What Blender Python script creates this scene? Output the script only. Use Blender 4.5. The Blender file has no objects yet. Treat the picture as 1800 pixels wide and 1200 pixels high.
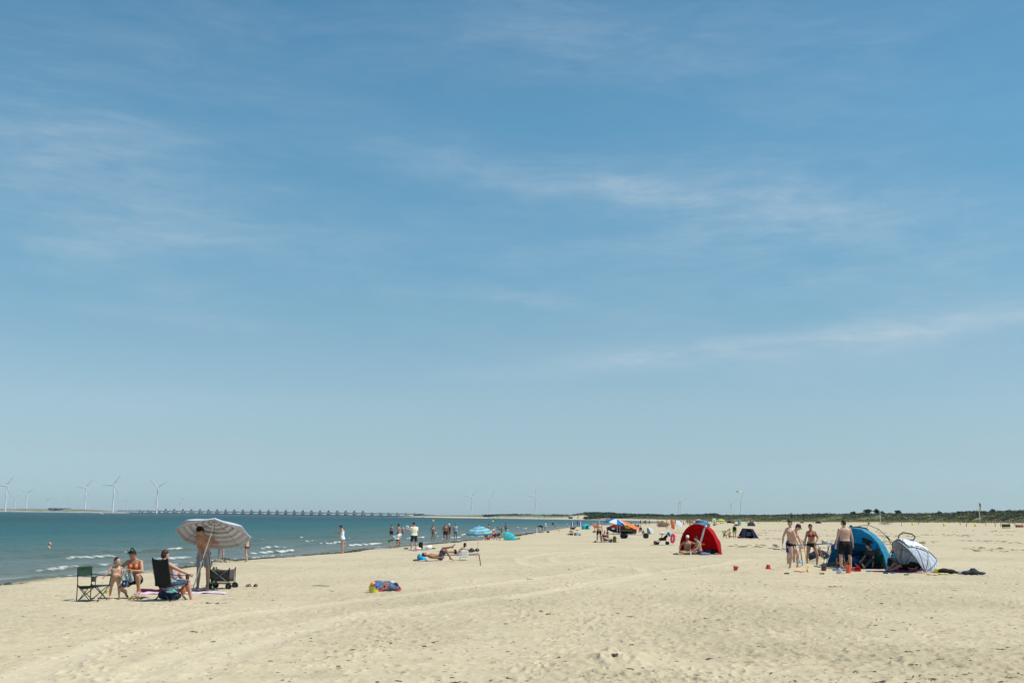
import bpy, bmesh, math, random
import numpy as np
from mathutils import Vector, Matrix, Euler
R = math.radians
SC = bpy.context.scene
COL = SC.collection
random.seed(7)
# ------------------------------------------------------------------ camera
CAM_Z = 2.0
F_PX = 2000.0
PITCH = math.atan(309 / F_PX)
ROLL = R(0.70)
cam_d = bpy.data.cameras.new('camera')
cam_d.sensor_width = 36; cam_d.lens = 36 * F_PX / 1800
cam_d.clip_start = 0.1; cam_d.clip_end = 60000
cam = bpy.data.objects.new('camera', cam_d); COL.objects.link(cam)
CAM_R = (Matrix.Rotation(R(90) + PITCH, 3, 'X') @ Matrix.Rotation(ROLL, 3, 'Z'))
cam.matrix_world = Matrix.Translation((0, 0, CAM_Z)) @ CAM_R.to_4x4()
SC.camera = cam
# ------------------------------------------------------------------ light
SUN_EL, SUN_AZ = R(58), R(103)          # azimuth clockwise from +Y (the view direction)
w = bpy.data.worlds.new('World'); SC.world = w; w.use_nodes = True
wn = w.node_tree; N = wn.nodes; L = wn.links
for n in list(N): N.remove(n)
def nd(tree, t, **kw):
    n = tree.nodes.new(t)
    for k, v in kw.items(): setattr(n, k, v)
    return n
def mth(tree, op, a, b=None, c=None, clamp=False):
    n = tree.nodes.new('ShaderNodeMath'); n.operation = op; n.use_clamp = clamp
    for i, v in enumerate((a, b, c)):
        if v is None: continue
        if isinstance(v, (int, float)): n.inputs[i].default_value = v
        else: tree.links.new(v, n.inputs[i])
    return n.outputs[0]
out = nd(wn, 'ShaderNodeOutputWorld'); bg = nd(wn, 'ShaderNodeBackground')
sky = nd(wn, 'ShaderNodeTexSky', sky_type='NISHITA', sun_disc=False)
sky.sun_elevation = SUN_EL; sky.sun_rotation = SUN_AZ
sky.air_density = 1.0; sky.dust_density = 0.6; sky.ozone_density = 2.2; sky.altitude = 0
bg.inputs[1].default_value = 0.10
# thin cirrus: streaky noise on a high flat layer, gathered where the photograph has it
tc = nd(wn, 'ShaderNodeTexCoord')
sp = nd(wn, 'ShaderNodeSeparateXYZ'); L.new(tc.outputs['Generated'], sp.inputs[0])
den = mth(wn, 'MAXIMUM', mth(wn, 'ADD', sp.outputs[2], 0.06), 0.03)
cx = mth(wn, 'DIVIDE', sp.outputs[0], den); cy = mth(wn, 'DIVIDE', sp.outputs[1], den)
cmb = nd(wn, 'ShaderNodeCombineXYZ'); L.new(cx, cmb.inputs[0]); L.new(cy, cmb.inputs[1])
def streak(rot, sx, sy, scale, detail, rough, dist, loc=(0, 0, 0)):
    m = nd(wn, 'ShaderNodeMapping'); m.inputs['Rotation'].default_value = (0, 0, rot)
    m.inputs['Scale'].default_value = (sx, sy, 1); m.inputs['Location'].default_value = loc
    L.new(cmb.outputs[0], m.inputs[0])
    t = nd(wn, 'ShaderNodeTexNoise'); t.inputs['Scale'].default_value = scale
    t.inputs['Detail'].default_value = detail; t.inputs['Roughness'].default_value = rough
    t.inputs['Distortion'].default_value = dist
    L.new(m.outputs[0], t.inputs['Vector']); return t.outputs['Fac']
def pix_dir(px, py):
    d = CAM_R @ Vector(((px - 900) / F_PX, (600 - py) / F_PX, -1)); return d.normalized()
def blob(px, py, wx, wy, tilt=0.0):
    """soft window round a sky direction (azimuth / elevation, degrees)"""
    d = pix_dir(px, py); az = math.atan2(d.x, d.y); el = math.asin(d.z)
    a = mth(wn, 'SUBTRACT', mth(wn, 'ARCTAN2', sp.outputs[0], sp.outputs[1]), az)
    e = mth(wn, 'SUBTRACT', mth(wn, 'ARCSINE', sp.outputs[2]), el)
    e2 = mth(wn, 'MULTIPLY_ADD', a, -math.tan(R(tilt)), e)
    q = mth(wn, 'ADD', mth(wn, 'POWER', mth(wn, 'DIVIDE', mth(wn, 'ABSOLUTE', a), R(wx)), 2.0),
            mth(wn, 'POWER', mth(wn, 'DIVIDE', mth(wn, 'ABSOLUTE', e2), R(wy)), 2.0))
    return mth(wn, 'EXPONENT', mth(wn, 'MULTIPLY', q, -1.0))
def smooth(v, a, b):
    n = nd(wn, 'ShaderNodeMapRange', interpolation_type='SMOOTHSTEP')
    n.inputs['From Min'].default_value = a; n.inputs['From Max'].default_value = b
    L.new(v, n.inputs['Value']); return n.outputs['Result']
AZ = mth(wn, 'ARCTAN2', sp.outputs[0], sp.outputs[1]); EL = mth(wn, 'ARCSINE', sp.outputs[2])
sph = nd(wn, 'ShaderNodeCombineXYZ'); L.new(AZ, sph.inputs[0]); L.new(EL, sph.inputs[1])
# a slow swirl bends the streaks so that no two run quite parallel
wz = nd(wn, 'ShaderNodeTexNoise'); wz.inputs['Scale'].default_value = 5.5; wz.inputs['Detail'].default_value = 3; L.new(sph.outputs[0], wz.inputs['Vector'])
wsub = nd(wn, 'ShaderNodeVectorMath', operation='SUBTRACT'); L.new(wz.outputs['Color'], wsub.inputs[0]); wsub.inputs[1].default_value = (.5, .5, .5)
wscl = nd(wn, 'ShaderNodeVectorMath', operation='MULTIPLY'); L.new(wsub.outputs[0], wscl.inputs[0]); wscl.inputs[1].default_value = (.13, .028, 0)
wadd = nd(wn, 'ShaderNodeVectorMath', operation='ADD'); L.new(sph.outputs[0], wadd.inputs[0]); L.new(wscl.outputs[0], wadd.inputs[1])
cmb = wadd
f1 = smooth(streak(R(5), 1.0, 3.6, 4.5, 9, 0.62, 0.12), 0.34, 0.76)
f2 = smooth(streak(R(-6), 1.0, 4.6, 10.0, 9, 0.66, 0.15, (3, 7, 0)), 0.34, 0.78)
fine = smooth(streak(R(14), 1.0, 5.5, 30.0, 6, 0.68, 0.2), 0.25, 0.75)
m1 = None
for b, k in ((blob(880, 310, 8, 1.3, -9), .62), (blob(1340, 370, 7.5, 2.6, -4), .98), (blob(1130, 330, 5, 1.0, -14), .4), (blob(120, 235, 8, 2.4, 0), .72),
             (blob(180, 370, 8, 2.6, -6), .62), (blob(890, 523, 2.6, .42, -4), .55), (blob(1560, 587, 12, .7, 5), .95), (blob(1180, 622, 9, .5, 6), .6), (blob(1500, 640, 10, 1.5, 3), .3), (blob(1700, 575, 5, .5, 3), .45),
             (blob(1080, 630, 6, .7, 5), .42), (blob(250, 552, 4.5, .45, -3), .42), (blob(980, 65, 12, 2.4, -3), .40), (blob(300, 90, 9, 2.5, 3), .26),
             (blob(280, 712, 4.5, .7, 2), .42), (blob(40, 445, 4, 1.1, -4), .5), (blob(320, 512, 2.2, .5, -3), .4), (blob(700, 512, 2.2, .4, -3), .28),
             (blob(1250, 520, 14, 3.2, 3), .26), (blob(640, 420, 12, 2.4, -6), .30), (blob(1650, 430, 7, 3.5, 0), .25), (blob(1500, 90, 9, 3, 5), .22)):
    v = mth(wn, 'MULTIPLY', b, k)
    m1 = v if m1 is None else mth(wn, 'ADD', m1, v)
tex = mth(wn, 'ADD', mth(wn, 'MULTIPLY', f1, 0.75), mth(wn, 'MULTIPLY', f2, 0.45))
tex = mth(wn, 'MULTIPLY', tex, mth(wn, 'MULTIPLY_ADD', fine, 0.55, 0.70))
cl = mth(wn, 'ADD', mth(wn, 'MULTIPLY', mth(wn, 'MULTIPLY_ADD', tex, .85, .13), m1), mth(wn, 'MULTIPLY', tex, 0.07))
cl = mth(wn, 'MULTIPLY', cl, 0.50, clamp=True)
tint = nd(wn, 'ShaderNodeMix', data_type='RGBA', blend_type='MULTIPLY'); tint.inputs[0].default_value = 1.0
L.new(sky.outputs[0], tint.inputs[6])
# the clear air of the day by elevation: less yellow at the horizon than the stock atmosphere, more blue above
tr_ = nd(wn, 'ShaderNodeValToRGB'); el_ = tr_.color_ramp.elements
stops = ((0.0, (.76, 1.10, 1.52)), (.024, (.68, .92, 1.24)), (.054, (.71, .85, 1.01)), (.098, (.80, .91, .94)), (.153, (.77, .95, .93)),
         (.216, (.66, .995, .975)), (.33, (.64, 1.09, 1.07)), (.43, (.55, 1.03, 1.05)), (1.0, (.70, 1.02, 1.05)))
while len(el_) < len(stops): el_.new(0.5)
for e_, (p_, c_) in zip(el_, stops): e_.position = p_; e_.color = (c_[0] / 2, c_[1] / 2, c_[2] / 2, 1)
L.new(mth(wn, 'MAXIMUM', sp.outputs[2], 0.0), tr_.inputs[0])
dbl = nd(wn, 'ShaderNodeMix', data_type='RGBA', blend_type='ADD'); dbl.inputs[0].default_value = 1.0
L.new(tr_.outputs[0], dbl.inputs[6]); L.new(tr_.outputs[0], dbl.inputs[7]); L.new(dbl.outputs[2], tint.inputs[7])
mixc = nd(wn, 'ShaderNodeMix', data_type='RGBA', blend_type='MIX')
L.new(cl, mixc.inputs[0]); L.new(tint.outputs[2], mixc.inputs[6]); mixc.inputs[7].default_value = (4.9, 5.75, 6.35, 1)
L.new(mixc.outputs[2], bg.inputs[0]); L.new(bg.outputs[0], out.inputs[0])
sun_d = bpy.data.lights.new('sun', 'SUN'); sun_d.energy = 4.2; sun_d.angle = R(0.53); sun_d.color = (1.0, 0.955, 0.88)
sun = bpy.data.objects.new('sun', sun_d); COL.objects.link(sun)
SUN_DIR = Vector((math.sin(SUN_AZ) * math.cos(SUN_EL), math.cos(SUN_AZ) * math.cos(SUN_EL), math.sin(SUN_EL)))
sun.rotation_euler = SUN_DIR.to_track_quat('Z', 'Y').to_euler(); sun.location = (30, -10, 60)
SC.view_settings.view_transform = 'Standard'; SC.view_settings.look = 'None'
SC.view_settings.exposure = 0.2; SC.view_settings.gamma = 1.0
SC.render.engine = 'CYCLES'
SC.cycles.volume_bounces = 0; SC.cycles.max_bounces = 8; SC.cycles.diffuse_bounces = 3
SC.cycles.volume_step_rate = 4; SC.cycles.volume_max_steps = 64

# ------------------------------------------------------------------ noise and terrain
def perlin(x, y, seed=0):
    rng = np.random.RandomState(seed)
    p = rng.permutation(256); p = np.concatenate([p, p])
    ang = rng.rand(256) * 2 * np.pi; gx, gy = np.cos(ang), np.sin(ang)
    xi = np.floor(x).astype(np.int64); yi = np.floor(y).astype(np.int64)
    xf = x - xi; yf = y - yi; xi &= 255; yi &= 255
    u = xf * xf * xf * (xf * (xf * 6 - 15) + 10); v = yf * yf * yf * (yf * (yf * 6 - 15) + 10)
    def g(ix, iy, dx, dy):
        h = p[p[ix & 255] + (iy & 255)]
        return gx[h] * dx + gy[h] * dy
    a = g(xi, yi, xf, yf); b = g(xi + 1, yi, xf - 1, yf); c = g(xi, yi + 1, xf, yf - 1); d = g(xi + 1, yi + 1, xf - 1, yf - 1)
    return (a + u * (b - a)) * (1 - v) + (c + u * (d - c)) * v
def fbm(x, y, seed=0, oct=4, gain=0.5):
    r = 0; a = 1.0; f = 1.0
    for i in range(oct):
        r = r + a * perlin(x * f + 17.3 * i, y * f - 9.1 * i, seed + i); a *= gain; f *= 2.03
    return r
def sstep(a, b, x):
    t = np.clip((x - a) / (b - a), 0, 1); return t * t * (3 - 2 * t)

WATER_Z = -0.35
def ray_z(px, py, z):
    d = CAM_R @ Vector(((px - 900) / F_PX, (600 - py) / F_PX, -1))
    t = (z - CAM_Z) / d.z
    return Vector((0, 0, CAM_Z)) + d * t
shore_px = [(2, 1027), (60, 1023), (130, 1014), (190, 1010), (262, 1004), (300, 998), (345, 991), (440, 983), (560, 974), (622, 967),
            (680, 963), (735, 958), (780, 953), (830, 949), (870, 945), (905, 941), (935, 936.5), (960, 932.5), (985, 928.5), (1010, 926), (1060, 923), (1110, 920.9)]
_sp = [ray_z(px, py, WATER_Z) for px, py in shore_px]
_sy = [p.y for p in _sp]; _sx = [p.x for p in _sp]
_o = np.argsort(_sy); _sy = list(np.array(_sy)[_o]); _sx = list(np.array(_sx)[_o])
_sy = [-200, 0, 15] + _sy + [660, 850, 1175, 1500, 1750, 1950, 2350, 3000, 5000, 9000]
_sx = [-60, -28, -23] + _sx + [84, 116, 155, 172, 168, 120, -118, -215, -480, -900]
_sy = np.array(_sy, float); _sx = np.array(_sx, float)
_dy = np.array([-200, 0, 350, 785, 1000, 1300, 1600, 1800, 2100, 2450, 3000, 3500, 5000, 9000], float)
_dx = np.array([146, 150, 157, 161, 178, 212, 232, 232, 150, -40, -120, -170, -400, -800], float)
def shore_s(x, y):
    wob = np.where(y < 400, 1.0, 0.0) * (perlin(y * 0.13, y * 0 + 3.3, 5) * 0.9)
    return x - np.interp(y, _sy, _sx) + wob
def terrain(x, y):
    x = np.asarray(x, float); y = np.asarray(y, float)
    s = shore_s(x, y)
    sd = np.maximum(np.interp(y, _dy, _dx) - np.interp(y, _sy, _sx), 40.0)
    zb = np.interp(s, [-400, -60, -12, -3, 0, 2.5, 9, 16, 25, 32, 60], [-9, -3.0, -0.95, -0.50, -0.35, -0.20, -0.07, 0.04, 0.24, 0.29, 0.31])
    u = np.clip((s - 26) / np.maximum(sd - 26, 10), 0, 1)
    zb = zb + np.interp(y, [0, 300, 420, 650, 1000, 1500], [2.1, 2.1, 1.95, 1.3, 1.2, 1.9]) * u ** 1.7
    t = s - sd
    n1 = fbm(x / 46.0, y / 60.0, 31, 3); n2 = fbm(x / 14.0, y / 16.0, 41, 3)
    far = sstep(1000, 1700, y)
    kf = 1 - .85 * sstep(900, 1500, y)
    rise = sstep(-2, 30, t + n2 * 10 * kf) * (3.1 + 1.0 * n1) + sstep(15, 80, t) * (0.7 + 1.8 * n1 + 0.6 * n2) + sstep(-8, 6, t) * n2 * 0.5
    rise = rise * (1 + 0.1 * far)
    hill = 6.5 * np.exp(-(((x - 150) / 45) ** 2 + ((y - 2120) / 120) ** 2))
    z = zb + np.where(t > -12, rise, 0) + np.where(t > -20, hill, 0)
    # shallow beach undulation
    z = z + sstep(3, 25, s) * (1 - sstep(-20, 0, t)) * (0.05 * fbm(x / 9.0, y / 9.0, 3, 2))
    return z
def tz(x, y): return float(terrain(np.array([x]), np.array([y]))[0])
def G(px, py, lift=0.0):
    """the point of the beach (or the water top, if higher) seen at a photograph position"""
    d = CAM_R @ Vector(((px - 900) / F_PX, (600 - py) / F_PX, -1))
    ts = np.exp(np.linspace(math.log(5), math.log(9000), 1500))
    zz = np.maximum(terrain(d.x * ts, d.y * ts), WATER_Z)
    ray = CAM_Z + d.z * ts
    below = np.nonzero(ray < zz)[0]
    if len(below) == 0: i = 1400
    else: i = below[0]
    a, b = ts[max(i - 1, 0)], ts[i]
    for _ in range(25):
        m = (a + b) / 2
        if CAM_Z + d.z * m < max(tz(d.x * m, d.y * m), WATER_Z): b = m
        else: a = m
    p = Vector((d.x * b, d.y * b, 0)); p.z = max(tz(p.x, p.y), WATER_Z) + lift
    return p
def at_dist(px, py, dist):
    """the point at a given ground distance along a photograph direction"""
    d = CAM_R @ Vector(((px - 900) / F_PX, (600 - py) / F_PX, -1))
    k = dist / d.y
    return Vector((0, 0, CAM_Z)) + d * k
def ppm(p): return F_PX / p.y      # photograph pixels per metre at a point

# ------------------------------------------------------------------ materials
def new_mat(name):
    m = bpy.data.materials.new(name); m.use_nodes = True
    nt = m.node_tree; b = nt.nodes['Principled BSDF']
    return m, nt, b
def srgb(r, g, b):
    f = lambda c: (c / 255 / 12.92) if c <= 10 else ((c / 255 + 0.055) / 1.055) ** 2.4
    return (f(r), f(g), f(b), 1)
_mc = {}
def cloth(name, rgb, rough=0.85, var=0.12, scale=9.0, transl=0.0, spec=0.25, wrinkle=0.0):
    """woven or plastic surface: base colour with a little uneven wear and a fine bump"""
    if name in _mc: return _mc[name]
    m, nt, b = new_mat(name)
    t = nd(nt, 'ShaderNodeTexNoise'); t.inputs['Scale'].default_value = scale; t.inputs['Detail'].default_value = 5
    tcn = nd(nt, 'ShaderNodeTexCoord'); nt.links.new(tcn.outputs['Object'], t.inputs['Vector'])
    mr = nd(nt, 'ShaderNodeMapRange'); mr.inputs['From Min'].default_value = .3; mr.inputs['From Max'].default_value = .7
    mr.inputs['To Min'].default_value = 1 - var; mr.inputs['To Max'].default_value = 1 + var
    nt.links.new(t.outputs['Fac'], mr.inputs['Value'])
    mx = nd(nt, 'ShaderNodeMix', data_type='RGBA', blend_type='MULTIPLY'); mx.inputs[0].default_value = 1
    mx.inputs[6].default_value = rgb if len(rgb) == 4 else (*rgb, 1)
    nt.links.new(mr.outputs['Result'], mx.inputs[7]); nt.links.new(mx.outputs[2], b.inputs['Base Color'])
    b.inputs['Roughness'].default_value = rough; b.inputs['Specular IOR Level'].default_value = spec
    bp = nd(nt, 'ShaderNodeBump'); bp.inputs['Strength'].default_value = .25; bp.inputs['Distance'].default_value = 0.01
    if wrinkle:      # slack cloth: soft creases that wander over the panels
        mp = nd(nt, 'ShaderNodeMapping'); mp.inputs['Scale'].default_value = (1.0, 1.0, .38); nt.links.new(tcn.outputs['Object'], mp.inputs[0])
        t3 = nd(nt, 'ShaderNodeTexNoise'); t3.inputs['Scale'].default_value = 3.2; t3.inputs['Detail'].default_value = 3; t3.inputs['Distortion'].default_value = 1.6; nt.links.new(mp.outputs[0], t3.inputs['Vector'])
        rdg = mth(nt, 'SUBTRACT', 1.0, mth(nt, 'ABSOLUTE', mth(nt, 'MULTIPLY', mth(nt, 'SUBTRACT', t3.outputs['Fac'], .5), 5.0)), clamp=True)
        bp.inputs['Strength'].default_value = wrinkle; bp.inputs['Distance'].default_value = .045; nt.links.new(rdg, bp.inputs['Height'])
    else: nt.links.new(t.outputs['Fac'], bp.inputs['Height'])
    nt.links.new(bp.outputs[0], b.inputs['Normal'])
    if transl > 0:
        tr = nd(nt, 'ShaderNodeBsdfTranslucent'); nt.links.new(mx.outputs[2], tr.inputs[0])
        ms = nd(nt, 'ShaderNodeMixShader'); ms.inputs[0].default_value = transl
        o = nt.nodes['Material Output']; nt.links.new(b.outputs[0], ms.inputs[1]); nt.links.new(tr.outputs[0], ms.inputs[2])
        nt.links.new(ms.outputs[0], o.inputs[0])
    _mc[name] = m
    return m
def rgbm(r, g, b, **kw):
    return cloth('cloth %d %d %d %s' % (r, g, b, ''.join(str(v) for v in kw.values())), srgb(r, g, b), **kw)

# ------------------------------------------------------------------ object helpers
def tag(o, label=None, cat=None, group=None, kind=None):
    if label: o['label'] = label
    if cat: o['category'] = cat
    if group: o['group'] = group
    if kind: o['kind'] = kind
    return o
def empty(name, loc=(0, 0, 0), rz=0.0, label=None, cat=None, group=None):
    o = bpy.data.objects.new(name, None); o.empty_display_size = 0.2; COL.objects.link(o)
    o.location = loc; o.rotation_euler = (0, 0, rz)
    return tag(o, label, cat, group)
def link_mesh(name, me, mat, parent=None):
    o = bpy.data.objects.new(name, me); COL.objects.link(o)
    if mat is not None and len(me.materials) == 0: me.materials.append(mat)
    if parent is not None: o.parent = parent
    return o
def np_mesh(name, V, F, smooth=True, attrs=None):
    """F: (n,k) int array, k = 3 or 4"""
    V = np.asarray(V, np.float32); F = np.asarray(F, np.int32)
    me = bpy.data.meshes.new(name); n, k = F.shape
    me.vertices.add(len(V)); me.vertices.foreach_set('co', V.ravel())
    me.loops.add(n * k); me.loops.foreach_set('vertex_index', F.ravel())
    me.polygons.add(n); me.polygons.foreach_set('loop_start', np.arange(n, dtype=np.int32) * k)
    try: me.polygons.foreach_set('loop_total', np.full(n, k, np.int32))
    except Exception: pass
    me.update(calc_edges=True)
    if smooth: me.polygons.foreach_set('use_smooth', np.ones(n, bool))
    for nm, a in (attrs or {}).items():
        at = me.attributes.new(nm, 'FLOAT', 'POINT'); at.data.foreach_set('value', np.asarray(a, np.float32))
    return me
def grid_faces(nr, nc):
    i = np.arange((nr - 1) * nc).reshape(nr - 1, nc)[:, :-1].ravel()
    return np.stack([i, i + 1, i + nc + 1, i + nc], 1)
def attr_node(nt, name):
    a = nd(nt, 'ShaderNodeAttribute'); a.attribute_name = name; return a.outputs['Fac']
# ------------------------------------------------------------------ the beach: one sheet from our feet to beyond the dunes
def fan(th0, th1, nc, r_near, r_full, r_far, step_px, ratio, cy=-2.0):
    rr = [r_near]
    while rr[-1] < r_far:
        d = max(rr[-1], 9.0)
        dd = min(d * d / (2.1 * 1138) * step_px, d * ratio)
        rr.append(rr[-1] + dd)
    rr = np.array(rr); th = np.linspace(th0, th1, nc)
    return rr[:, None] * np.sin(th)[None, :], rr[:, None] * np.cos(th)[None, :] + cy
def poly_dist(x, y, pts):
    """distance to a polyline (numpy)"""
    best = np.full(x.shape, 1e9)
    for (ax, ay), (bx, by) in zip(pts[:-1], pts[1:]):
        dx, dy = bx - ax, by - ay; l2 = dx * dx + dy * dy + 1e-9
        t = np.clip(((x - ax) * dx + (y - ay) * dy) / l2, 0, 1)
        best = np.minimum(best, np.hypot(x - ax - t * dx, y - ay - t * dy))
    return best
X, Y = fan(R(-33), R(33), 1500, 7.0, 0, 11000, 0.28, 0.012)
Z = terrain(X, Y)
S = shore_s(X, Y); SD = np.maximum(np.interp(Y, _dy, _dx) - np.interp(Y, _sy, _sx), 40.0); T = S - SD
near = (1 - sstep(60, 140, Y))
dry = sstep(0.8, 4, S) * (1 - sstep(-6, 6, T))
# tyre tracks: two ruts that come up from the lower left and bend away to the right
def track(pix):
    return [(p.x, p.y) for p in (ray_z(a, b, 0.0) for a, b in pix)]
tracks_px = [[(20, 1215), (130, 1160), (260, 1115), (420, 1085), (600, 1062), (760, 1044), (900, 1027), (1020, 1012), (1060, 1000)],
             [(230, 1215), (330, 1160), (450, 1120), (640, 1088), (820, 1066), (960, 1050), (1080, 1034), (1150, 1018), (1130, 1003), (1040, 994)],
             [(330, 1210), (400, 1165), (500, 1128), (600, 1100), (760, 1077)],
             [(1040, 994), (985, 990), (975, 981), (1040, 972), (1150, 966)], [(960, 1000), (925, 992), (918, 983), (960, 974), (1060, 966), (1150, 960)],
             [(900, 1062), (1060, 1030), (1200, 1010), (1330, 992)]]
TR = np.zeros_like(X); RUT = np.zeros_like(X)
ymask = (Y < 75) & (Y > 10)
for i, tp in enumerate(tracks_px):
    P = track(tp); d = np.full(X.shape, 9.0)
    d[ymask] = poly_dist(X[ymask] + 0.12 * perlin(Y[ymask] * 0.7, X[ymask] * 0.7, 60 + i), Y[ymask], P)
    wdt = 0.34
    TR = np.maximum(TR, 1 - sstep(wdt * 0.7, wdt * 1.25, d))
    RUT += -0.019 * np.exp(-(d / 0.26) ** 2) + 0.013 * np.exp(-((d - 0.42) / 0.15) ** 2)
rough = near * dry
patch = (0.55 + 0.75 * sstep(-0.25, 0.35, fbm(X / 5.5, Y / 6.5, 71, 2))) * (1 + .8 * sstep(-2, 4, X + .4 * (Y - 16)) * (1 - sstep(24, 34, Y)))      # churned and smoother areas
n = 0.024 * fbm(X / 1.25, Y / 1.6, 81, 2) + 0.015 * fbm(X / 0.42, Y / 0.5, 91, 3, 0.55) * patch + 0.010 * fbm(X / 0.15, Y / 0.17, 95, 2) * patch * (1 - sstep(30, 55, Y))
# ridged scuffs of trodden sand
rg = 1 - np.abs(perlin(X / 0.34, Y / 0.42, 101)) * 2.2
n += 0.007 * np.clip(rg, 0, 1) ** 3 * patch
mnoise = n * (1 - 0.72 * TR) + RUT
Z = Z + rough * mnoise + near * sstep(0, 3, S) * 0
# footprints: heel-and-toe hollows with a raised rim
rng = np.random.RandomState(12)
def press(px, py, a, ln, wd, dep):
    global Z
    ca, sa = math.cos(a), math.sin(a)
    r = math.hypot(px, py + 2); th = math.atan2(px, py + 2)
    i0 = np.searchsorted(RR, r - 0.5); i1 = np.searchsorted(RR, r + 0.5)
    j0 = int((th - 0.5 / r + R(33)) / R(66) * 1499); j1 = int((th + 0.5 / r + R(33)) / R(66) * 1499) + 2
    j0 = max(j0, 0)
    if i1 <= i0 or j1 <= j0: return
    xx = X[i0:i1, j0:j1] - px; yy = Y[i0:i1, j0:j1] - py
    q = ((xx * ca + yy * sa) / ln) ** 2 + ((-xx * sa + yy * ca) / wd) ** 2
    Z[i0:i1, j0:j1] += -dep * np.exp(-q * 1.3) + dep * 0.55 * np.exp(-((np.sqrt(q) - 1.45) / 0.4) ** 2)
RR = np.hypot(X[:, 750], Y[:, 750] + 2)
for k in range(210):                                           # walks
    y0 = 12 + 40 * rng.rand() ** 1.3; x0 = (rng.rand() - 0.5) * 1.15 * y0; a = rng.rand() * 6.28
    for st in range(rng.randint(5, 16)):
        x0 += 0.62 * math.cos(a); y0 += 0.62 * math.sin(a); a += rng.normal() * 0.12
        sgn = 1 if st % 2 else -1
        if y0 < 11.5 or y0 > 58 or float(shore_s(np.array([x0]), np.array([y0]))[0]) < 3: continue
        press(x0 - sgn * 0.1 * math.sin(a), y0 + sgn * 0.1 * math.cos(a), a, 0.13, 0.065, 0.014 + 0.024 * rng.rand())
for k in range(2200):                                          # single scuffs and lumps
    y0 = 12 + 40 * rng.rand() ** 1.4; x0 = (rng.rand() - 0.5) * 1.1 * y0
    if float(shore_s(np.array([x0]), np.array([y0]))[0]) < 3: continue
    press(x0, y0, rng.rand() * 3.14, 0.04 + 0.09 * rng.rand(), 0.03 + 0.05 * rng.rand(), 0.024 * (rng.rand() * 1.6 - 0.45))
for k in range(3600):                                          # crisp small hollows in trodden patches
    y0 = 12.5 + 17 * rng.rand() ** 1.3; x0 = (rng.rand() - .42) * 1.0 * y0
    if float(fbm(np.array([x0 / 3.2]), np.array([y0 / 2.6]), 402, 2)[0]) + .3 * (x0 > 0) < rng.rand() * .7: continue
    press(x0, y0, rng.rand() * 3.14, 0.03 + 0.045 * rng.rand(), 0.025 + 0.03 * rng.rand(), 0.012 + 0.02 * rng.rand())
def heap(px, py, h, rx, ry):
    global Z
    p = G(px, py)
    q = ((X - p.x) / rx) ** 2 + ((Y - p.y) / ry) ** 2
    Z += h * np.exp(-q) * (1 + 0.5 * perlin(X / 0.22, Y / 0.22, 7)) * (q < 9)
for hp in ((1075, 1165, .15, .55, .7), (1010, 1172, .05, .8, .6), (945, 1086, .07, .5, .6), (1640, 1165, .06, 1.0, .8),
           (1395, 998, .16, .55, .5), (1440, 992, .30, .42, .5), (1425, 999, .12, .5, .5), (1459, 998, .20, .5, .45), (1412, 1001, .08, .9, .4),
           (391, 988, .20, .36, .5), (375, 991, .1, .6, .4), (100, 1020, .10, 1.1, .8), (72, 1026, .08, .6, .5), (150, 1020, .06, .8, .6), (355, 1047, .04, .5, .4)): heap(*hp)
VEG = sstep(-1.5, 4, T + 3 * fbm(X / 6.0, Y / 8.0, 51, 2))
WET = 1 - sstep(0.1, 1.6, S + 0.5 * perlin(X / 1.3, Y / 2.0, 14))
sand_me = np_mesh('sand', np.stack([X, Y, Z], -1).reshape(-1, 3), grid_faces(*X.shape), True,
                  {'track': TR.ravel(), 'veg': VEG.ravel(), 'wet': WET.ravel(), 'patchy': patch.ravel()})
m, nt, b = new_mat('dry sand')
tcn = nd(nt, 'ShaderNodeTexCoord')
def tnoise(nt, vec, scale, detail=5, rough=0.6, sc=None):
    if sc:
        mp = nd(nt, 'ShaderNodeMapping'); mp.inputs['Scale'].default_value = sc; nt.links.new(vec, mp.inputs[0]); vec = mp.outputs[0]
    t = nd(nt, 'ShaderNodeTexNoise'); t.inputs['Scale'].default_value = scale; t.inputs['Detail'].default_value = detail; t.inputs['Roughness'].default_value = rough
    nt.links.new(vec, t.inputs['Vector']); return t.outputs['Fac']
def ramp(nt, fac, stops, interp='LINEAR'):
    r = nd(nt, 'ShaderNodeValToRGB'); r.color_ramp.interpolation = interp
    e = r.color_ramp.elements
    while len(e) < len(stops): e.new(0.5)
    for el, (p, c) in zip(e, stops): el.position = p; el.color = c
    nt.links.new(fac, r.inputs[0]); return r.outputs[0]
def mixrgb(nt, fac, a, b, mode='MIX'):
    n = nd(nt, 'ShaderNodeMix', data_type='RGBA', blend_type=mode)
    for i, v in ((0, fac), (6, a), (7, b)):
        if isinstance(v, (int, float)): n.inputs[i].default_value = v
        elif isinstance(v, tuple): n.inputs[i].default_value = v
        else: nt.links.new(v, n.inputs[i])
    return n.outputs[2]
OB = tcn.outputs['Object']
n_big = tnoise(nt, OB, 0.16, 4, 0.6); n_mid = tnoise(nt, OB, 1.7, 5, 0.65); n_fine = tnoise(nt, OB, 14, 6, 0.7)
c_s = ramp(nt, n_mid, [(0.30, (0.430, 0.352, 0.228, 1)), (0.5, (0.500, 0.420, 0.284, 1)), (0.72, (0.545, 0.465, 0.325, 1))])
c_s = mixrgb(nt, mth(nt, 'MULTIPLY', mth(nt, 'SUBTRACT', n_big, 0.35, clamp=True), 1.1, clamp=True), c_s, (0.52, 0.445, 0.306, 1))
ch_ = nd(nt, 'ShaderNodeMapRange'); ch_.inputs['From Min'].default_value = .55; ch_.inputs['From Max'].default_value = 2.2; nt.links.new(attr_node(nt, 'patchy'), ch_.inputs['Value'])
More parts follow.
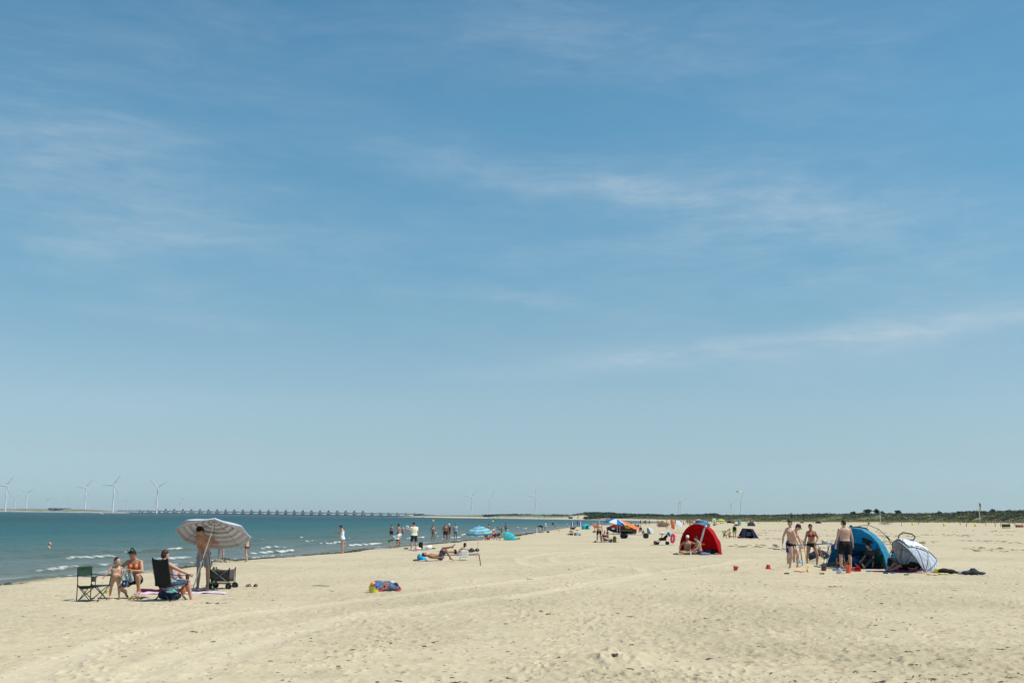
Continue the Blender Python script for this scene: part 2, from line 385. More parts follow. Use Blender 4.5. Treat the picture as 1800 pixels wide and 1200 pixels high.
c_s = mixrgb(nt, mth(nt, 'MULTIPLY', ch_.outputs[0], 0.6), c_s, (0.36, 0.305, 0.20, 1))  # churned sand painted darker: the shadows among its bumps put into the colour
c_s = mixrgb(nt, mth(nt, 'MULTIPLY', attr_node(nt, 'track'), 0.42), c_s, (0.56, 0.482, 0.343, 1))  # tracks painted paler: the shadowless look of smooth sand put into the colour
speck = mth(nt, 'MULTIPLY', mth(nt, 'GREATER_THAN', n_fine, 0.66), 0.25)
c_s = mixrgb(nt, speck, c_s, (0.22, 0.18, 0.11, 1))
c_s = mixrgb(nt, mth(nt, 'MULTIPLY', attr_node(nt, 'wet'), 0.8), c_s, (0.20, 0.165, 0.115, 1))
g_n = tnoise(nt, OB, 0.09, 6, 0.65); g_n2 = tnoise(nt, OB, 0.5, 4, 0.6)
c_g = ramp(nt, mth(nt, 'ADD', mth(nt, 'MULTIPLY', g_n, 0.7), mth(nt, 'MULTIPLY', g_n2, 0.3)),
           [(0.34, (0.060, 0.075, 0.034, 1)), (0.46, (0.125, 0.135, 0.062, 1)), (0.56, (0.20, 0.195, 0.095, 1)), (0.66, (0.31, 0.27, 0.16, 1))])
c_s = mixrgb(nt, attr_node(nt, 'veg'), c_s, c_g)
nt.links.new(c_s, b.inputs['Base Color']); b.inputs['Roughness'].default_value = 0.95; b.inputs['Specular IOR Level'].default_value = 0.12
bp = nd(nt, 'ShaderNodeBump'); bp.inputs['Strength'].default_value = 0.75; bp.inputs['Distance'].default_value = 0.035
hsum = mth(nt, 'ADD', mth(nt, 'MULTIPLY', n_fine, 0.5), mth(nt, 'MULTIPLY', tnoise(nt, OB, 4.5, 4, 0.6), 1.3))
nt.links.new(hsum, bp.inputs['Height']); nt.links.new(bp.outputs[0], b.inputs['Normal'])
SAND = m
sand = tag(link_mesh('sand', sand_me, m), kind='structure')
def sz(x, y):
    """top of the finished sand sheet under a point"""
    r = math.hypot(x, y + 2); th = math.atan2(x, y + 2)
    i = int(np.clip(np.searchsorted(RR, r), 1, len(RR) - 1)); fj = (th + R(33)) / R(66) * 1499
    j = int(np.clip(fj, 0, 1498)); t = (r - RR[i - 1]) / (RR[i] - RR[i - 1]); k = fj - j
    return float((Z[i - 1, j] * (1 - k) + Z[i - 1, j + 1] * k) * (1 - t) + (Z[i, j] * (1 - k) + Z[i, j + 1] * k) * t)

# ------------------------------------------------------------------ the sea
XW, YW = fan(R(-34), R(14), 1300, 24.0, 0, 17000, 0.5, 0.012)
SW = shore_s(XW, YW)                       # negative offshore
fade = (1 - sstep(140, 480, YW))
warp = 1.6 * fbm(XW / 9.0, YW / 14.0, 201, 2)
ZW = np.full_like(XW, WATER_Z)
FO = np.zeros_like(XW); FACE = np.zeros_like(XW)
rows = ((-1.1, 0.05, 0.5, 0.26, 211), (-3.6, 0.13, 0.65, 0.40, 212), (-7.0, 0.17, 0.8, 0.32, 213), (-11.5, 0.16, 1.0, 0.10, 214), (-17, 0.13, 1.3, -0.12, 215), (-24, 0.11, 1.6, -0.4, 216), (-33, 0.09, 2.0, -0.6, 217))
for s0, amp, wd, foam_bias, sd_ in rows:
    q = SW - s0 + warp * min(1.0, 0.25 + abs(s0) / 10)
    along = fbm(YW / 11.0, XW / 40.0 + s0, sd_, 3)                       # broken along the crest
    a = np.clip(0.62 + 1.1 * along, 0.0, 1.3)
    prof = np.where(q > 0, np.exp(-(q / (wd * 0.45)) ** 2), np.exp(-(q / (wd * 1.2)) ** 2))
    ZW += amp * a * prof * fade
    br = sstep(0.45, 0.95, a * 0.6 + foam_bias + 0.55 * fbm(XW / 1.6, YW / 4.5, sd_ + 40, 4) + 0.35 * fbm(XW / 0.35, YW / 0.7, sd_ + 45, 3))
    FO = np.maximum(FO, (.62 + .25 * sstep(40, 75, YW)) * br * np.exp(-((q - wd * 0.2 + 0.25 * fbm(XW / 0.8, YW / 0.8, sd_ + 60, 2)) / (wd * 0.36)) ** 2) * sstep(0.35, 0.75, a))
    FACE = np.maximum(FACE, a * np.exp(-((q - wd * 0.5) / (wd * 0.9)) ** 2))
# thin lace of foam left in the shallows
FO = np.maximum(FO, 0.45 * sstep(0.15, 0.5, fbm(XW / 2.2, YW / 5.5, 221, 4)) * sstep(-7, -1, SW))
chop = 0.060 * fbm(XW / 3.2, YW / 1.5, 231, 3) + 0.11 * fbm(XW / 10.0, YW / 4.0, 241, 3)
ZW += chop * sstep(0, -8, SW) * np.where(SW < 0, 1, 0) * fade + 0.012 * fbm(XW / 0.9, YW / 0.6, 251, 2) * fade
depth = sstep(0, -60, SW) 
sea_me = np_mesh('sea', np.stack([XW, YW, ZW], -1).reshape(-1, 3), grid_faces(*XW.shape), True,
                 {'foam': FO.ravel(), 'face': FACE.ravel(), 'off': np.clip(-SW / 200.0, 0, 1).ravel()})
m, nt, b = new_mat('sea water')
tcn = nd(nt, 'ShaderNodeTexCoord'); OB = tcn.outputs['Object']
offn = mth(nt, 'ADD', attr_node(nt, 'off'), mth(nt, 'MULTIPLY', mth(nt, 'SUBTRACT', tnoise(nt, OB, 0.03, 4, 0.6, (0.5, 1, 1)), 0.5), 0.12), clamp=True)
wc = ramp(nt, offn, [(0.0, (0.165, 0.178, 0.158, 1)), (0.03, (0.110, 0.148, 0.138, 1)), (0.10, (0.052, 0.116, 0.112, 1)), (0.25, (0.018, 0.088, 0.091, 1)), (0.8, (0.007, 0.050, 0.056, 1))])  # water colour by distance offshore; shallows also carry painted sky reflection
wc = mixrgb(nt, mth(nt, 'MULTIPLY', mth(nt, 'MULTIPLY', attr_node(nt, 'face'), mth(nt, 'SUBTRACT', 1.0, mth(nt, 'MULTIPLY', attr_node(nt, 'off'), 3.0), clamp=True)), 0.8, clamp=True), wc, (0.075, 0.080, 0.040, 1))
nt.nodes.remove(b); df = nd(nt, 'ShaderNodeBsdfDiffuse'); gl = nd(nt, 'ShaderNodeBsdfGlossy'); gl.inputs['Roughness'].default_value = .22; gl.inputs['Color'].default_value = (.95, 1, 1, 1)
nt.links.new(wc, df.inputs[0]); frn = nd(nt, 'ShaderNodeFresnel'); frn.inputs[0].default_value = 1.33
# the facets of a ruffled sea never lie flat to the eye, so it mirrors far less than still water
wmix = nd(nt, 'ShaderNodeMixShader'); nt.links.new(mth(nt, 'MULTIPLY', frn.outputs[0], .42), wmix.inputs[0]); nt.links.new(df.outputs[0], wmix.inputs[1]); nt.links.new(gl.outputs[0], wmix.inputs[2])
bp = nd(nt, 'ShaderNodeBump'); bp.inputs['Strength'].default_value = 1.0; bp.inputs['Distance'].default_value = 0.7
h1 = tnoise(nt, OB, 0.9, 5, 0.62, (0.55, 1.0, 1)); h2 = tnoise(nt, OB, 0.16, 5, 0.6, (0.5, 1.0, 1))
nt.links.new(mth(nt, 'ADD', mth(nt, 'MULTIPLY', h1, 0.55), mth(nt, 'MULTIPLY', h2, 1.6)), bp.inputs['Height']); [nt.links.new(bp.outputs[0], q_.inputs['Normal']) for q_ in (df, gl, frn)]
fm = nd(nt, 'ShaderNodeBsdfDiffuse'); fm.inputs[0].default_value = (0.82, 0.83, 0.81, 1)
ms = nd(nt, 'ShaderNodeMixShader'); o = nt.nodes['Material Output']
fmask = nd(nt, 'ShaderNodeMapRange', interpolation_type='SMOOTHSTEP'); fmask.inputs['From Min'].default_value = 0.20; fmask.inputs['From Max'].default_value = 0.75
nt.links.new(mth(nt, 'ADD', mth(nt, 'MULTIPLY', attr_node(nt, 'foam'), 0.85), mth(nt, 'MULTIPLY', mth(nt, 'SUBTRACT', tnoise(nt, OB, 5, 5, 0.7), 0.5), 0.5)), fmask.inputs['Value'])
nt.links.new(mth(nt, 'MULTIPLY', fmask.outputs[0], mth(nt, 'MULTIPLY_ADD', tnoise(nt, OB, 2.2, 6, .75), 1.3, .02), clamp=True), ms.inputs[0]); nt.links.new(wmix.outputs[0], ms.inputs[1]); nt.links.new(fm.outputs[0], ms.inputs[2]); nt.links.new(ms.outputs[0], o.inputs[0])
sea = tag(link_mesh('sea', sea_me, m), kind='structure')
# ------------------------------------------------------------------ shape kit
def V3(*a): return np.array(a, float)
def unit(v):
    v = np.asarray(v, float); n = np.linalg.norm(v); return v / n if n > 1e-9 else v
class MB:
    """collects shapes, then links them as ONE mesh object"""
    def __init__(s): s.v = []; s.f = []; s.n = 0
    def add(s, V, F):
        V = np.asarray(V, float); s.v.append(V)
        s.f += [tuple(int(i) + s.n for i in f) for f in F]; s.n += len(V); return s
    def capsule(s, p0, r0, p1, r1, seg=12, rings=4):
        p0 = np.asarray(p0, float); p1 = np.asarray(p1, float); d = p1 - p0; ln = np.linalg.norm(d)
        d = d / ln if ln > 1e-6 else V3(0, 0, 1)
        a = unit(np.cross(d, V3(1, 0, 0) if abs(d[0]) < .9 else V3(0, 1, 0))); b_ = np.cross(d, a)
        prof = [(-math.cos(t) * r0, math.sin(t) * r0, 0) for t in np.linspace(0, math.pi / 2, rings + 1)[1:]]
        prof += [(ln + math.sin(t) * r1, math.cos(t) * r1, 1) for t in np.linspace(0, math.pi / 2, rings + 1)[:-1]]
        V = [p0 - d * r0]
        th = np.linspace(0, 2 * math.pi, seg, endpoint=False)
        for h, r, _ in prof:
            for t in th: V.append(p0 + d * h + r * (math.cos(t) * a + math.sin(t) * b_))
        V.append(p1 + d * r1); F = []; m = len(prof)
        for i in range(seg): F.append((0, 1 + (i + 1) % seg, 1 + i))
        for k in range(m - 1):
            for i in range(seg):
                j = (i + 1) % seg; F.append((1 + k * seg + i, 1 + k * seg + j, 1 + (k + 1) * seg + j, 1 + (k + 1) * seg + i))
        e = len(V) - 1
        for i in range(seg): F.append((e, 1 + (m - 1) * seg + i, 1 + (m - 1) * seg + (i + 1) % seg))
        return s.add(V, F)
    def ellipsoid(s, c, ax, seg=16, rings=10):
        """ax: three axis vectors already scaled by their radii"""
        c = np.asarray(c, float); A = [np.asarray(a, float) for a in ax]
        V = [c - A[2]]; F = []
        for k in range(1, rings):
            p = -math.pi / 2 + math.pi * k / rings
            for i in range(seg):
                t = 2 * math.pi * i / seg
                V.append(c + math.cos(p) * (math.cos(t) * A[0] + math.sin(t) * A[1]) + math.sin(p) * A[2])
        V.append(c + A[2])
        for i in range(seg): F.append((0, 1 + (i + 1) % seg, 1 + i))
        for k in range(rings - 2):
            for i in range(seg):
                j = (i + 1) % seg; F.append((1 + k * seg + i, 1 + k * seg + j, 1 + (k + 1) * seg + j, 1 + (k + 1) * seg + i))
        e = len(V) - 1
        for i in range(seg): F.append((e, 1 + (rings - 2) * seg + i, 1 + (rings - 2) * seg + (i + 1) % seg))
        return s.add(V, F)
    def sphere(s, c, r, seg=14, rings=9): return s.ellipsoid(c, ((r, 0, 0), (0, r, 0), (0, 0, r)), seg, rings)
    def loft(s, rings, cap=True):
        n = len(rings[0]); V = [p for r in rings for p in r]; F = []
        for k in range(len(rings) - 1):
            for i in range(n):
                j = (i + 1) % n; F.append((k * n + i, k * n + j, (k + 1) * n + j, (k + 1) * n + i))
        if cap:
            F.append(tuple(reversed(range(n)))); F.append(tuple((len(rings) - 1) * n + i for i in range(n)))
        return s.add(V, F)
    def lathe(s, prof, c=(0, 0, 0), seg=24, axis=None, cap=True):
        """prof: (radius, height) pairs along +Z (or the given axis)"""
        c = np.asarray(c, float); d = unit(axis) if axis is not None else V3(0, 0, 1)
        a = unit(np.cross(d, V3(1, 0, 0) if abs(d[0]) < .9 else V3(0, 1, 0))); b_ = np.cross(d, a)
        th = np.linspace(0, 2 * math.pi, seg, endpoint=False)
        return s.loft([[c + d * h + r * (math.cos(t) * a + math.sin(t) * b_) for t in th] for r, h in prof], cap)
    def tube(s, pts, r, seg=8, cap=True):
        P = [np.asarray(p, float) for p in pts]; n = len(P)
        rr = r if isinstance(r, (list, tuple)) else [r] * n
        prev = None; rings = []
        for i in range(n):
            d = unit(P[min(i + 1, n - 1)] - P[max(i - 1, 0)])
            if prev is None: a = unit(np.cross(d, V3(1, 0, 0) if abs(d[0]) < .9 else V3(0, 1, 0)))
            else: a = unit(prev - d * np.dot(prev, d))
            prev = a; b_ = np.cross(d, a)
            rings.append([P[i] + rr[i] * (math.cos(t) * a + math.sin(t) * b_) for t in np.linspace(0, 2 * math.pi, seg, endpoint=False)])
        return s.loft(rings, cap)
    def box(s, c, size, rot=None, bevel=0.0):
        bm = bmesh.new(); bmesh.ops.create_cube(bm, size=1)
        for v in bm.verts: v.co = Vector((v.co.x * size[0], v.co.y * size[1], v.co.z * size[2]))
        if bevel: bmesh.ops.bevel(bm, geom=list(bm.edges), offset=bevel, segments=2, affect='EDGES', profile=.5)
        M = Matrix(rot) if rot is not None else Matrix.Identity(3)
        bm.verts.index_update()
        V = [np.array(M @ v.co) + np.asarray(c, float) for v in bm.verts]; F = [tuple(v.index for v in f.verts) for f in bm.faces]
        bm.free(); return s.add(V, F)
    def grid(s, P):
        """P: (m,n,3) array of points, an open sheet"""
        P = np.asarray(P, float); m, n, _ = P.shape
        return s.add(P.reshape(-1, 3), grid_faces(m, n))
    def quad(s, a, b, c, d): return s.add([a, b, c, d], [(0, 1, 2, 3)])
    def mesh(s, name, smooth=True):
        me = bpy.data.meshes.new(name); V = np.concatenate(s.v)
        me.from_pydata(V.tolist(), [], s.f); me.update()
        if smooth: me.polygons.foreach_set('use_smooth', np.ones(len(me.polygons), bool))
        return me
    def build(s, name, mat, parent=None, smooth=True, solid=0.0, auto=True):
        me = s.mesh(name, smooth)
        if smooth and auto:
            try: me.set_sharp_from_angle(angle=R(42))
            except Exception: pass
        o = link_mesh(name, me, mat, parent)
        if solid:
            md = o.modifiers.new('thickness', 'SOLIDIFY'); md.thickness = solid; md.offset = 0
        return o
def fused(name, mb, voxel, smooth_it=4, noise=0.0):
    """one continuous skin over overlapping shapes (voxel union, then smoothing)"""
    me = mb.mesh(name); tmp = bpy.data.objects.new('tmp_' + name, me); COL.objects.link(tmp)
    r = tmp.modifiers.new('r', 'REMESH'); r.mode = 'VOXEL'; r.voxel_size = voxel; r.use_smooth_shade = True
    if smooth_it:
        sm = tmp.modifiers.new('s', 'SMOOTH'); sm.factor = .5; sm.iterations = smooth_it
    dg = bpy.context.evaluated_depsgraph_get(); dg.update()
    res = bpy.data.meshes.new_from_object(tmp.evaluated_get(dg)); res.name = name
    bpy.data.objects.remove(tmp); bpy.data.meshes.remove(me)
    if noise:
        n = len(res.vertices); co = np.empty(n * 3, np.float32); res.vertices.foreach_get('co', co); co = co.reshape(-1, 3)
        no = np.empty(n * 3, np.float32); res.vertices.foreach_get('normal', no); no = no.reshape(-1, 3)
        k = perlin(co[:, 0] * 22 + co[:, 2] * 9, co[:, 1] * 22 + co[:, 2] * 17, 3) + .6 * perlin(co[:, 0] * 55, co[:, 2] * 55 + co[:, 1] * 30, 4)
        co += no * (k * noise)[:, None]; res.vertices.foreach_set('co', co.ravel().astype(np.float32)); res.update()
    return res
def min_z(me):
    n = len(me.vertices); co = np.empty(n * 3, np.float32); me.vertices.foreach_get('co', co); return float(co[2::3].min())
def shift_z(me, dz):
    n = len(me.vertices); co = np.empty(n * 3, np.float32); me.vertices.foreach_get('co', co); co[2::3] += dz; me.vertices.foreach_set('co', co); me.update()

# ------------------------------------------------------------------ people
def skin_mat(name, rgb):
    if name in _mc: return _mc[name]
    m, nt, b = new_mat(name)
    tcn = nd(nt, 'ShaderNodeTexCoord'); t = tnoise(nt, tcn.outputs['Object'], 5.0, 4, .6); t2 = tnoise(nt, tcn.outputs['Object'], 40, 3, .6)
    c = mixrgb(nt, t, (rgb[0] * .88, rgb[1] * .80, rgb[2] * .78, 1), (rgb[0] * 1.1, rgb[1] * 1.12, rgb[2] * 1.14, 1))
    nt.links.new(c, b.inputs['Base Color']); b.inputs['Roughness'].default_value = .52; b.inputs['Specular IOR Level'].default_value = .35
    b.inputs['Subsurface Weight'].default_value = .12; b.inputs['Subsurface Radius'].default_value = (.02, .008, .004); b.inputs['Subsurface Scale'].default_value = .5
    bp = nd(nt, 'ShaderNodeBump'); bp.inputs['Strength'].default_value = .12; bp.inputs['Distance'].default_value = .01
    nt.links.new(t2, bp.inputs['Height']); nt.links.new(bp.outputs[0], b.inputs['Normal'])
    _mc[name] = m; return m
SK = {'pale': skin_mat('pale skin', (.60, .375, .27)), 'fair': skin_mat('fair skin', (.56, .335, .225)), 'mid': skin_mat('sun tanned skin', (.48, .265, .165)),
      'tan': skin_mat('brown tanned skin', (.36, .185, .112)), 'pink': skin_mat('pink sunburnt skin', (.56, .32, .25))}
HR = {'black': rgbm(22, 19, 18, rough=.5, var=.3, scale=40), 'brown': rgbm(58, 42, 32, rough=.55, var=.3, scale=40), 'light': rgbm(112, 84, 60, rough=.55, var=.3, scale=40),
      'blond': rgbm(176, 146, 98, rough=.55, var=.25, scale=40), 'grey': rgbm(140, 134, 126, rough=.6, var=.25, scale=40)}
EYE = rgbm(24, 18, 16, rough=.2); LIP = rgbm(140, 78, 66, rough=.5)
# torso sections: height above the hip joints, half width, half depth, forward shift (all per unit of body height)
T_M = [(-.060, .050, .040, 0), (-.035, .088, .060, -.004), (0, .096, .066, -.006), (.04, .091, .060, 0), (.09, .081, .055, .004), (.15, .088, .060, .006),
       (.20, .098, .067, .006), (.25, .101, .062, .002), (.282, .086, .048, -.004), (.305, .046, .036, -.006)]
T_F = [(-.060, .050, .042, 0), (-.035, .094, .066, -.006), (0, .101, .070, -.008), (.04, .092, .060, 0), (.09, .072, .050, .004), (.15, .077, .054, .005),
       (.20, .086, .060, .004), (.25, .087, .054, 0), (.282, .074, .042, -.004), (.305, .040, .032, -.006)]
class Pose:
    def __init__(s, H, face, legs, arms, up0=(0, 0, 1), up1=(0, 0, 1), look=(0, 1, 0), look_up=None, female=False, fat=1.0, width=1.0, twist=0.0,
                 head=1.0, curl=(.5, .5), foot=None, limb=1.0, hand=None, roll=0.0):
        f = unit(V3(face[0], face[1], 0)); r = V3(f[1], -f[0], 0); u = V3(0, 0, 1)
        B = np.stack([r, f, u]); s.B = B; s.H = H
        W = lambda v: unit(np.asarray(v, float) @ B)
        side = {'R': 1, 'L': -1}
        Ws = lambda sd, v: unit(np.array([v[0] * side[sd], v[1], v[2]], float) @ B)
        # spine
        u0, u1 = W(up0), W(up1)
        if roll: r = unit(r * math.cos(roll) + np.cross(u0, r) * math.sin(roll))
        table = T_F if female else T_M
        c = V3(0, 0, 0); s.rings = []; last = 0; t0 = 0
        cs = {}
        for k, (t, wd, dp, fs) in enumerate(table):
            q = float(np.clip((t - .03) / .2, 0, 1)); q = q * q * (3 - 2 * q)
            uu = unit(u0 * (1 - q) + u1 * q)
            if k == 0: c = uu * t * H
            else: c = c + uu * (t - t0) * H
            t0 = t; a = twist * q
            rr = unit(r - uu * np.dot(r, uu)); ff = np.cross(uu, rr)
            rr, ff = rr * math.cos(a) + ff * math.sin(a), ff * math.cos(a) - rr * math.sin(a)
            fa = 1 + (fat - 1) * math.exp(-((t - .09) / .08) ** 2)
            s.rings.append((t, c + ff * (fs + .012 * (fa - 1) * 3) * H, rr, ff, uu, wd * width * (1 + (fa - 1) * .5) * H, dp * fa * H))
        s.pel = s.rings[2]; s.chest = s.rings[7]; s.neck = s.rings[-1]
        s.J = {}
        for sd in 'RL':
            k = side[sd]; _, cc, rr, ff, uu, wd, dp = s.rings[7]
            sh = cc + rr * k * (.098 if not female else .088) * H * width + uu * .020 * H
            if isinstance(arms[sd][0], str):        # reach for a point: (out, forward, up) from the hips, elbow hint
                tg = np.array([arms[sd][1][0] * k, arms[sd][1][1], arms[sd][1][2]], float) @ B; hint = Ws(sd, arms[sd][2])
                L1, L2 = .165 * H * limb, .160 * H * limb; dv = tg - sh; D = min(np.linalg.norm(dv), (L1 + L2) * .995); dv = unit(dv)
                ca = np.clip((L1 * L1 + D * D - L2 * L2) / (2 * L1 * D), -1, 1); pv = unit(hint - dv * np.dot(hint, dv))
                ua = dv * ca + pv * math.sqrt(1 - ca * ca); fa_ = unit(sh + dv * D - (sh + ua * L1))
            else: ua, fa_ = Ws(sd, arms[sd][0]), Ws(sd, arms[sd][1])
            el = sh + ua * .165 * H * limb; wr = el + fa_ * .145 * H * limb
            hd = Ws(sd, hand[sd]) if hand and hand.get(sd) is not None else fa_
            s.J['sh' + sd], s.J['el' + sd], s.J['wr' + sd], s.J['hd' + sd] = sh, el, wr, hd
            _, cc, rr, ff, uu, wd, dp = s.pel
            hp = cc + rr * k * .052 * H * width - uu * .006 * H
            td, sd_ = Ws(sd, legs[sd][0]), Ws(sd, legs[sd][1])
            kn = hp + td * .240 * H * limb; an = kn + sd_ * .240 * H * limb
            fd = Ws(sd, foot[sd]) if foot and foot.get(sd) is not None else None
            if fd is None:
                fd = B[1] - sd_ * np.dot(B[1], sd_); fd = unit(fd) if np.linalg.norm(fd) > .2 else B[1]
            s.J['hp' + sd], s.J['kn' + sd], s.J['an' + sd], s.J['fd' + sd] = hp, kn, an, fd
        lk = W(look); nu = s.neck[4]
        hu = W(look_up) if look_up else unit(nu + V3(0, 0, .8))
        hu = unit(hu - lk * np.dot(hu, lk)); s.hf, s.hu, s.hr = lk, hu, np.cross(lk, hu)
        s.hs = head
        s.hc = s.neck[1] + unit(nu + hu) * .045 * H * (1 if head < 1.1 else .55) + hu * .058 * H * head + lk * .016 * H * head
        s.female, s.fat, s.width, s.curl, s.limb = female, fat, width, curl, limb
    def ring_pts(s, i, k=1.0, ks=None, n=20, dz=0.0):
        t, c, rr, ff, uu, wd, dp = s.rings[i] if isinstance(i, int) else i
        w_, d_ = (wd * k, dp * k) if ks is None else (wd + ks, dp + ks)
        out = []
        for a in np.linspace(0, 2 * math.pi, n, endpoint=False):
            ca, sa = math.cos(a), math.sin(a); e = .82
            out.append(c + uu * dz + rr * w_ * math.copysign(abs(ca) ** e, ca) + ff * d_ * math.copysign(abs(sa) ** e, sa))
        return out
    def sect(s, t):
        for i in range(len(s.rings) - 1):
            a, b_ = s.rings[i], s.rings[i + 1]
            if a[0] <= t <= b_[0]:
                q = (t - a[0]) / (b_[0] - a[0])
                return (t, *[a[j] * (1 - q) + b_[j] * q for j in range(1, 7)])
        return s.rings[0] if t < s.rings[0][0] else s.rings[-1]
    def torso(s, mb, t0, t1, ks=0.0, n=9):
        mb.loft([s.ring_pts(s.sect(t), ks=ks * s.H) for t in np.linspace(t0, t1, n)])
    def limb_r(s):
        w = .5 + .5 * s.width
        return {k: v * s.H * w for k, v in dict(sh=.031, ua=.0265, el=.0215, fa=.0225, wr=.0145, th=.052 if not s.female else .055, tm=.043, kn=.031, ca=.0325, an=.0195).items()}
    def body(s, lod):
        H = s.H; mb = MB(); q = s.limb_r(); J = s.J
        mb.loft([s.ring_pts(i) for i in range(len(s.rings))])
        _, cc, rr, ff, uu, wd, dp = s.pel
        for k in (-1, 1):   # buttocks, chest
            mb.ellipsoid(cc + rr * k * .046 * H - ff * .038 * H - uu * .025 * H, (rr * .047 * H, ff * .042 * H, uu * .05 * H))
            _, c2, r2, f2, u2, w2, d2 = s.rings[6]
            if s.female: mb.ellipsoid(c2 + r2 * k * .042 * H + f2 * .052 * H + u2 * .008 * H, (r2 * .036 * H, f2 * .034 * H, u2 * .036 * H))
            else: mb.ellipsoid(c2 + r2 * k * .045 * H + f2 * .040 * H + u2 * .022 * H, (r2 * .046 * H, f2 * .026 * H, u2 * .034 * H))
            # trapezius
            mb.capsule(s.neck[1] + s.hu * .012 * H, .022 * H, s.J['sh' + ('R' if k > 0 else 'L')] + s.chest[4] * .004 * H, .021 * H, 10, 3)
        if s.fat > 1.12: mb.ellipsoid(s.sect(.07)[1] + s.sect(.07)[3] * .035 * H * s.fat, (s.sect(.07)[2] * .078 * H * s.fat, s.sect(.07)[3] * .05 * H * s.fat, s.sect(.07)[4] * .085 * H))
        mb.capsule(s.neck[1] - s.neck[4] * .01 * H, .033 * H * s.width ** .5, s.hc - s.hu * .035 * H - s.hf * .012 * H, .030 * H * s.width ** .5, 12, 3)
        for sd in 'RL':
            sh, el, wr, hp, kn, an = (J[k + sd] for k in ('sh', 'el', 'wr', 'hp', 'kn', 'an'))
            mb.sphere(sh, q['sh'], 12, 8)
            mb.capsule(sh, q['ua'] * 1.08, sh * .45 + el * .55, q['ua'], 12, 3); mb.capsule(sh * .45 + el * .55, q['ua'], el, q['el'], 12, 3)
            mf = el * .68 + wr * .32; mb.capsule(el, q['el'], mf, q['fa'], 12, 3); mb.capsule(mf, q['fa'], wr, q['wr'], 12, 3)
            s.hand(mb, sd, lod)
            tm = hp * .5 + kn * .5; mb.capsule(hp, q['th'], tm, q['tm'], 14, 3); mb.capsule(tm, q['tm'], kn, q['kn'], 14, 3)
            bk = np.cross(unit(an - kn), np.cross(J['fd' + sd], unit(an - kn)))
            cm = kn * .7 + an * .3 - unit(bk) * .008 * H; mb.capsule(kn, q['kn'], cm, q['ca'], 12, 3); mb.capsule(cm, q['ca'], an, q['an'], 12, 3)
            fd = J['fd' + sd]; sole = unit(an - kn); sole = unit(sole - fd * np.dot(sole, fd)) if abs(np.dot(sole, fd)) < .95 else sole
            heel = an - fd * .018 * H + sole * .020 * H; ball = an + fd * .082 * H + sole * .028 * H; toe = an + fd * .112 * H + sole * .030 * H
            lat = np.cross(fd, sole)
            mb.capsule(heel, .020 * H, an + fd * .035 * H + sole * .012 * H, .021 * H, 10, 3); mb.capsule(an + fd * .02 * H + sole * .01 * H, .020 * H, ball, .0125 * H, 10, 3)
            mb.capsule(ball + lat * .014 * H, .0115 * H, toe + lat * .016 * H, .0085 * H, 8, 3); mb.capsule(ball - lat * .014 * H, .0115 * H, toe - lat * .014 * H - fd * .012 * H, .0080 * H, 8, 3)
            mb.capsule(ball, .0115 * H, toe, .0085 * H, 8, 3)
        # head: skull, face, jaw, brow, nose, lips, ears
        h = H * s.hs; c, f, u, r = s.hc, s.hf, s.hu, s.hr
        mb.ellipsoid(c + u * .012 * h - f * .006 * h, (r * .0435 * h, f * .054 * h, u * .052 * h))
        mb.ellipsoid(c - u * .020 * h + f * .012 * h, (r * .0355 * h, f * .038 * h, u * .046 * h))
        mb.capsule(c - u * .050 * h + f * .032 * h, .013 * h, c - u * .040 * h + f * .028 * h, .018 * h, 10, 3)
        for k in (-1, 1):
            mb.capsule(c - u * .046 * h + f * .026 * h + r * k * .012 * h, .012 * h, c - u * .022 * h - f * .006 * h + r * k * .032 * h, .011 * h, 8, 3)
            mb.ellipsoid(c - u * .004 * h - f * .004 * h + r * k * .043 * h, (r * .006 * h + f * .003 * h * k, f * .010 * h, u * .018 * h), 10, 6)
            mb.capsule(c + u * .010 * h + f * .044 * h + r * k * .008 * h, .006 * h, c + u * .011 * h + f * .038 * h + r * k * .026 * h, .006 * h, 8, 3)
            mb.ellipsoid(c - u * .012 * h + f * .034 * h + r * k * .02 * h, (r * .014 * h, f * .012 * h, u * .013 * h), 8, 6)
        mb.capsule(c + u * .002 * h + f * .049 * h, .0048 * h, c - u * .017 * h + f * (.060 if s.hs < 1.2 else .054) * h, .0085 * h, 8, 3)
        mb.capsule(c - u * .033 * h + f * .046 * h - r * .010 * h, .0055 * h, c - u * .033 * h + f * .046 * h + r * .010 * h, .0055 * h, 8, 3)
        return mb
    def hand(s, mb, sd, lod):
        H = s.H * (.9 + .1 * s.hs); w, d = s.J['wr' + sd], s.J['hd' + sd]; k = 1 if sd == 'R' else -1
        ua = unit(s.J['el' + sd] - s.J['sh' + sd])
        inn = -s.B[0] * k * .8 + s.B[1] * .5
        n = inn - d * np.dot(inn, d); n = unit(n) if np.linalg.norm(n) > .15 else unit(np.cross(d, V3(1, 0, .3)))
        t = np.cross(d, n); t = t if np.dot(t, s.B[1] + s.B[2] * .4) > 0 else -t      # thumb side
        cl = s.curl[0] if sd == 'R' else s.curl[1]
        pc = w + d * .028 * H
        mb.ellipsoid(pc, (t * .0225 * H, n * .011 * H, d * .032 * H), 12, 8)
        if lod > 1:
            mb.capsule(w + d * .05 * H, .014 * H, w + d * .085 * H + n * .012 * H, .011 * H, 8, 3); return
        rad = .0056 * H if lod == 0 else .0066 * H
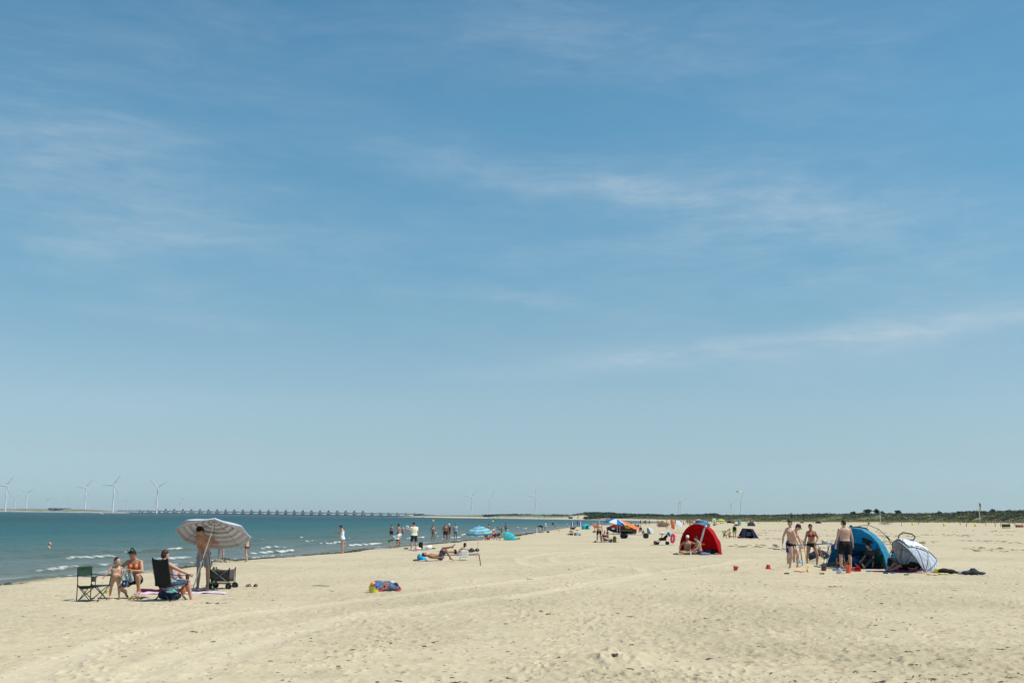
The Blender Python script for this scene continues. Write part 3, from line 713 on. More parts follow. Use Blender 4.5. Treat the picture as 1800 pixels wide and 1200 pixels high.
        for i, (o, L_) in enumerate(((.0165, .040), (.0055, .045), (-.0055, .042), (-.0160, .033))):
            a0 = cl * .45 * (1 + .08 * i); a1 = cl * 1.25
            p0 = w + d * .050 * H + t * o * H * (1.15 if lod else 1.25)
            fan_ = t * o * 2.2
            d0 = unit(d * math.cos(a0) + n * math.sin(a0) + fan_ * (1 - min(cl, 1)) * 3); d1 = unit(d * math.cos(a1) + n * math.sin(a1) + fan_)
            p1 = p0 + d0 * L_ * .5 * H; p2 = p1 + d1 * L_ * .5 * H
            mb.capsule(p0, rad * 1.08, p1, rad, 8, 3); mb.capsule(p1, rad, p2, rad * .85, 8, 3)
        tb = w + d * .016 * H + t * .016 * H; t1 = tb + unit(d * .75 + t * .75 + n * .25) * .026 * H; t2 = t1 + unit(d + n * .5 * (1 + cl) + t * .2) * .020 * H
        mb.capsule(tb, rad * 1.5, t1, rad * 1.15, 8, 3); mb.capsule(t1, rad * 1.15, t2, rad * .9, 8, 3)
    # ---- clothing shells
    def shorts(s, top=.045, leg=.6, flare=1.2, ks=.006):
        mb = MB(); s.torso(mb, -.055, top, ks); q = s.limb_r(); H = s.H
        _, cc, rr, ff, uu, wd, dp = s.pel
        for k in (-1, 1): mb.ellipsoid(cc + rr * k * .046 * H - ff * .040 * H - uu * .025 * H, (rr * .052 * H, ff * .046 * H, uu * .055 * H))
        for sd in 'RL':
            hp, kn = s.J['hp' + sd], s.J['kn' + sd]; e = hp + (kn - hp) * leg
            r1 = (q['th'] * (1 - leg) + q['tm'] * leg) if leg < .55 else q['tm'] * .96
            d = unit(kn - hp)
            mb.lathe([(q['th'] * 1.10, -.01 * H), (q['th'] * 1.13, .05 * H), (r1 * (1 + flare) / 2 + .004 * H, leg * .16 * H), (r1 * flare + .005 * H, np.linalg.norm(e - hp)), (r1 * .7, np.linalg.norm(e - hp) - .004 * H)], hp, 16, d)
        return mb
    def briefs(s, top=.028, ks=.004):
        mb = MB(); s.torso(mb, -.058, top, ks); H = s.H; _, cc, rr, ff, uu, wd, dp = s.pel; q = s.limb_r()
        for k in (-1, 1): mb.ellipsoid(cc + rr * k * .046 * H - ff * .040 * H - uu * .020 * H, (rr * .050 * H, ff * .043 * H, uu * .046 * H))
        for sd in 'RL':
            hp, kn = s.J['hp' + sd], s.J['kn' + sd]; d = unit(kn - hp)
            o = hp + rr * (1 if sd == 'R' else -1) * .004 * H
            mb.capsule(o, q['th'] * 1.06, o + d * .012 * H, q['th'] * 1.04, 14, 3)
        return mb
    def swimsuit(s):
        mb = s.briefs(.05); s.torso(mb, 0, .245, .004, 12)
        for k in (-1, 1):
            _, c2, r2, f2, u2, w2, d2 = s.rings[6]; H = s.H
            if s.female: mb.ellipsoid(c2 + r2 * k * .042 * H + f2 * .053 * H + u2 * .008 * H, (r2 * .040 * H, f2 * .037 * H, u2 * .040 * H))
            mb.tube([s.sect(.235)[1] + s.sect(.235)[2] * k * .05 * H + s.sect(.235)[3] * .055 * H, s.sect(.29)[1] + s.sect(.29)[2] * k * .05 * H + s.sect(.29)[4] * .01 * H + s.sect(.29)[3] * .012 * H,
                     s.sect(.235)[1] + s.sect(.235)[2] * k * .05 * H - s.sect(.235)[3] * .06 * H], .008 * H, 8)
        return mb
    def bikini_top(s):
        mb = MB(); H = s.H; _, c2, r2, f2, u2, w2, d2 = s.rings[6]
        for k in (-1, 1):
            mb.ellipsoid(c2 + r2 * k * .043 * H + f2 * .054 * H + u2 * .004 * H, (r2 * .040 * H, f2 * .037 * H, u2 * .036 * H))
            mb.tube([c2 + r2 * k * .044 * H + f2 * .074 * H + u2 * .035 * H, c2 + r2 * k * .040 * H + f2 * .058 * H + u2 * .075 * H, s.neck[1] + r2 * k * .034 * H + f2 * .012 * H, s.neck[1] - f2 * .036 * H + r2 * k * .008 * H], .0075 * H, 8)
        mb.loft([s.ring_pts(s.sect(t), ks=.004 * H) for t in (.178, .196)])
        return mb
    def tshirt(s, bottom=-.01, sleeve=.55, ks=.010, flare=.006):
        mb = MB(); H = s.H; q = s.limb_r()
        mb.loft([s.ring_pts(s.sect(t), ks=(ks + flare * float(np.clip((.1 - t) / .1, 0, 1)) + (.010 if .1 < t < .2 else 0) * .5) * H) for t in np.linspace(bottom, .300, 12)])
        for sd in 'RL':
            sh, el = s.J['sh' + sd], s.J['el' + sd]; d = unit(el - sh); e = .165 * sleeve * s.limb * H
            mb.sphere(sh, q['sh'] + .007 * H, 12, 8)
            mb.lathe([(q['ua'] * 1.3, 0), (q['ua'] * 1.32, e * .6), (q['ua'] * 1.35, e), (q['ua'] * .8, e - .003 * H)], sh, 14, d)
            if sleeve > 1.0:
                wr = s.J['wr' + sd]; mb.capsule(el, q['el'] * 1.3, wr, q['wr'] * 1.45, 12, 3)
        if s.female:
            _, c2, r2, f2, u2, w2, d2 = s.rings[6]
            for k in (-1, 1): mb.ellipsoid(c2 + r2 * k * .042 * H + f2 * .05 * H + u2 * .006 * H, (r2 * .045 * H, f2 * .042 * H, u2 * .045 * H))
        return mb
    def pants(s):
        mb = s.shorts(.045, .98, 1.12); q = s.limb_r()
        for sd in 'RL':
            kn, an = s.J['kn' + sd], s.J['an' + sd]; mb.capsule(kn, q['kn'] * 1.25, kn + (an - kn) * .9, q['an'] * 1.6, 12, 3)
        return mb
    def hair(s, style):
        mb = MB(); h = s.H * s.hs; c, f, u, r = s.hc, s.hf, s.hu, s.hr
        mb.ellipsoid(c + u * .022 * h - f * .013 * h, (r * .0465 * h, f * .0525 * h, u * .050 * h), 18, 12)
        mb.ellipsoid(c - u * .008 * h - f * .024 * h, (r * .0445 * h, f * .040 * h, u * .046 * h), 16, 10)
        if style == 'full':
            mb.ellipsoid(c + u * .052 * h - f * .008 * h, (r * .036 * h, f * .042 * h, u * .030 * h), 14, 9)
            for a in np.linspace(0, 6.28, 9):
                mb.sphere(c + u * .034 * h - f * .006 * h + (r * math.cos(a) * .033 + f * math.sin(a) * .038) * h, .021 * h, 10, 7)
            mb.ellipsoid(c + u * .045 * h + f * .018 * h, (r * .040 * h, f * .034 * h, u * .026 * h), 12, 8)
        if style in ('long', 'pony', 'bob'):
            mb.ellipsoid(c + u * .020 * h - f * .010 * h, (r * .050 * h, f * .052 * h, u * .052 * h), 16, 10)
        if style == 'bob':
            for k in (-1, 1): mb.capsule(c + r * k * .040 * h - f * .010 * h, .018 * h, c - u * .055 * h + r * k * .040 * h - f * .012 * h, .017 * h, 10, 3)
            mb.capsule(c - f * .040 * h, .026 * h, c - u * .055 * h - f * .030 * h, .026 * h, 10, 3)
        if style == 'long':
            bk = -s.chest[3]
            for k in (-1, 0, 1): mb.capsule(c - f * .034 * h + r * k * .026 * h, .024 * h, s.neck[1] + bk * .045 * s.H + s.chest[2] * k * .03 * s.H - V3(0, 0, .05) * s.H, .020 * h, 10, 3)
        if style == 'pony':
            mb.capsule(c - f * .058 * h + u * .02 * h, .016 * h, c - f * .085 * h - u * .06 * h, .014 * h, 10, 3)
        if style == 'bun':
            mb.ellipsoid(c + u * .078 * h - f * .028 * h, (r * .026 * h, f * .026 * h, u * .022 * h), 12, 8)
            for a in np.linspace(0, 6.28, 7)[:-1]: mb.sphere(c + u * .080 * h - f * .028 * h + (r * math.cos(a) + f * math.sin(a)) * .018 * h, .011 * h, 8, 6)
        return mb
    def cap(s, brim=True, back=False):
        mb = MB(); h = s.H * s.hs; c, f, u, r = s.hc, s.hf, s.hu, s.hr
        mb.ellipsoid(c + u * .030 * h - f * .006 * h, (r * .050 * h, f * .060 * h, u * .046 * h), 18, 12)
        if brim:
            ff = -f if back else f
            for a in np.linspace(-.8, .8, 7):
                mb.capsule(c + u * .018 * h + ff * .035 * h + r * math.sin(a) * .03 * h, .005 * h, c + u * .010 * h + ff * (.060 + .034 * math.cos(a)) * h + r * math.sin(a) * .042 * h, .004 * h, 8, 2)
        return mb
    def sunhat(s):
        mb = s.cap(False); h = s.H * s.hs
        mb.lathe([(.03 * h, .0), (.082 * h, -.016 * h), (.084 * h, -.012 * h), (.05 * h, .008 * h)], s.hc + s.hu * .022 * h, 22, s.hu); return mb
PEOPLE = []
def person(p, pose, skin, wear, hair=None, hair_col='brown', hat=None, label='', group=None, lod=1, sink=0.0, anchor='feet', z=None, face=None, name='person'):
    """one figure: a continuous body skin; hair and each garment its children. wear: list of (name, MB, material)"""
    vox = {0: .0085, 1: .013, 2: .022}[lod] * max(.6, min(1.0, pose.H / 1.6))
    me = fused('body', pose.body(lod), vox, 8 if lod == 0 else 5)
    dz = -min_z(me) - sink if z is None else z
    a = (pose.J['anR'] + pose.J['anL']) / 2 if anchor == 'feet' else pose.pel[1]
    gz = (sz(p[0], p[1]) if p[2] > WATER_Z + .02 else WATER_Z)
    root = empty(name, (p[0], p[1], gz), 0, label, 'person', group)
    off = V3(-a[0], -a[1], dz)
    def put(nm, m_, mat):
        n = len(m_.vertices); co = np.empty(n * 3, np.float32); m_.vertices.foreach_get('co', co); co = co.reshape(-1, 3) + off.astype(np.float32)
        m_.vertices.foreach_set('co', co.ravel()); m_.update(); return link_mesh(nm, m_, mat, root)
    bo = put('body', me, SK[skin]); bo.shadow_terminator_geometry_offset = .25; bo.shadow_terminator_shading_offset = .08
    for nm, mb, mat in wear: put(nm, fused(nm, mb, vox * 1.05, 3, .0025), mat)
    if hair: put('hair', fused('hair', pose.hair(hair), vox * 1.0, 2, .005 if lod < 2 else 0), HR[hair_col])
    if hat: put('hat', fused('hat', hat[0], vox, 2), hat[1])
    if face if face is not None else lod == 0:
        h = pose.H * pose.hs
        for k in (-1, 1):
            e = MB(); e.ellipsoid(pose.hc + pose.hf * .0425 * h + pose.hr * k * .0175 * h + pose.hu * .001 * h, (pose.hr * .0075 * h, pose.hf * .006 * h, pose.hu * .0042 * h), 8, 6); put('eye', e.mesh('eye'), EYE)
        e = MB(); e.ellipsoid(pose.hc + pose.hf * .0485 * h - pose.hu * .033 * h, (pose.hr * .012 * h, pose.hf * .0045 * h, pose.hu * .0035 * h), 10, 6); put('mouth', e.mesh('mouth'), LIP)
    root['_off'] = 0; del root['_off']
    pose.off = off; pose.root = root
    return root
def wpt(pose, v): return Vector(np.asarray(v) + pose.off) + pose.root.location
# ready-made limb settings (outward, forward, up)
DOWN = (.08, .02, -1)
ARM_D = ((.16, -.02, -1), (.05, .14, -1)); LEG_D = ((.06, .03, -1), (.02, -.05, -1))
def both(a): return {'R': a, 'L': a}
STAND = dict(legs=both(LEG_D), arms=both(ARM_D))
# ------------------------------------------------------------------ builders for the beach furniture
METAL = cloth('grey powder coated tube', (.085, .09, .092), rough=.45, var=.1, spec=.4)
BLACKT = cloth('black painted tube', (.018, .02, .02), rough=.4, var=.15, spec=.4)
ALU = cloth('bare white metal pole', (.72, .74, .76), rough=.35, var=.06, spec=.5)
STEEL = cloth('galvanised steel', (.42, .44, .46), rough=.4, var=.15, spec=.5)
RUBBER = cloth('black rubber', (.02, .02, .021), rough=.7, var=.2)
def attr_mat(name, attr, stops, transl=.3, rough=.85, interp='CONSTANT', wrap=None):
    """flat bands of colour woven into cloth along a mesh attribute"""
    if name in _mc: return _mc[name]
    m, nt, b = new_mat(name); f = attr_node(nt, attr)
    c = ramp(nt, f, stops, interp)
    tcn = nd(nt, 'ShaderNodeTexCoord'); t = tnoise(nt, tcn.outputs['Object'], 7, 4, .6)
    c = mixrgb(nt, 1.0, c, ramp(nt, t, [(.3, (.88, .88, .88, 1)), (.7, (1, 1, 1, 1))]), 'MULTIPLY')
    nt.links.new(c, b.inputs['Base Color']); b.inputs['Roughness'].default_value = rough; b.inputs['Specular IOR Level'].default_value = .2
    if transl:
        tr = nd(nt, 'ShaderNodeBsdfTranslucent'); nt.links.new(c, tr.inputs[0]); ms = nd(nt, 'ShaderNodeMixShader'); ms.inputs[0].default_value = transl
        o = nt.nodes['Material Output']; nt.links.new(b.outputs[0], ms.inputs[1]); nt.links.new(tr.outputs[0], ms.inputs[2]); nt.links.new(ms.outputs[0], o.inputs[0])
    _mc[name] = m; return m
def bands(cols, n):
    """n equal bands cycling through cols"""
    return [(i / n + 1e-4 * (i > 0), cols[i % len(cols)]) for i in range(n)]
def rot_to(v, spin=0.0):
    q = Vector(v).to_track_quat('Z', 'Y'); return (q.to_matrix() @ Matrix.Rotation(spin, 3, 'Z'))
def parasol(p, axis, length, rad, drop, mat, label, group=None, panels=8, valance=.07, pole=ALU, pole_r=.016, spin=0.2, sag=.05, canopy_back=0.0, name='beach_parasol', bend=None, lining=None):
    root = empty(name, p, 0, label, 'parasol', group)
    M = np.array(rot_to(axis, spin)); ax = M @ V3(0, 0, 1)
    top = ax * length
    if bend is not None: M = np.array(rot_to(bend, spin)); ax = M @ V3(0, 0, 1)
    rows = 9; per = 8; V = []; tt = []; ss = []
    n = panels * per
    for i in range(rows + 2):
        for j in range(n):
            a0 = 2 * math.pi * (j // per) / panels; a1 = 2 * math.pi * (j // per + 1) / panels; q = (j % per) / per
            if i <= rows:
                t = i / rows; zz = -drop * (t ** 1.55)
            else: t = 1.0
            P0 = V3(math.cos(a0), math.sin(a0), 0); P1 = V3(math.cos(a1), math.sin(a1), 0)
            P = (P0 * (1 - q) + P1 * q) * rad * max(t, .012)
            zz = -drop * (t ** 1.55) - sag * rad * t * math.sin(math.pi * q) * .6
            if i > rows: zz -= valance * (1 + .12 * math.sin(3 * math.pi * q)); P = P * 1.004
            V.append(top + M @ (P + V3(0, 0, zz))); tt.append(t if i <= rows else 1.05); ss.append((j // per + .5) / panels)
    F = []
    for i in range(rows + 1):
        for j in range(n):
            k = (j + 1) % n; F.append((i * n + j, i * n + k, (i + 1) * n + k, (i + 1) * n + j))
    me = np_mesh('canopy', np.array(V), np.array(F), True, {'ring': np.array(tt) / 1.06, 'panel': ss})
    c = link_mesh('canopy', me, mat, root)
    if not lining: md = c.modifiers.new('t', 'SOLIDIFY'); md.thickness = .003
    if lining:
        Vl = np.array(V); Vl = (Vl - top) * .994 + top - ax * .012
        me = np_mesh('lining', Vl, np.array(F), True, {'ring': np.array(tt) / 1.06, 'panel': ss}); link_mesh('lining', me, lining, root)
    mb = MB(); mb.tube([(0, 0, -.15), top * .98], pole_r, 10); mb.tube([top * .4, top * .415], pole_r * 1.6, 10); mb.build('pole', pole, root)
    mb = MB(); mb.lathe([(.022, 0), (.024, .02), (.012, .05), (.004, .06)], top + ax * -.01, 12, ax); mb.build('finial', pole, root)
    for k in range(panels):
        a = 2 * math.pi * k / panels; mb = MB()
        pts = [top + M @ V3(math.cos(a) * rad * t, math.sin(a) * rad * t, -drop * t ** 1.55 - .012) for t in (.03, .25, .5, .75, 1.0)]
        mb.tube(pts, .005, 6); mid = pts[2]; mb.tube([top - ax * .33, mid], .0045, 6); mb.build('rib', METAL, root)
    return root
def folding_chair(p, face, label, fab, tube, low_back=False, group=None):
    """folding quad chair in tube and cloth: crossed legs on every side, sling seat, back, arms, cup holder"""
    f = unit(V3(face[0], face[1], 0)); root = empty('folding_chair', p, math.atan2(-f[0], f[1]), label, 'chair', group)
    w, d, h = .27, .25, .40; r = .0105
    bars = [((-w, d, 0), (w, d, h)), ((w, d, 0), (-w, d, h)), ((-w, -d, 0), (w, -d, h)), ((w, -d, 0), (-w, -d, h)),
            ((w, d, 0), (w, -d, h)), ((w, -d, 0), (w, d, h)), ((-w, d, 0), (-w, -d, h)), ((-w, -d, 0), (-w, d, h))]
    for i, (a, b_) in enumerate(bars):
        k = .006 * (1 if i % 2 else -1); off = V3(0, k * 2, 0) if i < 4 else V3(k * 2, 0, 0)
        mb = MB(); mb.tube([V3(*a) + off, V3(*b_) + off], r, 8); mb.lathe([(.016, 0), (.018, .012), (.013, .03)], V3(*a) + off * .5, 10); mb.build('leg', tube, root)
    lean = .02 if low_back else .13; top = .80 if low_back else .93
    for k in (-1, 1):
        mb = MB(); mb.tube([(k * w, -d, 0.0 if low_back else .36), (k * w, -d, .42), (k * (w + .01), -d - lean, top)], r * 1.1, 8); mb.build('back_post', tube, root)
        mb = MB(); mb.tube([(k * (w + .015), d - .03, .36), (k * (w + .03), d + .0, .62)], r, 8); mb.build('arm_post', tube, root)
        P = [[(k * (w + .015) + k * q * .045, y, .60 + (.06 if low_back else .03) * abs(y - d) / .6 - .022 * math.sin(math.pi * (y + d + .05) / (2 * d + .05)) + .004 * math.sin(q * 3.1)) for q in (-.5, 0, .5, 1)] for y in np.linspace(-d - lean * .45, d + .03, 9)]
        mb = MB(); mb.grid(P); mb.build('armrest', fab, root, solid=.010)
    # sling seat
    P = []
    for y in np.linspace(-d, d + .01, 10):
        P.append([(x, y, h - .015 - .055 * (1 - (x / w) ** 2) * (1 - .35 * (y / d)) + .015 * (y / d) + .004 * math.sin(9 * x + 7 * y)) for x in np.linspace(-w, w, 11)])
    mb = MB(); mb.grid(P); mb.build('seat', fab, root, solid=.008)
    z0, z1 = (.60, .81) if low_back else (.33, .95)
    P = []
    for z in np.linspace(z0, z1, 12):
        q = (z - .42) / (top - .42); yb = -d - lean * max(q, 0) ; row = []
        for x in np.linspace(-w - .012, w + .012, 13):
            u = abs(x) / (w + .012); bell = (1 - u ** 2) * .07 * (.35 + .65 * math.sin(math.pi * min(max((z - z0) / (z1 - z0), 0), 1)))
            edge = (.05 * (u ** 3) if not low_back else .012 * u ** 2) * ((z - z0) / (z1 - z0)) ** 3
            wr_ = .004 * math.sin(14 * z + 5 * x)
            row.append((x, yb - bell * .55 + wr_, z + edge - (0 if u < .9 else 0)))
        P.append(row)
    mb = MB(); mb.grid(P); mb.build('backrest', fab, root, solid=.010)
    mb = MB(); mb.lathe([(.040, -.11), (.046, -.02), (.047, 0), (.041, 0), (.036, -.10)], (w + .05, d - .06, .60), 14); mb.build('cup_holder', rgbm(60, 66, 64, rough=.8), root)
    return root
def crumple(w, d, seed, amp=.03, n=26, fold=.0, droop=0.0):
    """an uneven cloth lying on the sand: (n,n,3) points"""
    u = np.linspace(-.5, .5, n); X_, Y_ = np.meshgrid(u * w, u * d)
    rng = np.random.RandomState(seed); e = rng.rand(4) * 6
    X_ = X_ + .06 * w * np.sin(Y_ / d * 4 + e[0]) + .03 * w * np.sin(Y_ / d * 11 + e[1]); Y_ = Y_ + .06 * d * np.sin(X_ / w * 4 + e[2])
    Z_ = amp * (np.clip(fbm(X_ / (w * .22) + seed, Y_ / (d * .22), seed, 3), -.35, 1) + .36) + .006
    if fold: Z_ += fold * np.exp(-((X_ / w - .15) / .12) ** 2 - ((Y_ / d) / .3) ** 2)
    return np.stack([X_, Y_, Z_], -1)
def towel(p, w, d, rz, mat, label, seed=1, amp=.03, cat='towel', name='beach_towel', group=None, fold=0.0):
    mb = MB(); mb.grid(crumple(w, d, seed, amp, fold=fold)); o = mb.build(name, mat, None, solid=.012, auto=False)
    n = len(o.data.vertices); co = np.empty(n * 3, np.float32); o.data.vertices.foreach_get('co', co); co = co.reshape(-1, 3)
    c, s_ = math.cos(rz), math.sin(rz)
    for i in range(0, n):
        co[i, 2] += (sz(p[0] + co[i, 0] * c - co[i, 1] * s_, p[1] + co[i, 0] * s_ + co[i, 1] * c) - p[2]) if p[2] > WATER_Z + .02 else 0
    o.data.vertices.foreach_set('co', co.ravel()); o.data.update()
    o.location = p; o.rotation_euler = (0, 0, rz); return tag(o, label, cat, group)
def soft(p, parts, mat, label, cat, name, voxel=.02, noise=.012, rz=0, sm=3, group=None, sink=.01):
    """a soft heap (bag, folded clothes): overlapping lumps fused and creased"""
    mb = MB()
    for c, r in parts: mb.ellipsoid(c, ((r[0], 0, 0), (0, r[1], 0), (0, 0, r[2])), 14, 9)
    me = fused(name, mb, voxel, sm, noise); o = link_mesh(name, me, mat); shift_z(me, -min_z(me) - sink)
    o.location = p; o.rotation_euler = (0, 0, rz); return tag(o, label, cat, group)
def bucket(p, r, h, mat, label, tilt=(0, 0, 0), taper=.75, group=None, handle=True, hmat=None, name='toy_bucket', cat='bucket'):
    root = empty(name, p, 0, label, cat, group); root.rotation_euler = tilt
    mb = MB(); mb.lathe([(0.001, .004), (r * taper * .96, .004), (r * taper, .0), (r * .99, h * .93), (r * 1.06, h * .94), (r * 1.06, h), (r * .95, h), (r * taper * .93, .02), (.001, .018)], seg=26, cap=False); mb.build('tub', mat, root)
    if handle:
        mb = MB(); mb.tube([(r * 1.04 * math.cos(a), -.25 * r * math.sin(a), h * .96 + r * .55 * math.sin(a) * .5) for a in np.linspace(0, math.pi, 11)], .006, 6); mb.build('handle', hmat or mat, root)
    return root
def gp(px, py, lift=0.0):
    p = G(px, py); p.z = (sz(p.x, p.y) if p.z > WATER_Z + .03 else WATER_Z) + lift; return p
def dome_tent(p, open_dir, w, d, h, phis, mat, label, hoop=None, cat='tent', name='beach_shelter', rows=22, group=None, floor=None, sag=.03, thick=.006, inner=None, squash=1.0, hs=None):
    """pop-up shelter: hoops hinged at the two front corners, cloth stretched between them, open towards open_dir"""
    f = unit(V3(open_dir[0], open_dir[1], 0)); root = empty(name, p, math.atan2(-f[0], f[1]), label, cat, group)
    hk = (lambda ph: float(np.interp(math.degrees(ph), phis, hs))) if hs else (lambda ph: 1.0)
    def pt(th, ph): s_ = abs(math.sin(th)) ** squash; return V3(w * math.cos(th), d * s_ * math.cos(ph), hk(ph) * h * s_ * math.sin(ph))
    ths = np.linspace(0, math.pi, rows); sub = 4
    P = []; seg = []
    for k in range(len(phis) - 1):
        for q in np.linspace(0, 1, sub + 1)[(1 if k else 0):]:
            row = []
            for th in ths:
                a, b_ = pt(th, R(phis[k])), pt(th, R(phis[k + 1])); c = a * (1 - q) + b_ * q
                c = c * (1 + (.5 * (np.linalg.norm(pt(th, R(phis[k] * (1 - q) + phis[k + 1] * q))) / max(np.linalg.norm(c), 1e-3) - 1)) - sag * math.sin(math.pi * q) * math.sin(th) * .5)
                row.append(c)
            P.append(row); seg.append(k)
    mb = MB(); mb.grid(P); o = mb.build('canopy', mat, root, solid=thick, auto=False)
    for ph in phis[:-1]:
        mb = MB(); mb.tube([pt(th, R(ph)) * 1.006 for th in ths], .012, 6); mb.build('hoop', hoop or mat, root)
    if floor:
        mb = MB(); P = [[pt(th, math.pi) * q + V3(0, .25 * (1 - q), .012) for th in ths] for q in (.05, .5, .98)]; mb.grid(P); mb.build('groundsheet', floor, root, solid=.008)
    return root, pt
# ------------------------------------------------------------------ the family by the striped parasol
DARKGREEN = rgbm(38, 62, 50, rough=.9); BLACKF = rgbm(34, 34, 36, rough=.9, var=.25); CHAR = rgbm(62, 58, 56, rough=.9, var=.15)
p = gp(163, 1055.5)
folding_chair(p, (.96, -.24), 'empty dark green folding chair with a low back, the toddler holding its arm', DARKGREEN, BLACKT, True)
# toddler
po = Pose(.98, (.32, -1), both(((.16, .05, -1), (.06, -.12, -1))), {'R': ((.55, .30, -.80), (.55, .35, -.75)), 'L': ((.22, .12, -1), (.10, .55, -.85))},
          look=(-.55, .85, -.05), head=1.62, fat=1.3, width=1.22, limb=.84, curl=(.8, 1.1))
t1 = person(gp(201, 1052), po, 'fair', [('swim_shorts', po.shorts(.05, .34, 1.1), rgbm(196, 152, 124))], 'short', 'brown',
            label='toddler standing beside the green folding chair with a blue hat in one hand', lod=0)
# blue hat held by the toddler
q = wpt(po, po.J['wrL'] + po.J['hdL'] * .05)
mb = MB(); ax = unit(V3(-.45, -.62, .35))
mb.lathe([(.002, .085), (.06, .078), (.088, .05), (.098, .0), (.094, .002), (.082, .045), (.055, .068), (.002, .074)], (0, 0, 0), 20, -ax, cap=False)
a1 = unit(np.cross(ax, V3(0, 0, 1))); a2 = np.cross(ax, a1)
P = [[a1 * math.sin(t) * .097 * k + a2 * math.cos(t) * .10 * k + ax * (-.004 + .012 * (k - 1)) for t in np.linspace(2.0, 4.3, 9)] for k in (.98, 1.3, 1.65)]
o = mb.build('sun_hat', rgbm(70, 100, 140), None); o.location = q + Vector((.045, -.03, -.085)); tag(o, 'small blue sun hat dangling from the toddler\'s hand', 'hat')
mb = MB(); mb.grid(P); mb.build('brim', rgbm(84, 116, 158), o, solid=.006)
mb = MB(); mb.ellipsoid(-ax * .02 + a1 * .0, (a1 * .03, a2 * .03, ax * .02), 10, 6); mb.build('badge', rgbm(225, 228, 230), o)
# woman crouching
po = Pose(1.64, (-.10, -1), {'R': ((.30, .80, -.42), (.05, -.93, -.30)), 'L': ((.28, .85, .30), (.02, -.28, -1))},
          {'R': ('ik', (.24, .36, .12), (1, -.2, -.4)), 'L': ('ik', (.02, .30, .24), (1, -.1, -.5))},
          up0=(0, .12, 1), up1=(0, .22, 1), look=(.30, .80, -.62), look_up=(0, .5, 1), female=True, fat=1.12, width=1.16, curl=(1.0, 1.1), foot={'R': (0, -.55, -.8), 'L': None})
pw = gp(235, 1050.5)
person(pw, po, 'mid', [('bikini_top', po.bikini_top(), rgbm(196, 92, 34)), ('shorts', po.shorts(.03, .42, 1.12), rgbm(26, 30, 42, var=.3, scale=16))], 'bun', 'black',
       label='woman crouching in an orange bikini top with her black hair in a bun', lod=0, anchor='pelvis')
h = po.hs * po.H
mb = MB(); n_ = 24
mb.tube([po.hc + po.hu * (.040 + .012 * math.cos(a)) * h + po.hr * .046 * h * math.sin(a) + po.hf * (.051 * h * math.cos(a) - .003) for a in np.linspace(-1.5, 1.5, 15)], .007 * h + .004, 8)
for k in (-1, 1): mb.ellipsoid(po.hc + po.hu * .050 * h + po.hf * .046 * h + po.hr * k * .021 * h, (po.hr * .017 * h, po.hf * .008 * h, po.hu * .014 * h), 12, 8)
o = mb.build('sunglasses', rgbm(30, 36, 44, rough=.15, spec=.8), None); o.location = Vector(po.off) + po.root.location
tag(o, 'dark sunglasses pushed up on the crouching woman\'s hair', 'sunglasses')
mb = MB(); mb.capsule(po.hc + po.hu * .095 * h - po.hf * .012 * h + po.hr * -.012 * h, .004 * h, po.hc + po.hu * .068 * h - po.hf * .0 * h + po.hr * -.016 * h, .004 * h, 8, 3); o2 = mb.build('hair_clip', rgbm(210, 200, 180), po.root); o2.location = Vector(po.off)
# cloth she folds
ql = wpt(po, po.J['wrL'] + po.J['hdL'] * .06); 
mb = MB()
for sx, wd, ln in ((-.09, .17, .22), (.08, .13, .26)):
    P = []
    for v in np.linspace(0, 1, 12):
        P.append([(sx + (u - .5) * wd * (.35 + .8 * v) + .02 * math.sin(5 * v + 3 * u), -.03 - .03 * math.sin(8 * u + sx * 20) * v - .02 * v, -ln * v + .02 * math.cos(6 * u)) for u in np.linspace(0, 1, 10)])
    mb.grid(P)
o = mb.build('cloth_towel', rgbm(150, 162, 158), None, solid=.012, auto=False); o.location = ql + Vector((-.01, -.02, .0)); tag(o, 'grey green cloth in the crouching woman\'s hands', 'towel')
# black chair and the man in it
pc = gp(300, 1055); fc = (.56, .83)
folding_chair(pc, fc, 'black high backed folding chair seen from behind with a man seated in it', BLACKF, BLACKT)
po = Pose(1.74, fc, {'R': ((.22, .95, .08), (.10, .20, -1)), 'L': ((-.05, .80, .72), (-.25, .45, -.85))}, {'R': ('ik', (.32, .36, .18), (1, -.5, -.6)), 'L': ((.25, .35, -.9), (-.1, .95, .1))},
          up0=(0, -.50, 1), up1=(0, -.36, 1), look=(.05, .96, -.20), fat=1.12, width=1.05)
person((pc.x - .045, pc.y - .05, pc.z), po, 'pink', [('shorts', po.shorts(.04, .72, 1.18), rgbm(150, 166, 190, var=.45, scale=22))], 'short', 'brown',
       label='man with short brown hair seated in the black folding chair, back turned', lod=0, anchor='pelvis', z=.40)
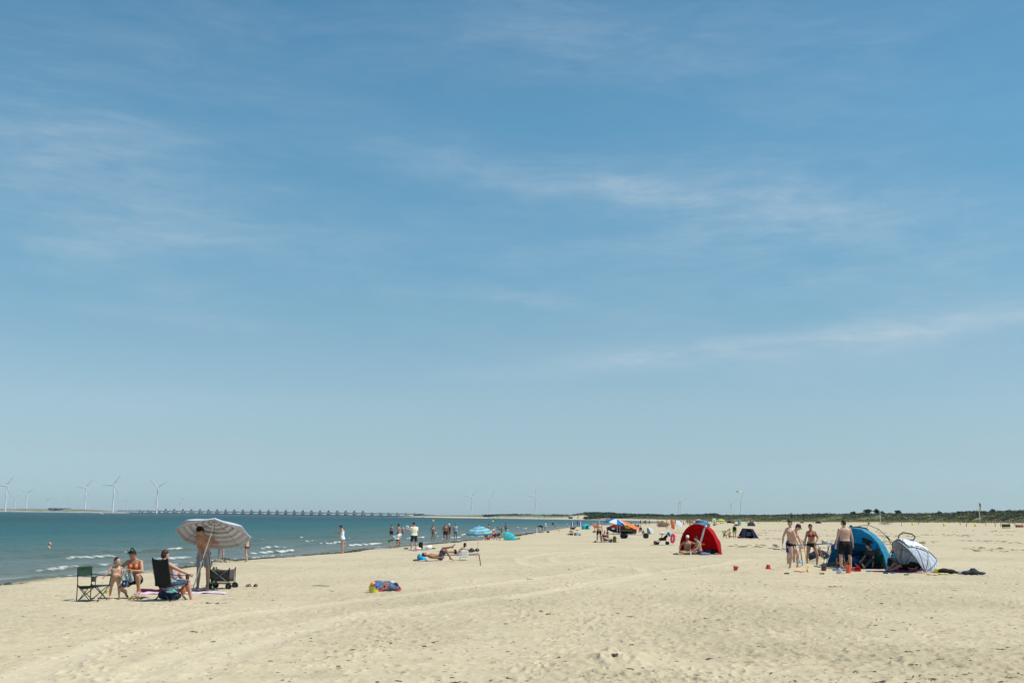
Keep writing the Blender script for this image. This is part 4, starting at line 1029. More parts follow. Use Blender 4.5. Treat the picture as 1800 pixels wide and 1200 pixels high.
# the man setting up the parasol
pm = gp(351, 1037); pm.y += .28
po = Pose(1.80, (-.12, -1), both(((.09, .03, -1), (.02, -.04, -1))), {'R': ('ik', (-.09, .30, -.14), (1, -.3, -.3)), 'L': ('ik', (.21, .27, .28), (1, -.3, -.7))},
          up0=(0, .06, 1), up1=(0, .45, 1), look=(.45, .62, -.72), look_up=(.1, .6, .7), curl=(1.3, 1.3))
def stripe_mat(name, c1, c2, freq, axis=0, rough=.9):
    if name in _mc: return _mc[name]
    m, nt, b = new_mat(name); tcn = nd(nt, 'ShaderNodeTexCoord'); s_ = nd(nt, 'ShaderNodeSeparateXYZ'); nt.links.new(tcn.outputs['Object'], s_.inputs[0])
    fr = mth(nt, 'FRACT', mth(nt, 'ADD', mth(nt, 'MULTIPLY', s_.outputs[axis], freq), 50.0)); c = mixrgb(nt, mth(nt, 'GREATER_THAN', fr, .58), c1, c2)
    nt.links.new(c, b.inputs['Base Color']); b.inputs['Roughness'].default_value = rough; b.inputs['Specular IOR Level'].default_value = .2; _mc[name] = m; return m
person(pm, po, 'mid', [('swim_shorts', po.shorts(.05, .78, 1.22), stripe_mat('black white striped', srgb(34, 36, 42), srgb(206, 204, 198), 30))], 'full', 'black',
       label='bare chested man in black and white striped shorts under the tilted parasol', lod=0)
for k, sd in ((-1, 'R'), (1, 'L')):
    a = po.J['an' + sd] + po.off
    mb = MB(); mb.ellipsoid(V3(a[0], a[1] - .06, .005), ((.048, 0, 0), (0, .13, 0), (0, 0, .012)), 14, 6); mb.tube([(a[0] - .045, a[1] - .09, .01), (a[0], a[1] - .10, .055), (a[0] + .045, a[1] - .09, .01)], .009, 6)
    o = mb.build('flip_flop', rgbm(28, 28, 30), None); o.location = po.root.location; tag(o, 'black flip flop on the %s foot of the man under the striped parasol' % ('right' if sd == 'R' else 'left'), 'flip flop')
hand_hi = wpt(po, po.J['wrL'] + po.J['hdL'] * .06); hand_lo = wpt(po, po.J['wrR'] + po.J['hdR'] * .06)
axis = (hand_hi - hand_lo).normalized()
foot = hand_lo - axis * ((hand_lo.z - sz(hand_lo.x, hand_lo.y)) / axis.z)
BLUEW = attr_mat('white cloth with blue rings', 'ring', bands([srgb(226, 231, 240), srgb(226, 231, 240), srgb(226, 231, 240), srgb(226, 231, 240), srgb(74, 94, 146)], 30), .36)
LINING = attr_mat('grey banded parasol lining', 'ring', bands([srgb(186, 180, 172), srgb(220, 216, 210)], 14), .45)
L_ = 1.86 / axis.z
bend = (.00, .40, .90)
parasol(foot, axis, L_, 1.02, .34, BLUEW, 'large tilted parasol with white and blue stripes held by the man in striped shorts', panels=8, valance=.03, spin=.25, bend=bend, lining=LINING)
# folding wagon
def wagon(p, rz, label):
    root = empty('folding_wagon', p, rz, label, 'wagon'); w, d, z0, z1 = .265, .21, .21, .54; FAB = rgbm(84, 78, 76, rough=.9, var=.15)
    rings = []
    for z, k in ((z0, .96), (z0 + .12, .99), (z1 - .06, 1.0), (z1, 1.02)):
        ring = []
        for a in range(40):
            t = a / 40 * 4; e = int(t); q = t - e
            c = [(-w, -d), (w, -d), (w, d), (-w, d)]; x = c[e][0] * (1 - q) + c[(e + 1) % 4][0] * q; y = c[e][1] * (1 - q) + c[(e + 1) % 4][1] * q
            ring.append(V3(x * k, y * k, z - (.035 * math.sin(math.pi * q) if z > z1 - .01 else 0)))
        rings.append(ring)
    mb = MB(); mb.loft(rings, False); mb.add(rings[0], [tuple(range(40))]); mb.build('tub', FAB, root, solid=.010, auto=False)
    mb = MB(); mb.grid([[(x, y, z1 - .10 + .04 * math.sin(9 * x + 4 * y) * math.cos(11 * y)) for x in np.linspace(-w * .92, w * .92, 12)] for y in np.linspace(-d * .9, d * .9, 8)]); mb.build('load', rgbm(150, 50, 62, var=.4, scale=12), root, solid=.02)
    for y in (-d - .012, d + .012):
        mb = MB(); mb.tube([(-w - .01, y, z0 - .04), (w + .01, y, z1 + .01)], .011, 8); mb.tube([(w + .01, y - .012, z0 - .04), (-w - .01, y - .012, z1 + .01)], .011, 8)
        mb.tube([(-w - .02, y, z0 - .06), (w + .02, y, z0 - .06)], .012, 8); mb.build('side_frame', rgbm(112, 118, 114, rough=.5), root)
    for x in (-w - .02, w + .02):
        for y in (-d - .012, d + .012):
            mb = MB(); mb.tube([(x, y, .12), (x, y, z1 + .03)], .012, 8); mb.lathe([(.016, 0), (.016, .035), (.010, .045)], (x, y, z1 + .01), 10); mb.build('post', BLACKT, root)
            wy = y + (.02 if y > 0 else -.02)
            mb = MB(); mb.lathe([(.03, -.035), (.080, -.032), (.088, -.02), (.088, .02), (.080, .032), (.03, .035)], (x, wy, .085), 22, (0, 1, 0)); wh = mb.build('wheel', RUBBER, root)
            mb = MB(); mb.lathe([(.004, -.038), (.034, -.037), (.036, .037), (.004, .038)], (x, wy, .085), 16, (0, 1, 0)); mb.build('hub', METAL, wh)
    mb = MB(); mb.tube([(-w - .02, 0, .16), (-w - .10, 0, .30), (-w - .10, 0, .62)], .012, 8); mb.tube([(-w - .10, -.08, .62), (-w - .10, .08, .62)], .015, 8); mb.build('handle', BLACKT, root)
    return root
wagon(gp(390, 1033.5), R(-8), 'black folding wagon with crossed side bars and four wheels beside the striped parasol')
pg = gp(371, 1031); 
soft(pg + Vector((0, .1, .0)), [((0, 0, .2), (.05, .06, .26)), ((.03, 0, .4), (.05, .05, .12))], rgbm(74, 108, 40), 'green cloth bag leaning on the black folding wagon', 'bag', 'cloth_bag', .015)
# things on the sand round them
towel(gp(352, 1043), 1.25, .75, .1, rgbm(206, 186, 204, var=.2, scale=5), 'lilac and white beach towel spread in front of the striped parasol', 3, .03)
towel(gp(344, 1037.5), .62, .5, .3, rgbm(222, 160, 172, var=.2, scale=6), 'small pink towel by the foot of the striped parasol pole', 5, .05)
towel(gp(283, 1043.5), 1.15, .55, .0, rgbm(206, 172, 188, var=.35, scale=6), 'pink and lilac towel under the black folding chair', 8, .03)
towel(gp(268, 1038.5), .75, .6, .2, rgbm(204, 58, 92, var=.35, scale=9), 'crumpled red and pink towel behind the black folding chair', 11, .05)
soft(gp(297, 1053), [((0, 0, .07), (.24, .16, .08)), ((-.16, .02, .1), (.12, .12, .10)), ((.15, 0, .08), (.14, .12, .09))], rgbm(42, 54, 76), 'dark blue bag lying under the black folding chair', 'bag', 'beach_bag')
soft(gp(300, 1047), [((0, 0, .06), (.14, .08, .07)), ((.06, 0, .1), (.1, .06, .06))], rgbm(98, 162, 158), 'turquoise cloth beside the dark bag under the black chair', 'cloth', 'folded_cloth')
soft(gp(322, 1046), [((0, 0, .08), (.07, .06, .12)), ((.02, 0, .2), (.05, .05, .05))], rgbm(206, 110, 62), 'orange bag standing beside the front leg of the black chair', 'bag', 'cloth_bag', .015)
bucket(gp(188, 1043), .055, .07, rgbm(196, 205, 70), 'small lime and white cup on the sand by the green chair', handle=False, name='toy_cup', cat='cup', taper=.8)
rg2 = random.Random(4)
mb = MB()
for k in range(9):
    a = rg2.uniform(-.5, .5); x = rg2.uniform(-.22, .18); mb.tube([(x - .10, rg2.uniform(-.06, .06), .02), (x, rg2.uniform(-.05, .05), .05 + rg2.random() * .04), (x + .12, a * .1, .02 + rg2.random() * .10)], [.022, .026, .006], 7)
o = link_mesh('driftwood', fused('driftwood', mb, .012, 2, .008), rgbm(150, 132, 92, var=.35, scale=18)); o.location = gp(246, 1054.5); tag(o, 'pale twisted driftwood on the sand in front of the crouching woman', 'driftwood')
def sandals(p, mat, label, gap=.11, rz=0.0, up=True):
    for k, word in ((-1, 'left hand'), (1, 'right hand')):
        mb = MB(); mb.ellipsoid((0, 0, .014), ((.12, 0, 0), (0, .045, 0), (0, 0, .014)), 16, 6)
        for dx, hh in ((.03, .075), (-.05, .06)): mb.tube([(dx, -.043, .015), (dx + .005, -.02, hh), (dx + .005, .02, hh), (dx, .043, .015)], .011, 6)
        o = mb.build('sandal', mat, None); o.location = p + Vector((k * gap * math.cos(rz), k * gap * math.sin(rz), 0)); o.rotation_euler = (0, 0, rz + k * .25 + 1.2); tag(o, label % word, 'sandal')
sandals(gp(443, 1031.5), rgbm(54, 42, 36), '%s one of two dark brown sandals standing right of the folding wagon', .10)
# ------------------------------------------------------------------ one line per bather
def fig(px, py, H, face, skin, wear, hair, hc, label, lod=1, sink=0.0, anchor='feet', z=None, hat=None, group=None, p=None, legs=None, arms=None, show_face=None, **kw):
    po = Pose(H, face, legs or both(LEG_D), arms or both(ARM_D), **kw)
    wl = [(nm, getattr(po, fn)(**k), mat) for nm, fn, k, mat in wear]
    ht = None
    if hat: ht = (po.sunhat() if hat[0] == 'sunhat' else po.cap(back=hat[0] == 'cap_back'), hat[1])
    person(p or gp(px, py), po, skin, wl, hair, hc, ht, label, group, lod, sink, anchor, z, show_face)
    return po
def shorts(mat, leg=.6, **k): return ('shorts', 'shorts', dict(leg=leg, **k), mat)
def briefs(mat, nm='swim_briefs'): return (nm, 'briefs', {}, mat)
def top(mat): return ('bikini_top', 'bikini_top', {}, mat)
def suit(mat): return ('swimsuit', 'swimsuit', {}, mat)
def tee(mat, **k): return ('shirt', 'tshirt', k, mat)
BLK = rgbm(24, 24, 27, rough=.8); NAVY = rgbm(34, 42, 66); WHITE = rgbm(226, 224, 216); CREAM = rgbm(230, 224, 200); PURPLE = rgbm(96, 54, 142)
TURQ = rgbm(38, 158, 176, transl=.25); RED = rgbm(178, 22, 30); MAROON = rgbm(96, 40, 54); GREY = rgbm(140, 146, 148); LIME = rgbm(126, 206, 40); BLUE = rgbm(40, 84, 176); SKYB = rgbm(112, 182, 216); PINK = rgbm(228, 96, 150); ORANGE = rgbm(236, 104, 52); YEL = rgbm(232, 200, 48); GREEN = rgbm(44, 96, 66); OLIVE = rgbm(104, 106, 40); BROWN = rgbm(92, 66, 46)
WALK = {'R': ((.05, .42, -1), (.02, .05, -1)), 'L': ((.05, -.18, -1), (.02, -.62, -.85))}
SIT = both(((.18, .92, .22), (-.05, .72, -.62)))
SITFLAT = both(((.22, .97, .03), (.0, 1, -.03)))
# ---- at the water's edge behind the parasol
fig(385, 985.5, 1.42, (.1, 1), 'fair', [suit(PURPLE)], 'long', 'brown', 'girl in a purple swimsuit standing at the waterline behind the striped parasol', female=True, limb=1.02, arms=both(((.30, .05, -1), (.12, .12, -1))), legs={'R': ((.13, .0, -1), (.06, -.04, -1)), 'L': ((.13, .02, -1), (.06, -.04, -1))}, p=gp(385, 985.5) + Vector((0, .3, 0)))
fig(434, 987, 1.28, (-.75, .35), 'fair', [briefs(rgbm(60, 58, 70, var=.4, scale=30)), ], 'long', 'blond', 'blond child in dark swim briefs walking left along the waterline', legs={'R': ((.06, .35, -1), (.02, -.25, -1)), 'L': ((.06, -.05, -1), (.02, -.25, -1))}, arms=both(((.12, .25, -1), (.05, .5, -.85))), up1=(0, .12, 1), look=(0, .9, -.4))
o = towel(gp(371, 989), .55, .3, .3, PINK, 'pink bodyboard lying by the sand heap at the waterline', 21, .02, 'bodyboard', 'bodyboard')
# swimmer
po = fig(79, 963, 1.75, (.8, .3), 'pink', [shorts(NAVY)], None, 'grey', 'bald man swimming with only head and shoulders above the sea', sink=0, z=-.10, anchor='pelvis', up0=(0, .6, .8), up1=(0, .45, 1), look=(.1, 1, .1), legs=both(((.1, -.6, -.8), (.05, -.8, -.5))), arms=both(((.3, .8, -.7), (-.1, .9, -.2))))
po.root.location.z = WATER_Z - .27
# woman with phone
po = fig(602, 972.5, 1.66, (-1, .12), 'mid', [suit(rgbm(214, 222, 230))], 'short', 'black', 'woman in a white swimsuit looking at the phone in her hand', female=True, fat=1.1, width=1.05, legs={'R': ((.02, .04, -1), (.02, -.05, -1)), 'L': ((.02, -.02, -1), (.02, -.05, -1))},
         arms={'R': ('ik', (-.02, .42, .36), (.5, -.6, -1)), 'L': ('ik', (-.02, .40, .34), (.5, -.6, -1))}, up1=(0, .10, 1), look=(0, .8, -.6), curl=(1.2, 1.2))
q = wpt(po, po.J['wrR'] + po.J['hdR'] * .08)
mb = MB(); mb.box((0, 0, 0), (.012, .075, .15), Matrix.Rotation(R(50), 3, 'Y'), .005); o = mb.build('phone', BLK, None); o.location = q + Vector((0, 0, .03)); tag(o, 'dark phone held by the woman in the white swimsuit', 'phone')
# family at the edge
fig(683, 964, 1.02, (1, .1), 'fair', [tee(rgbm(70, 108, 84)), shorts(GREEN, .5)], None, 'brown', 'small child in green bending down at the waterline in a pale blue hat', hat=('sunhat', rgbm(128, 186, 224)), head=1.4, up0=(0, .75, .55), up1=(0, 1, .05), look=(0, .7, -.7), legs=both(((.12, .35, -1), (.05, -.45, -1))), arms=both(((.1, .35, -1), (.0, .1, -1))))
fig(698.5, 962.5, 1.15, (.1, 1), 'fair', [tee(CREAM), shorts(NAVY, .3)], 'short', 'brown', 'child in a cream shirt and a blue hat standing beside the bending child', hat=('sunhat', BLUE), head=1.3)
fig(701.5, 960.5, 1.78, (-.75, .3), 'tan', [shorts(rgbm(214, 216, 214), .55)], 'short', 'brown', 'bare chested man in white shorts standing behind the child in the blue hat', width=1.08, up1=(0, .06, 1), look=(.1, .95, -.3))
fig(688, 940, 1.78, (.3, 1), 'pink', [shorts(BLK, .8)], 'short', 'brown', 'bare backed man in black shorts standing knee deep in the sea', sink=.5, width=1.08, arms=both(((.25, .0, -1), (.12, .2, -1))))
fig(708.6, 938.5, 1.22, (0, -1), 'fair', [suit(PINK)], None, 'brown', 'child in a pink swimsuit and white hat standing in the sea', hat=('sunhat', WHITE), sink=.36, head=1.25)
po = fig(727, 967, 1.80, (-.35, 1), 'fair', [tee(CREAM), shorts(rgbm(40, 50, 62), .85)], 'short', 'brown', 'man in a cream T-shirt and dark shorts seen from behind holding a ball', width=1.1, look=(-.75, .75, -.25), arms={'L': ('ik', (.34, .34, .40), (.6, -.5, -1)), 'R': ((.12, .0, -1), (.05, .15, -1))}, legs={'R': ((.09, .03, -1), (.02, -.05, -1)), 'L': ((.12, .03, -1), (.04, -.05, -1))}, foot={'R': (.3, 1, 0), 'L': (.4, .9, 0)})
q = wpt(po, po.J['wrL'] + po.J['hdL'] * .12)
mb = MB(); mb.sphere((0, 0, 0), .115, 22, 14); o = mb.build('ball', None, None)
m, nt, b = new_mat('white and brown ball'); tcn = nd(nt, 'ShaderNodeTexCoord'); vz = nd(nt, 'ShaderNodeTexVoronoi'); vz.inputs['Scale'].default_value = 9; nt.links.new(tcn.outputs['Object'], vz.inputs['Vector'])
nt.links.new(mixrgb(nt, mth(nt, 'LESS_THAN', vz.outputs['Distance'], .38), srgb(228, 226, 220), srgb(66, 54, 48)), b.inputs['Base Color']); o.data.materials.append(m)
o.location = q + Vector((-.03, 0, .07)); tag(o, 'white and brown ball carried by the man in the cream T-shirt', 'ball')
sandals(gp(729, 968.5), rgbm(30, 120, 160), '%s blue beach shoe by the feet of the man in the cream T-shirt', .09, .5)
# backpack and cloths
def backpack(p, mat, label, s=1.0, rz=0.0):
    root = empty('backpack', p, rz, label, 'backpack')
    mb = MB(); mb.box((0, 0, .24 * s), (.30 * s, .17 * s, .46 * s), None, .06 * s); mb.ellipsoid((0, 0, .44 * s), ((.14 * s, 0, 0), (0, .085 * s, 0), (0, 0, .07 * s)), 14, 8); link_mesh('bag', fused('bag', mb, .016, 3, .006), mat, root)
    mb = MB(); mb.box((0, -.10 * s, .15 * s), (.22 * s, .06 * s, .20 * s), None, .025 * s); link_mesh('pocket', fused('pocket', mb, .014, 2, .004), mat, root)
    for k in (-1, 1): mb = MB(); mb.tube([(k * .08 * s, .09 * s, .44 * s), (k * .10 * s, .16 * s, .34 * s), (k * .10 * s, .14 * s, .14 * s), (k * .09 * s, .09 * s, .08 * s)], .014 * s, 6); mb.build('strap', mat, root)
    mb = MB(); mb.tube([(-.05 * s, .02, .49 * s), (0, .02, .545 * s), (.05 * s, .02, .49 * s)], .010 * s, 6); mb.build('handle', mat, root)
    return root
backpack(gp(739.5, 965), BLK, 'black backpack standing on the sand right of the man in the cream T-shirt', .92, .3)
soft(gp(753, 965.5), [((0, 0, .1), (.22, .16, .13)), ((.1, .05, .16), (.14, .12, .12)), ((-.16, 0, .06), (.14, .12, .07))], rgbm(222, 220, 226), 'heaped white cloth on the sand right of the black backpack', 'cloth', 'cloth_heap')
soft(gp(734, 965.8), [((0, 0, .05), (.26, .2, .08)), ((-.12, 0, .09), (.13, .12, .08))], rgbm(226, 214, 206), 'pale cloth on the sand left of the black backpack', 'cloth', 'cloth_heap')
towel(gp(738, 966.8), 1.0, .8, .1, rgbm(226, 150, 146, var=.3, scale=5), 'pale red towel under the black backpack', 31, .02)
soft(gp(744, 966.8), [((0, 0, .03), (.16, .1, .05))], rgbm(80, 178, 196), 'turquoise cloth in front of the black backpack', 'cloth', 'folded_cloth')
soft(gp(760, 964.6), [((0, 0, .02), (.2, .1, .04)), ((.14, 0, .03), (.1, .07, .04))], rgbm(52, 66, 58), 'dark green cloth right of the heaped white cloth', 'cloth', 'folded_cloth')
soft(gp(713, 965), [((0, 0, .02), (.14, .08, .05)), ((.1, 0, .03), (.1, .07, .05))], rgbm(58, 58, 44), 'dark shoes heap on the sand left of the man in the cream T-shirt', 'shoes', 'shoe_heap')
# walkers in the shallows
fig(761, 949.5, 1.62, (.1, -1), 'tan', [top(rgbm(206, 206, 214)), briefs(rgbm(132, 96, 84), 'bikini_bottom')], 'pony', 'brown', 'woman in a white bikini top wading towards the beach', female=True, legs={'R': ((.05, -.15, -1), (.12, -.45, -.9)), 'L': ((.04, .18, -1), (.02, -.08, -1))}, arms=both(((.45, .0, -1), (.2, .25, -1))), up1=(.08, .08, 1), sink=.05)
fig(782.5, 950, 1.76, (0, -1), 'tan', [shorts(rgbm(60, 34, 48), .7)], 'short', 'brown', 'bare chested man in dark red shorts wading towards the beach', width=1.1, fat=1.1, sink=.06, arms=both(((.3, .05, -1), (.1, .2, -1))))
fig(788.6, 949, 1.70, (-.2, -1), 'fair', [tee(MAROON), shorts(rgbm(150, 120, 110), .5)], 'short', 'brown', 'person in a maroon shirt and white cap behind the man in dark red shorts', hat=('cap', WHITE), sink=.05, p=gp(788.6, 949) + Vector((0, .5, 0)))
fig(800.5, 947.5, 1.74, (.2, -1), 'tan', [tee(rgbm(150, 168, 172), sleeve=.3), shorts(rgbm(84, 120, 150), .6)], 'short', 'brown', 'man in a grey T-shirt and blue shorts wading ashore', sink=.08, arms={'R': ((.25, .05, -1), (.1, .2, -1)), 'L': ((.5, .0, -.9), (.1, .2, -1))})
fig(859, 939, 1.74, (-.6, .8), 'tan', [shorts(rgbm(70, 60, 60), .5)], 'short', 'brown', 'bare backed man standing in the sea behind the lime striped parasol', sink=.30)
fig(881, 933.5, 1.65, (-.9, .2), 'tan', [shorts(BLK, .4)], 'short', 'black', 'person bending over the water behind the turquoise shelter', sink=.45, up0=(0, .7, .6), up1=(0, 1, .0), look=(0, .9, -.4), arms=both(((.1, .2, -1), (0, .3, -1))))
fig(889.3, 934.5, 1.70, (.1, 1), 'tan', [briefs(BLK)], 'short', 'black', 'slim boy in black trunks standing in the sea beyond the turquoise shelter', sink=.25, width=.92)
# ---- lime striped parasol and the sunbathers
pb = gp(838.5, 973.5)
LIMEB = attr_mat('blue and lime striped cloth', 'ring', [(0, srgb(120, 200, 222)), (.14, srgb(96, 176, 226)), (.26, srgb(190, 226, 230)), (.36, srgb(96, 170, 224)), (.50, srgb(124, 190, 232)), (.60, srgb(206, 226, 90)), (.68, srgb(120, 196, 226)), (.80, srgb(84, 160, 226)), (.90, srgb(210, 228, 96)), (.95, srgb(96, 176, 232))], .3)
parasol(pb, (.06, .05, 1), 1.52, .76, .30, LIMEB, 'blue and lime striped parasol standing open by the sunbathers', valance=.12, pole_r=.012, bend=(-.06, -.10, 1))
pst = gp(845, 993.5); mb = MB(); mb.tube([(0, 0, -.1), (-.03, 0, .2), (-.085, .02, .44)], [.018, .02, .022], 8); o = mb.build('wooden_stake', rgbm(118, 80, 52, var=.3, scale=14)); o.location = pst; tag(o, 'short leaning wooden stake in the sand below the lime striped parasol', 'stake')
pl = gp(770, 985); 
towel(gp(772, 985), 2.3, .85, .02, rgbm(206, 178, 168, var=.2, scale=5), 'pale towel under the man lying with crossed legs', 41, .02)
fig(768, 985.5, 1.80, (1, .10), 'tan', [shorts(rgbm(70, 66, 84, var=.5, scale=26), .75)], 'short', 'brown', 'man lying on his back with one ankle crossed over his raised knee', up0=(0, -1, .05), up1=(0, -1, .14), look=(0, .25, 1), look_up=(0, -1, .3), anchor='pelvis', fat=1.1, width=1.08,
    legs={'R': ((.05, .62, .78), (.05, .50, -.86)), 'L': ((.10, .30, .95), (-.20, .95, .16))}, arms=both(((.35, .75, -.22), (.1, 1, .02))), foot={'R': (0, .95, -.3), 'L': (0, .55, .85)}, p=gp(773, 985.5) + Vector((0, .1, .02)))
soft(gp(738, 985) + Vector((0, .15, 0)), [((0, 0, .13), (.15, .2, .15)), ((.14, 0, .08), (.14, .2, .09)), ((-.03, .0, .22), (.10, .14, .08)), ((.2, -.16, .04), (.14, .12, .06))], rgbm(34, 150, 196, var=.55, scale=10), 'bright blue heap of towels pillowing the head of the lying man', 'towel', 'towel_heap', .025, .02)
soft(gp(730, 985.5), [((0, 0, .03), (.12, .08, .05)), ((.1, 0, .04), (.08, .08, .05))], rgbm(74, 66, 58), 'dark brown shoes left of the blue towel heap', 'shoes', 'shoe_heap')
towel(gp(808, 975.5), 1.9, 1.3, .0, rgbm(120, 112, 124, var=.25, scale=4), 'grey towel under the two women lying behind the white chair', 43, .02)
fig(801, 974.5, 1.66, (1, .05), 'fair', [top(rgbm(150, 140, 170)), briefs(BLK, 'bikini_bottom')], 'bob', 'brown', 'dark haired woman in black bottoms lying on her front propped on her elbows', female=True, anchor='pelvis', up0=(0, 1, .10), up1=(0, .80, .62), look=(0, .95, -.15),
    legs=both(((.1, -1, -.03), (.02, -1, .03))), arms=both(((.15, .25, -1), (-.1, 1, -.1))), foot=both((0, -.9, -.35)), p=gp(801, 974.5) + Vector((0, 0, .02)))
fig(818, 973.3, 1.66, (-1, .1), 'mid', [top(rgbm(90, 84, 120)), briefs(rgbm(90, 84, 120), 'bikini_bottom')], 'short', 'black', 'sunbather lying face up with dark hair behind the white chair', female=True, anchor='pelvis', up0=(0, -1, .03), up1=(0, -1, .10), look=(0, .15, 1), look_up=(0, -1, .2),
    legs=both(((.1, 1, .02), (.02, 1, -.02))), arms=both(((.3, .9, -.15), (.1, 1, 0))), p=gp(818, 972.8))
# low white beach chair, seen from behind
root = empty('beach_chair', gp(816, 985), R(8), 'low white beach chair seen from behind beside the lying man', 'chair')
WPL = cloth('white plastic', (.74, .76, .76), rough=.4, var=.05, spec=.5)
mb = MB(); mb.grid([[(x, -.02 - .10 * z, z + .02 * (1 - (x / .17) ** 2) * (z > .44)) for x in np.linspace(-.17, .17, 8)] for z in np.linspace(.22, .47, 8)]); mb.build('backrest', WHITE, root, solid=.012)
mb = MB(); mb.grid([[(x, y, .17 - .03 * math.cos(x * 8) - .04 * (y - .02)) for x in np.linspace(-.17, .17, 8)] for y in np.linspace(0, .36, 7)]); mb.build('seat', WHITE, root, solid=.012)
for k in (-1, 1):
    mb = MB(); mb.tube([(k * .18, .02, 0), (k * .18, -.03, .30), (k * .175, -.07, .48)], .013, 8); mb.build('back_post', WPL, root)
    mb = MB(); mb.tube([(k * .18, .34, 0), (k * .18, .34, .28), (k * .18, .0, .30)], .013, 8); mb.build('arm', WPL, root)
mb = MB(); mb.tube([(-.18, .0, .05), (.18, .0, .05)], .012, 8); mb.tube([(-.18, -.01, .16), (.18, -.01, .16)], .010, 8); mb.build('crossbar', WPL, root)
# ---- turquoise shelter and the people before it
TQ = rgbm(60, 186, 200, transl=.30, var=.1)
dome_tent(gp(889, 949), (-1, .30), .55, 1.05, .82, (75, 105, 140, 178), TQ, 'turquoise half dome shelter with a lime edge at the waterline', hoop=rgbm(190, 210, 80))
fig(858, 949.5, 1.70, (-.4, -1), 'tan', [shorts(rgbm(150, 60, 70), .5)], 'short', 'brown', 'sunburnt person curled up on the sand left of the turquoise shelter', anchor='pelvis', legs=both(((.1, .7, .72), (0, .2, -1))), up0=(0, .1, 1), up1=(0, .75, .6), look=(0, .8, -.6), arms=both(((.1, .7, -.5), (-.3, .6, -.5))))
fig(867, 948.5, 1.68, (.3, -1), 'pink', [tee(rgbm(180, 74, 90))], 'short', 'brown', 'person in a red top and white hat sitting before the turquoise shelter', hat=('sunhat', WHITE), anchor='pelvis', legs=SIT, up1=(0, .1, 1), arms=both(((.2, .4, -.8), (-.1, .9, -.3))))
fig(872, 948.5, 1.70, (-1, .2), 'pale', [shorts(NAVY, .6), tee(rgbm(80, 70, 96))], 'short', 'brown', 'person lying before the turquoise shelter with one pale leg raised', anchor='pelvis', up0=(0, -1, .25), up1=(0, -.85, .55), legs={'R': ((.1, .28, 1), (.0, .10, 1)), 'L': ((.1, .8, .55), (0, .6, -.8))}, arms=both(((.3, -.3, -.8), (.1, .4, -.8))), look=(0, .8, .4))
soft(gp(909, 947.5), [((0, 0, .05), (.3, .14, .07)), ((.2, 0, .08), (.14, .12, .08))], rgbm(84, 122, 48), 'green cloth on the sand right of the turquoise shelter', 'cloth', 'cloth_heap')
# ---- farther along the water
fig(953, 936, 1.72, (-1, .05), 'tan', [tee(BLK), shorts(rgbm(40, 36, 38), .6)], 'short', 'black', 'person in black bending right over at the waterline', up0=(0, .6, .7), up1=(0, 1, -.25), look=(0, .3, -1), arms=both(((.1, .25, -1), (0, .1, -1))), legs={'R': ((.16, .05, -1), (.06, -.05, -1)), 'L': ((.16, .05, -1), (.06, -.05, -1))}, sink=-.0)
fig(958.5, 931, 1.70, (.3, 1), 'fair', [tee(rgbm(232, 232, 232)), shorts(WHITE, .35)], 'short', 'brown', 'person in a white shirt and white shorts wading beside the bending one', sink=.1)
fig(972, 924.5, 1.75, (-.3, 1), 'fair', [tee(rgbm(60, 66, 84)), shorts(BLK, .6)], None, 'grey', 'person in a dark shirt and pale hat wading far out', hat=('cap', rgbm(190, 196, 196)), lod=2, sink=.25)
fig(976.5, 926, 1.70, (-.4, 1), 'mid', [briefs(rgbm(190, 150, 120))], 'short', 'brown', 'bather wading at the side of the one in the pale hat', lod=2, sink=.2)
mb = MB(); mb.lathe([(.26, 0), (.26, .03), (.06, .06), (.05, .75), (.045, .80), (.005, .81)], seg=18); o = mb.build('water_stand', WHITE); o.location = gp(943.5, 938.5); tag(o, 'thin white stand on a round foot at the waterline', 'stand')
soft(gp(963, 936), [((0, 0, .1), (.2, .14, .14)), ((.12, 0, .08), (.14, .12, .1))], rgbm(44, 46, 58), 'dark bag on the sand right of the bending person', 'bag', 'beach_bag')
mb = MB(); mb.sphere((0, 0, .16), .17, 20, 12); o = mb.build('beach_ball', YEL); o.location = gp(983, 933); tag(o, 'yellow ball lying near the waterline', 'ball')
fig(1005, 941, 1.72, (-.5, 1), 'pink', [shorts(BLK, .5)], 'short', 'brown', 'bare backed person sitting on the sand left of the striped cool bag', anchor='pelvis', legs=SITFLAT, up1=(0, .1, 1), arms=both(((.35, .3, -.9), (.1, .3, -.9))))
root = empty('cool_bag', gp(1015, 941), .15, 'blue and white cool bag beside the sitting person', 'cool bag'); mb = MB(); mb.box((0, 0, .19), (.42, .28, .34), None, .03); mb.build('bag', rgbm(150, 186, 206, var=.4, scale=8), root)
mb = MB(); mb.box((0, 0, .375), (.43, .29, .05), None, .015); mb.build('lid', rgbm(206, 220, 228), root); mb = MB(); mb.tube([(-.12, 0, .39), (0, 0, .50), (.12, 0, .39)], .012, 6); mb.build('handle', NAVY, root)
soft(gp(1010.5, 941), [((0, 0, .16), (.10, .1, .18))], rgbm(40, 66, 62), 'dark green bag between the sitting person and the cool bag', 'bag', 'beach_bag')
soft(gp(1019.5, 941), [((0, 0, .1), (.08, .08, .12))], rgbm(50, 60, 66), 'dark pouch right of the blue and white cool bag', 'bag', 'pouch')
soft(gp(1007, 930.5), [((0, 0, .25), (.45, .2, .14)), ((-.35, 0, .2), (.2, .16, .2)), ((.42, 0, .38), (.2, .12, .10)), ((0, 0, .08), (.35, .18, .12))], rgbm(38, 38, 42), 'dark heap of bags behind the bare backed sitter', 'bags', 'bag_heap', .03)
soft(gp(1014, 932), [((0, 0, .06), (.35, .12, .07))], rgbm(120, 74, 56), 'low brown heap right of the dark bags', 'bag', 'cloth_heap')
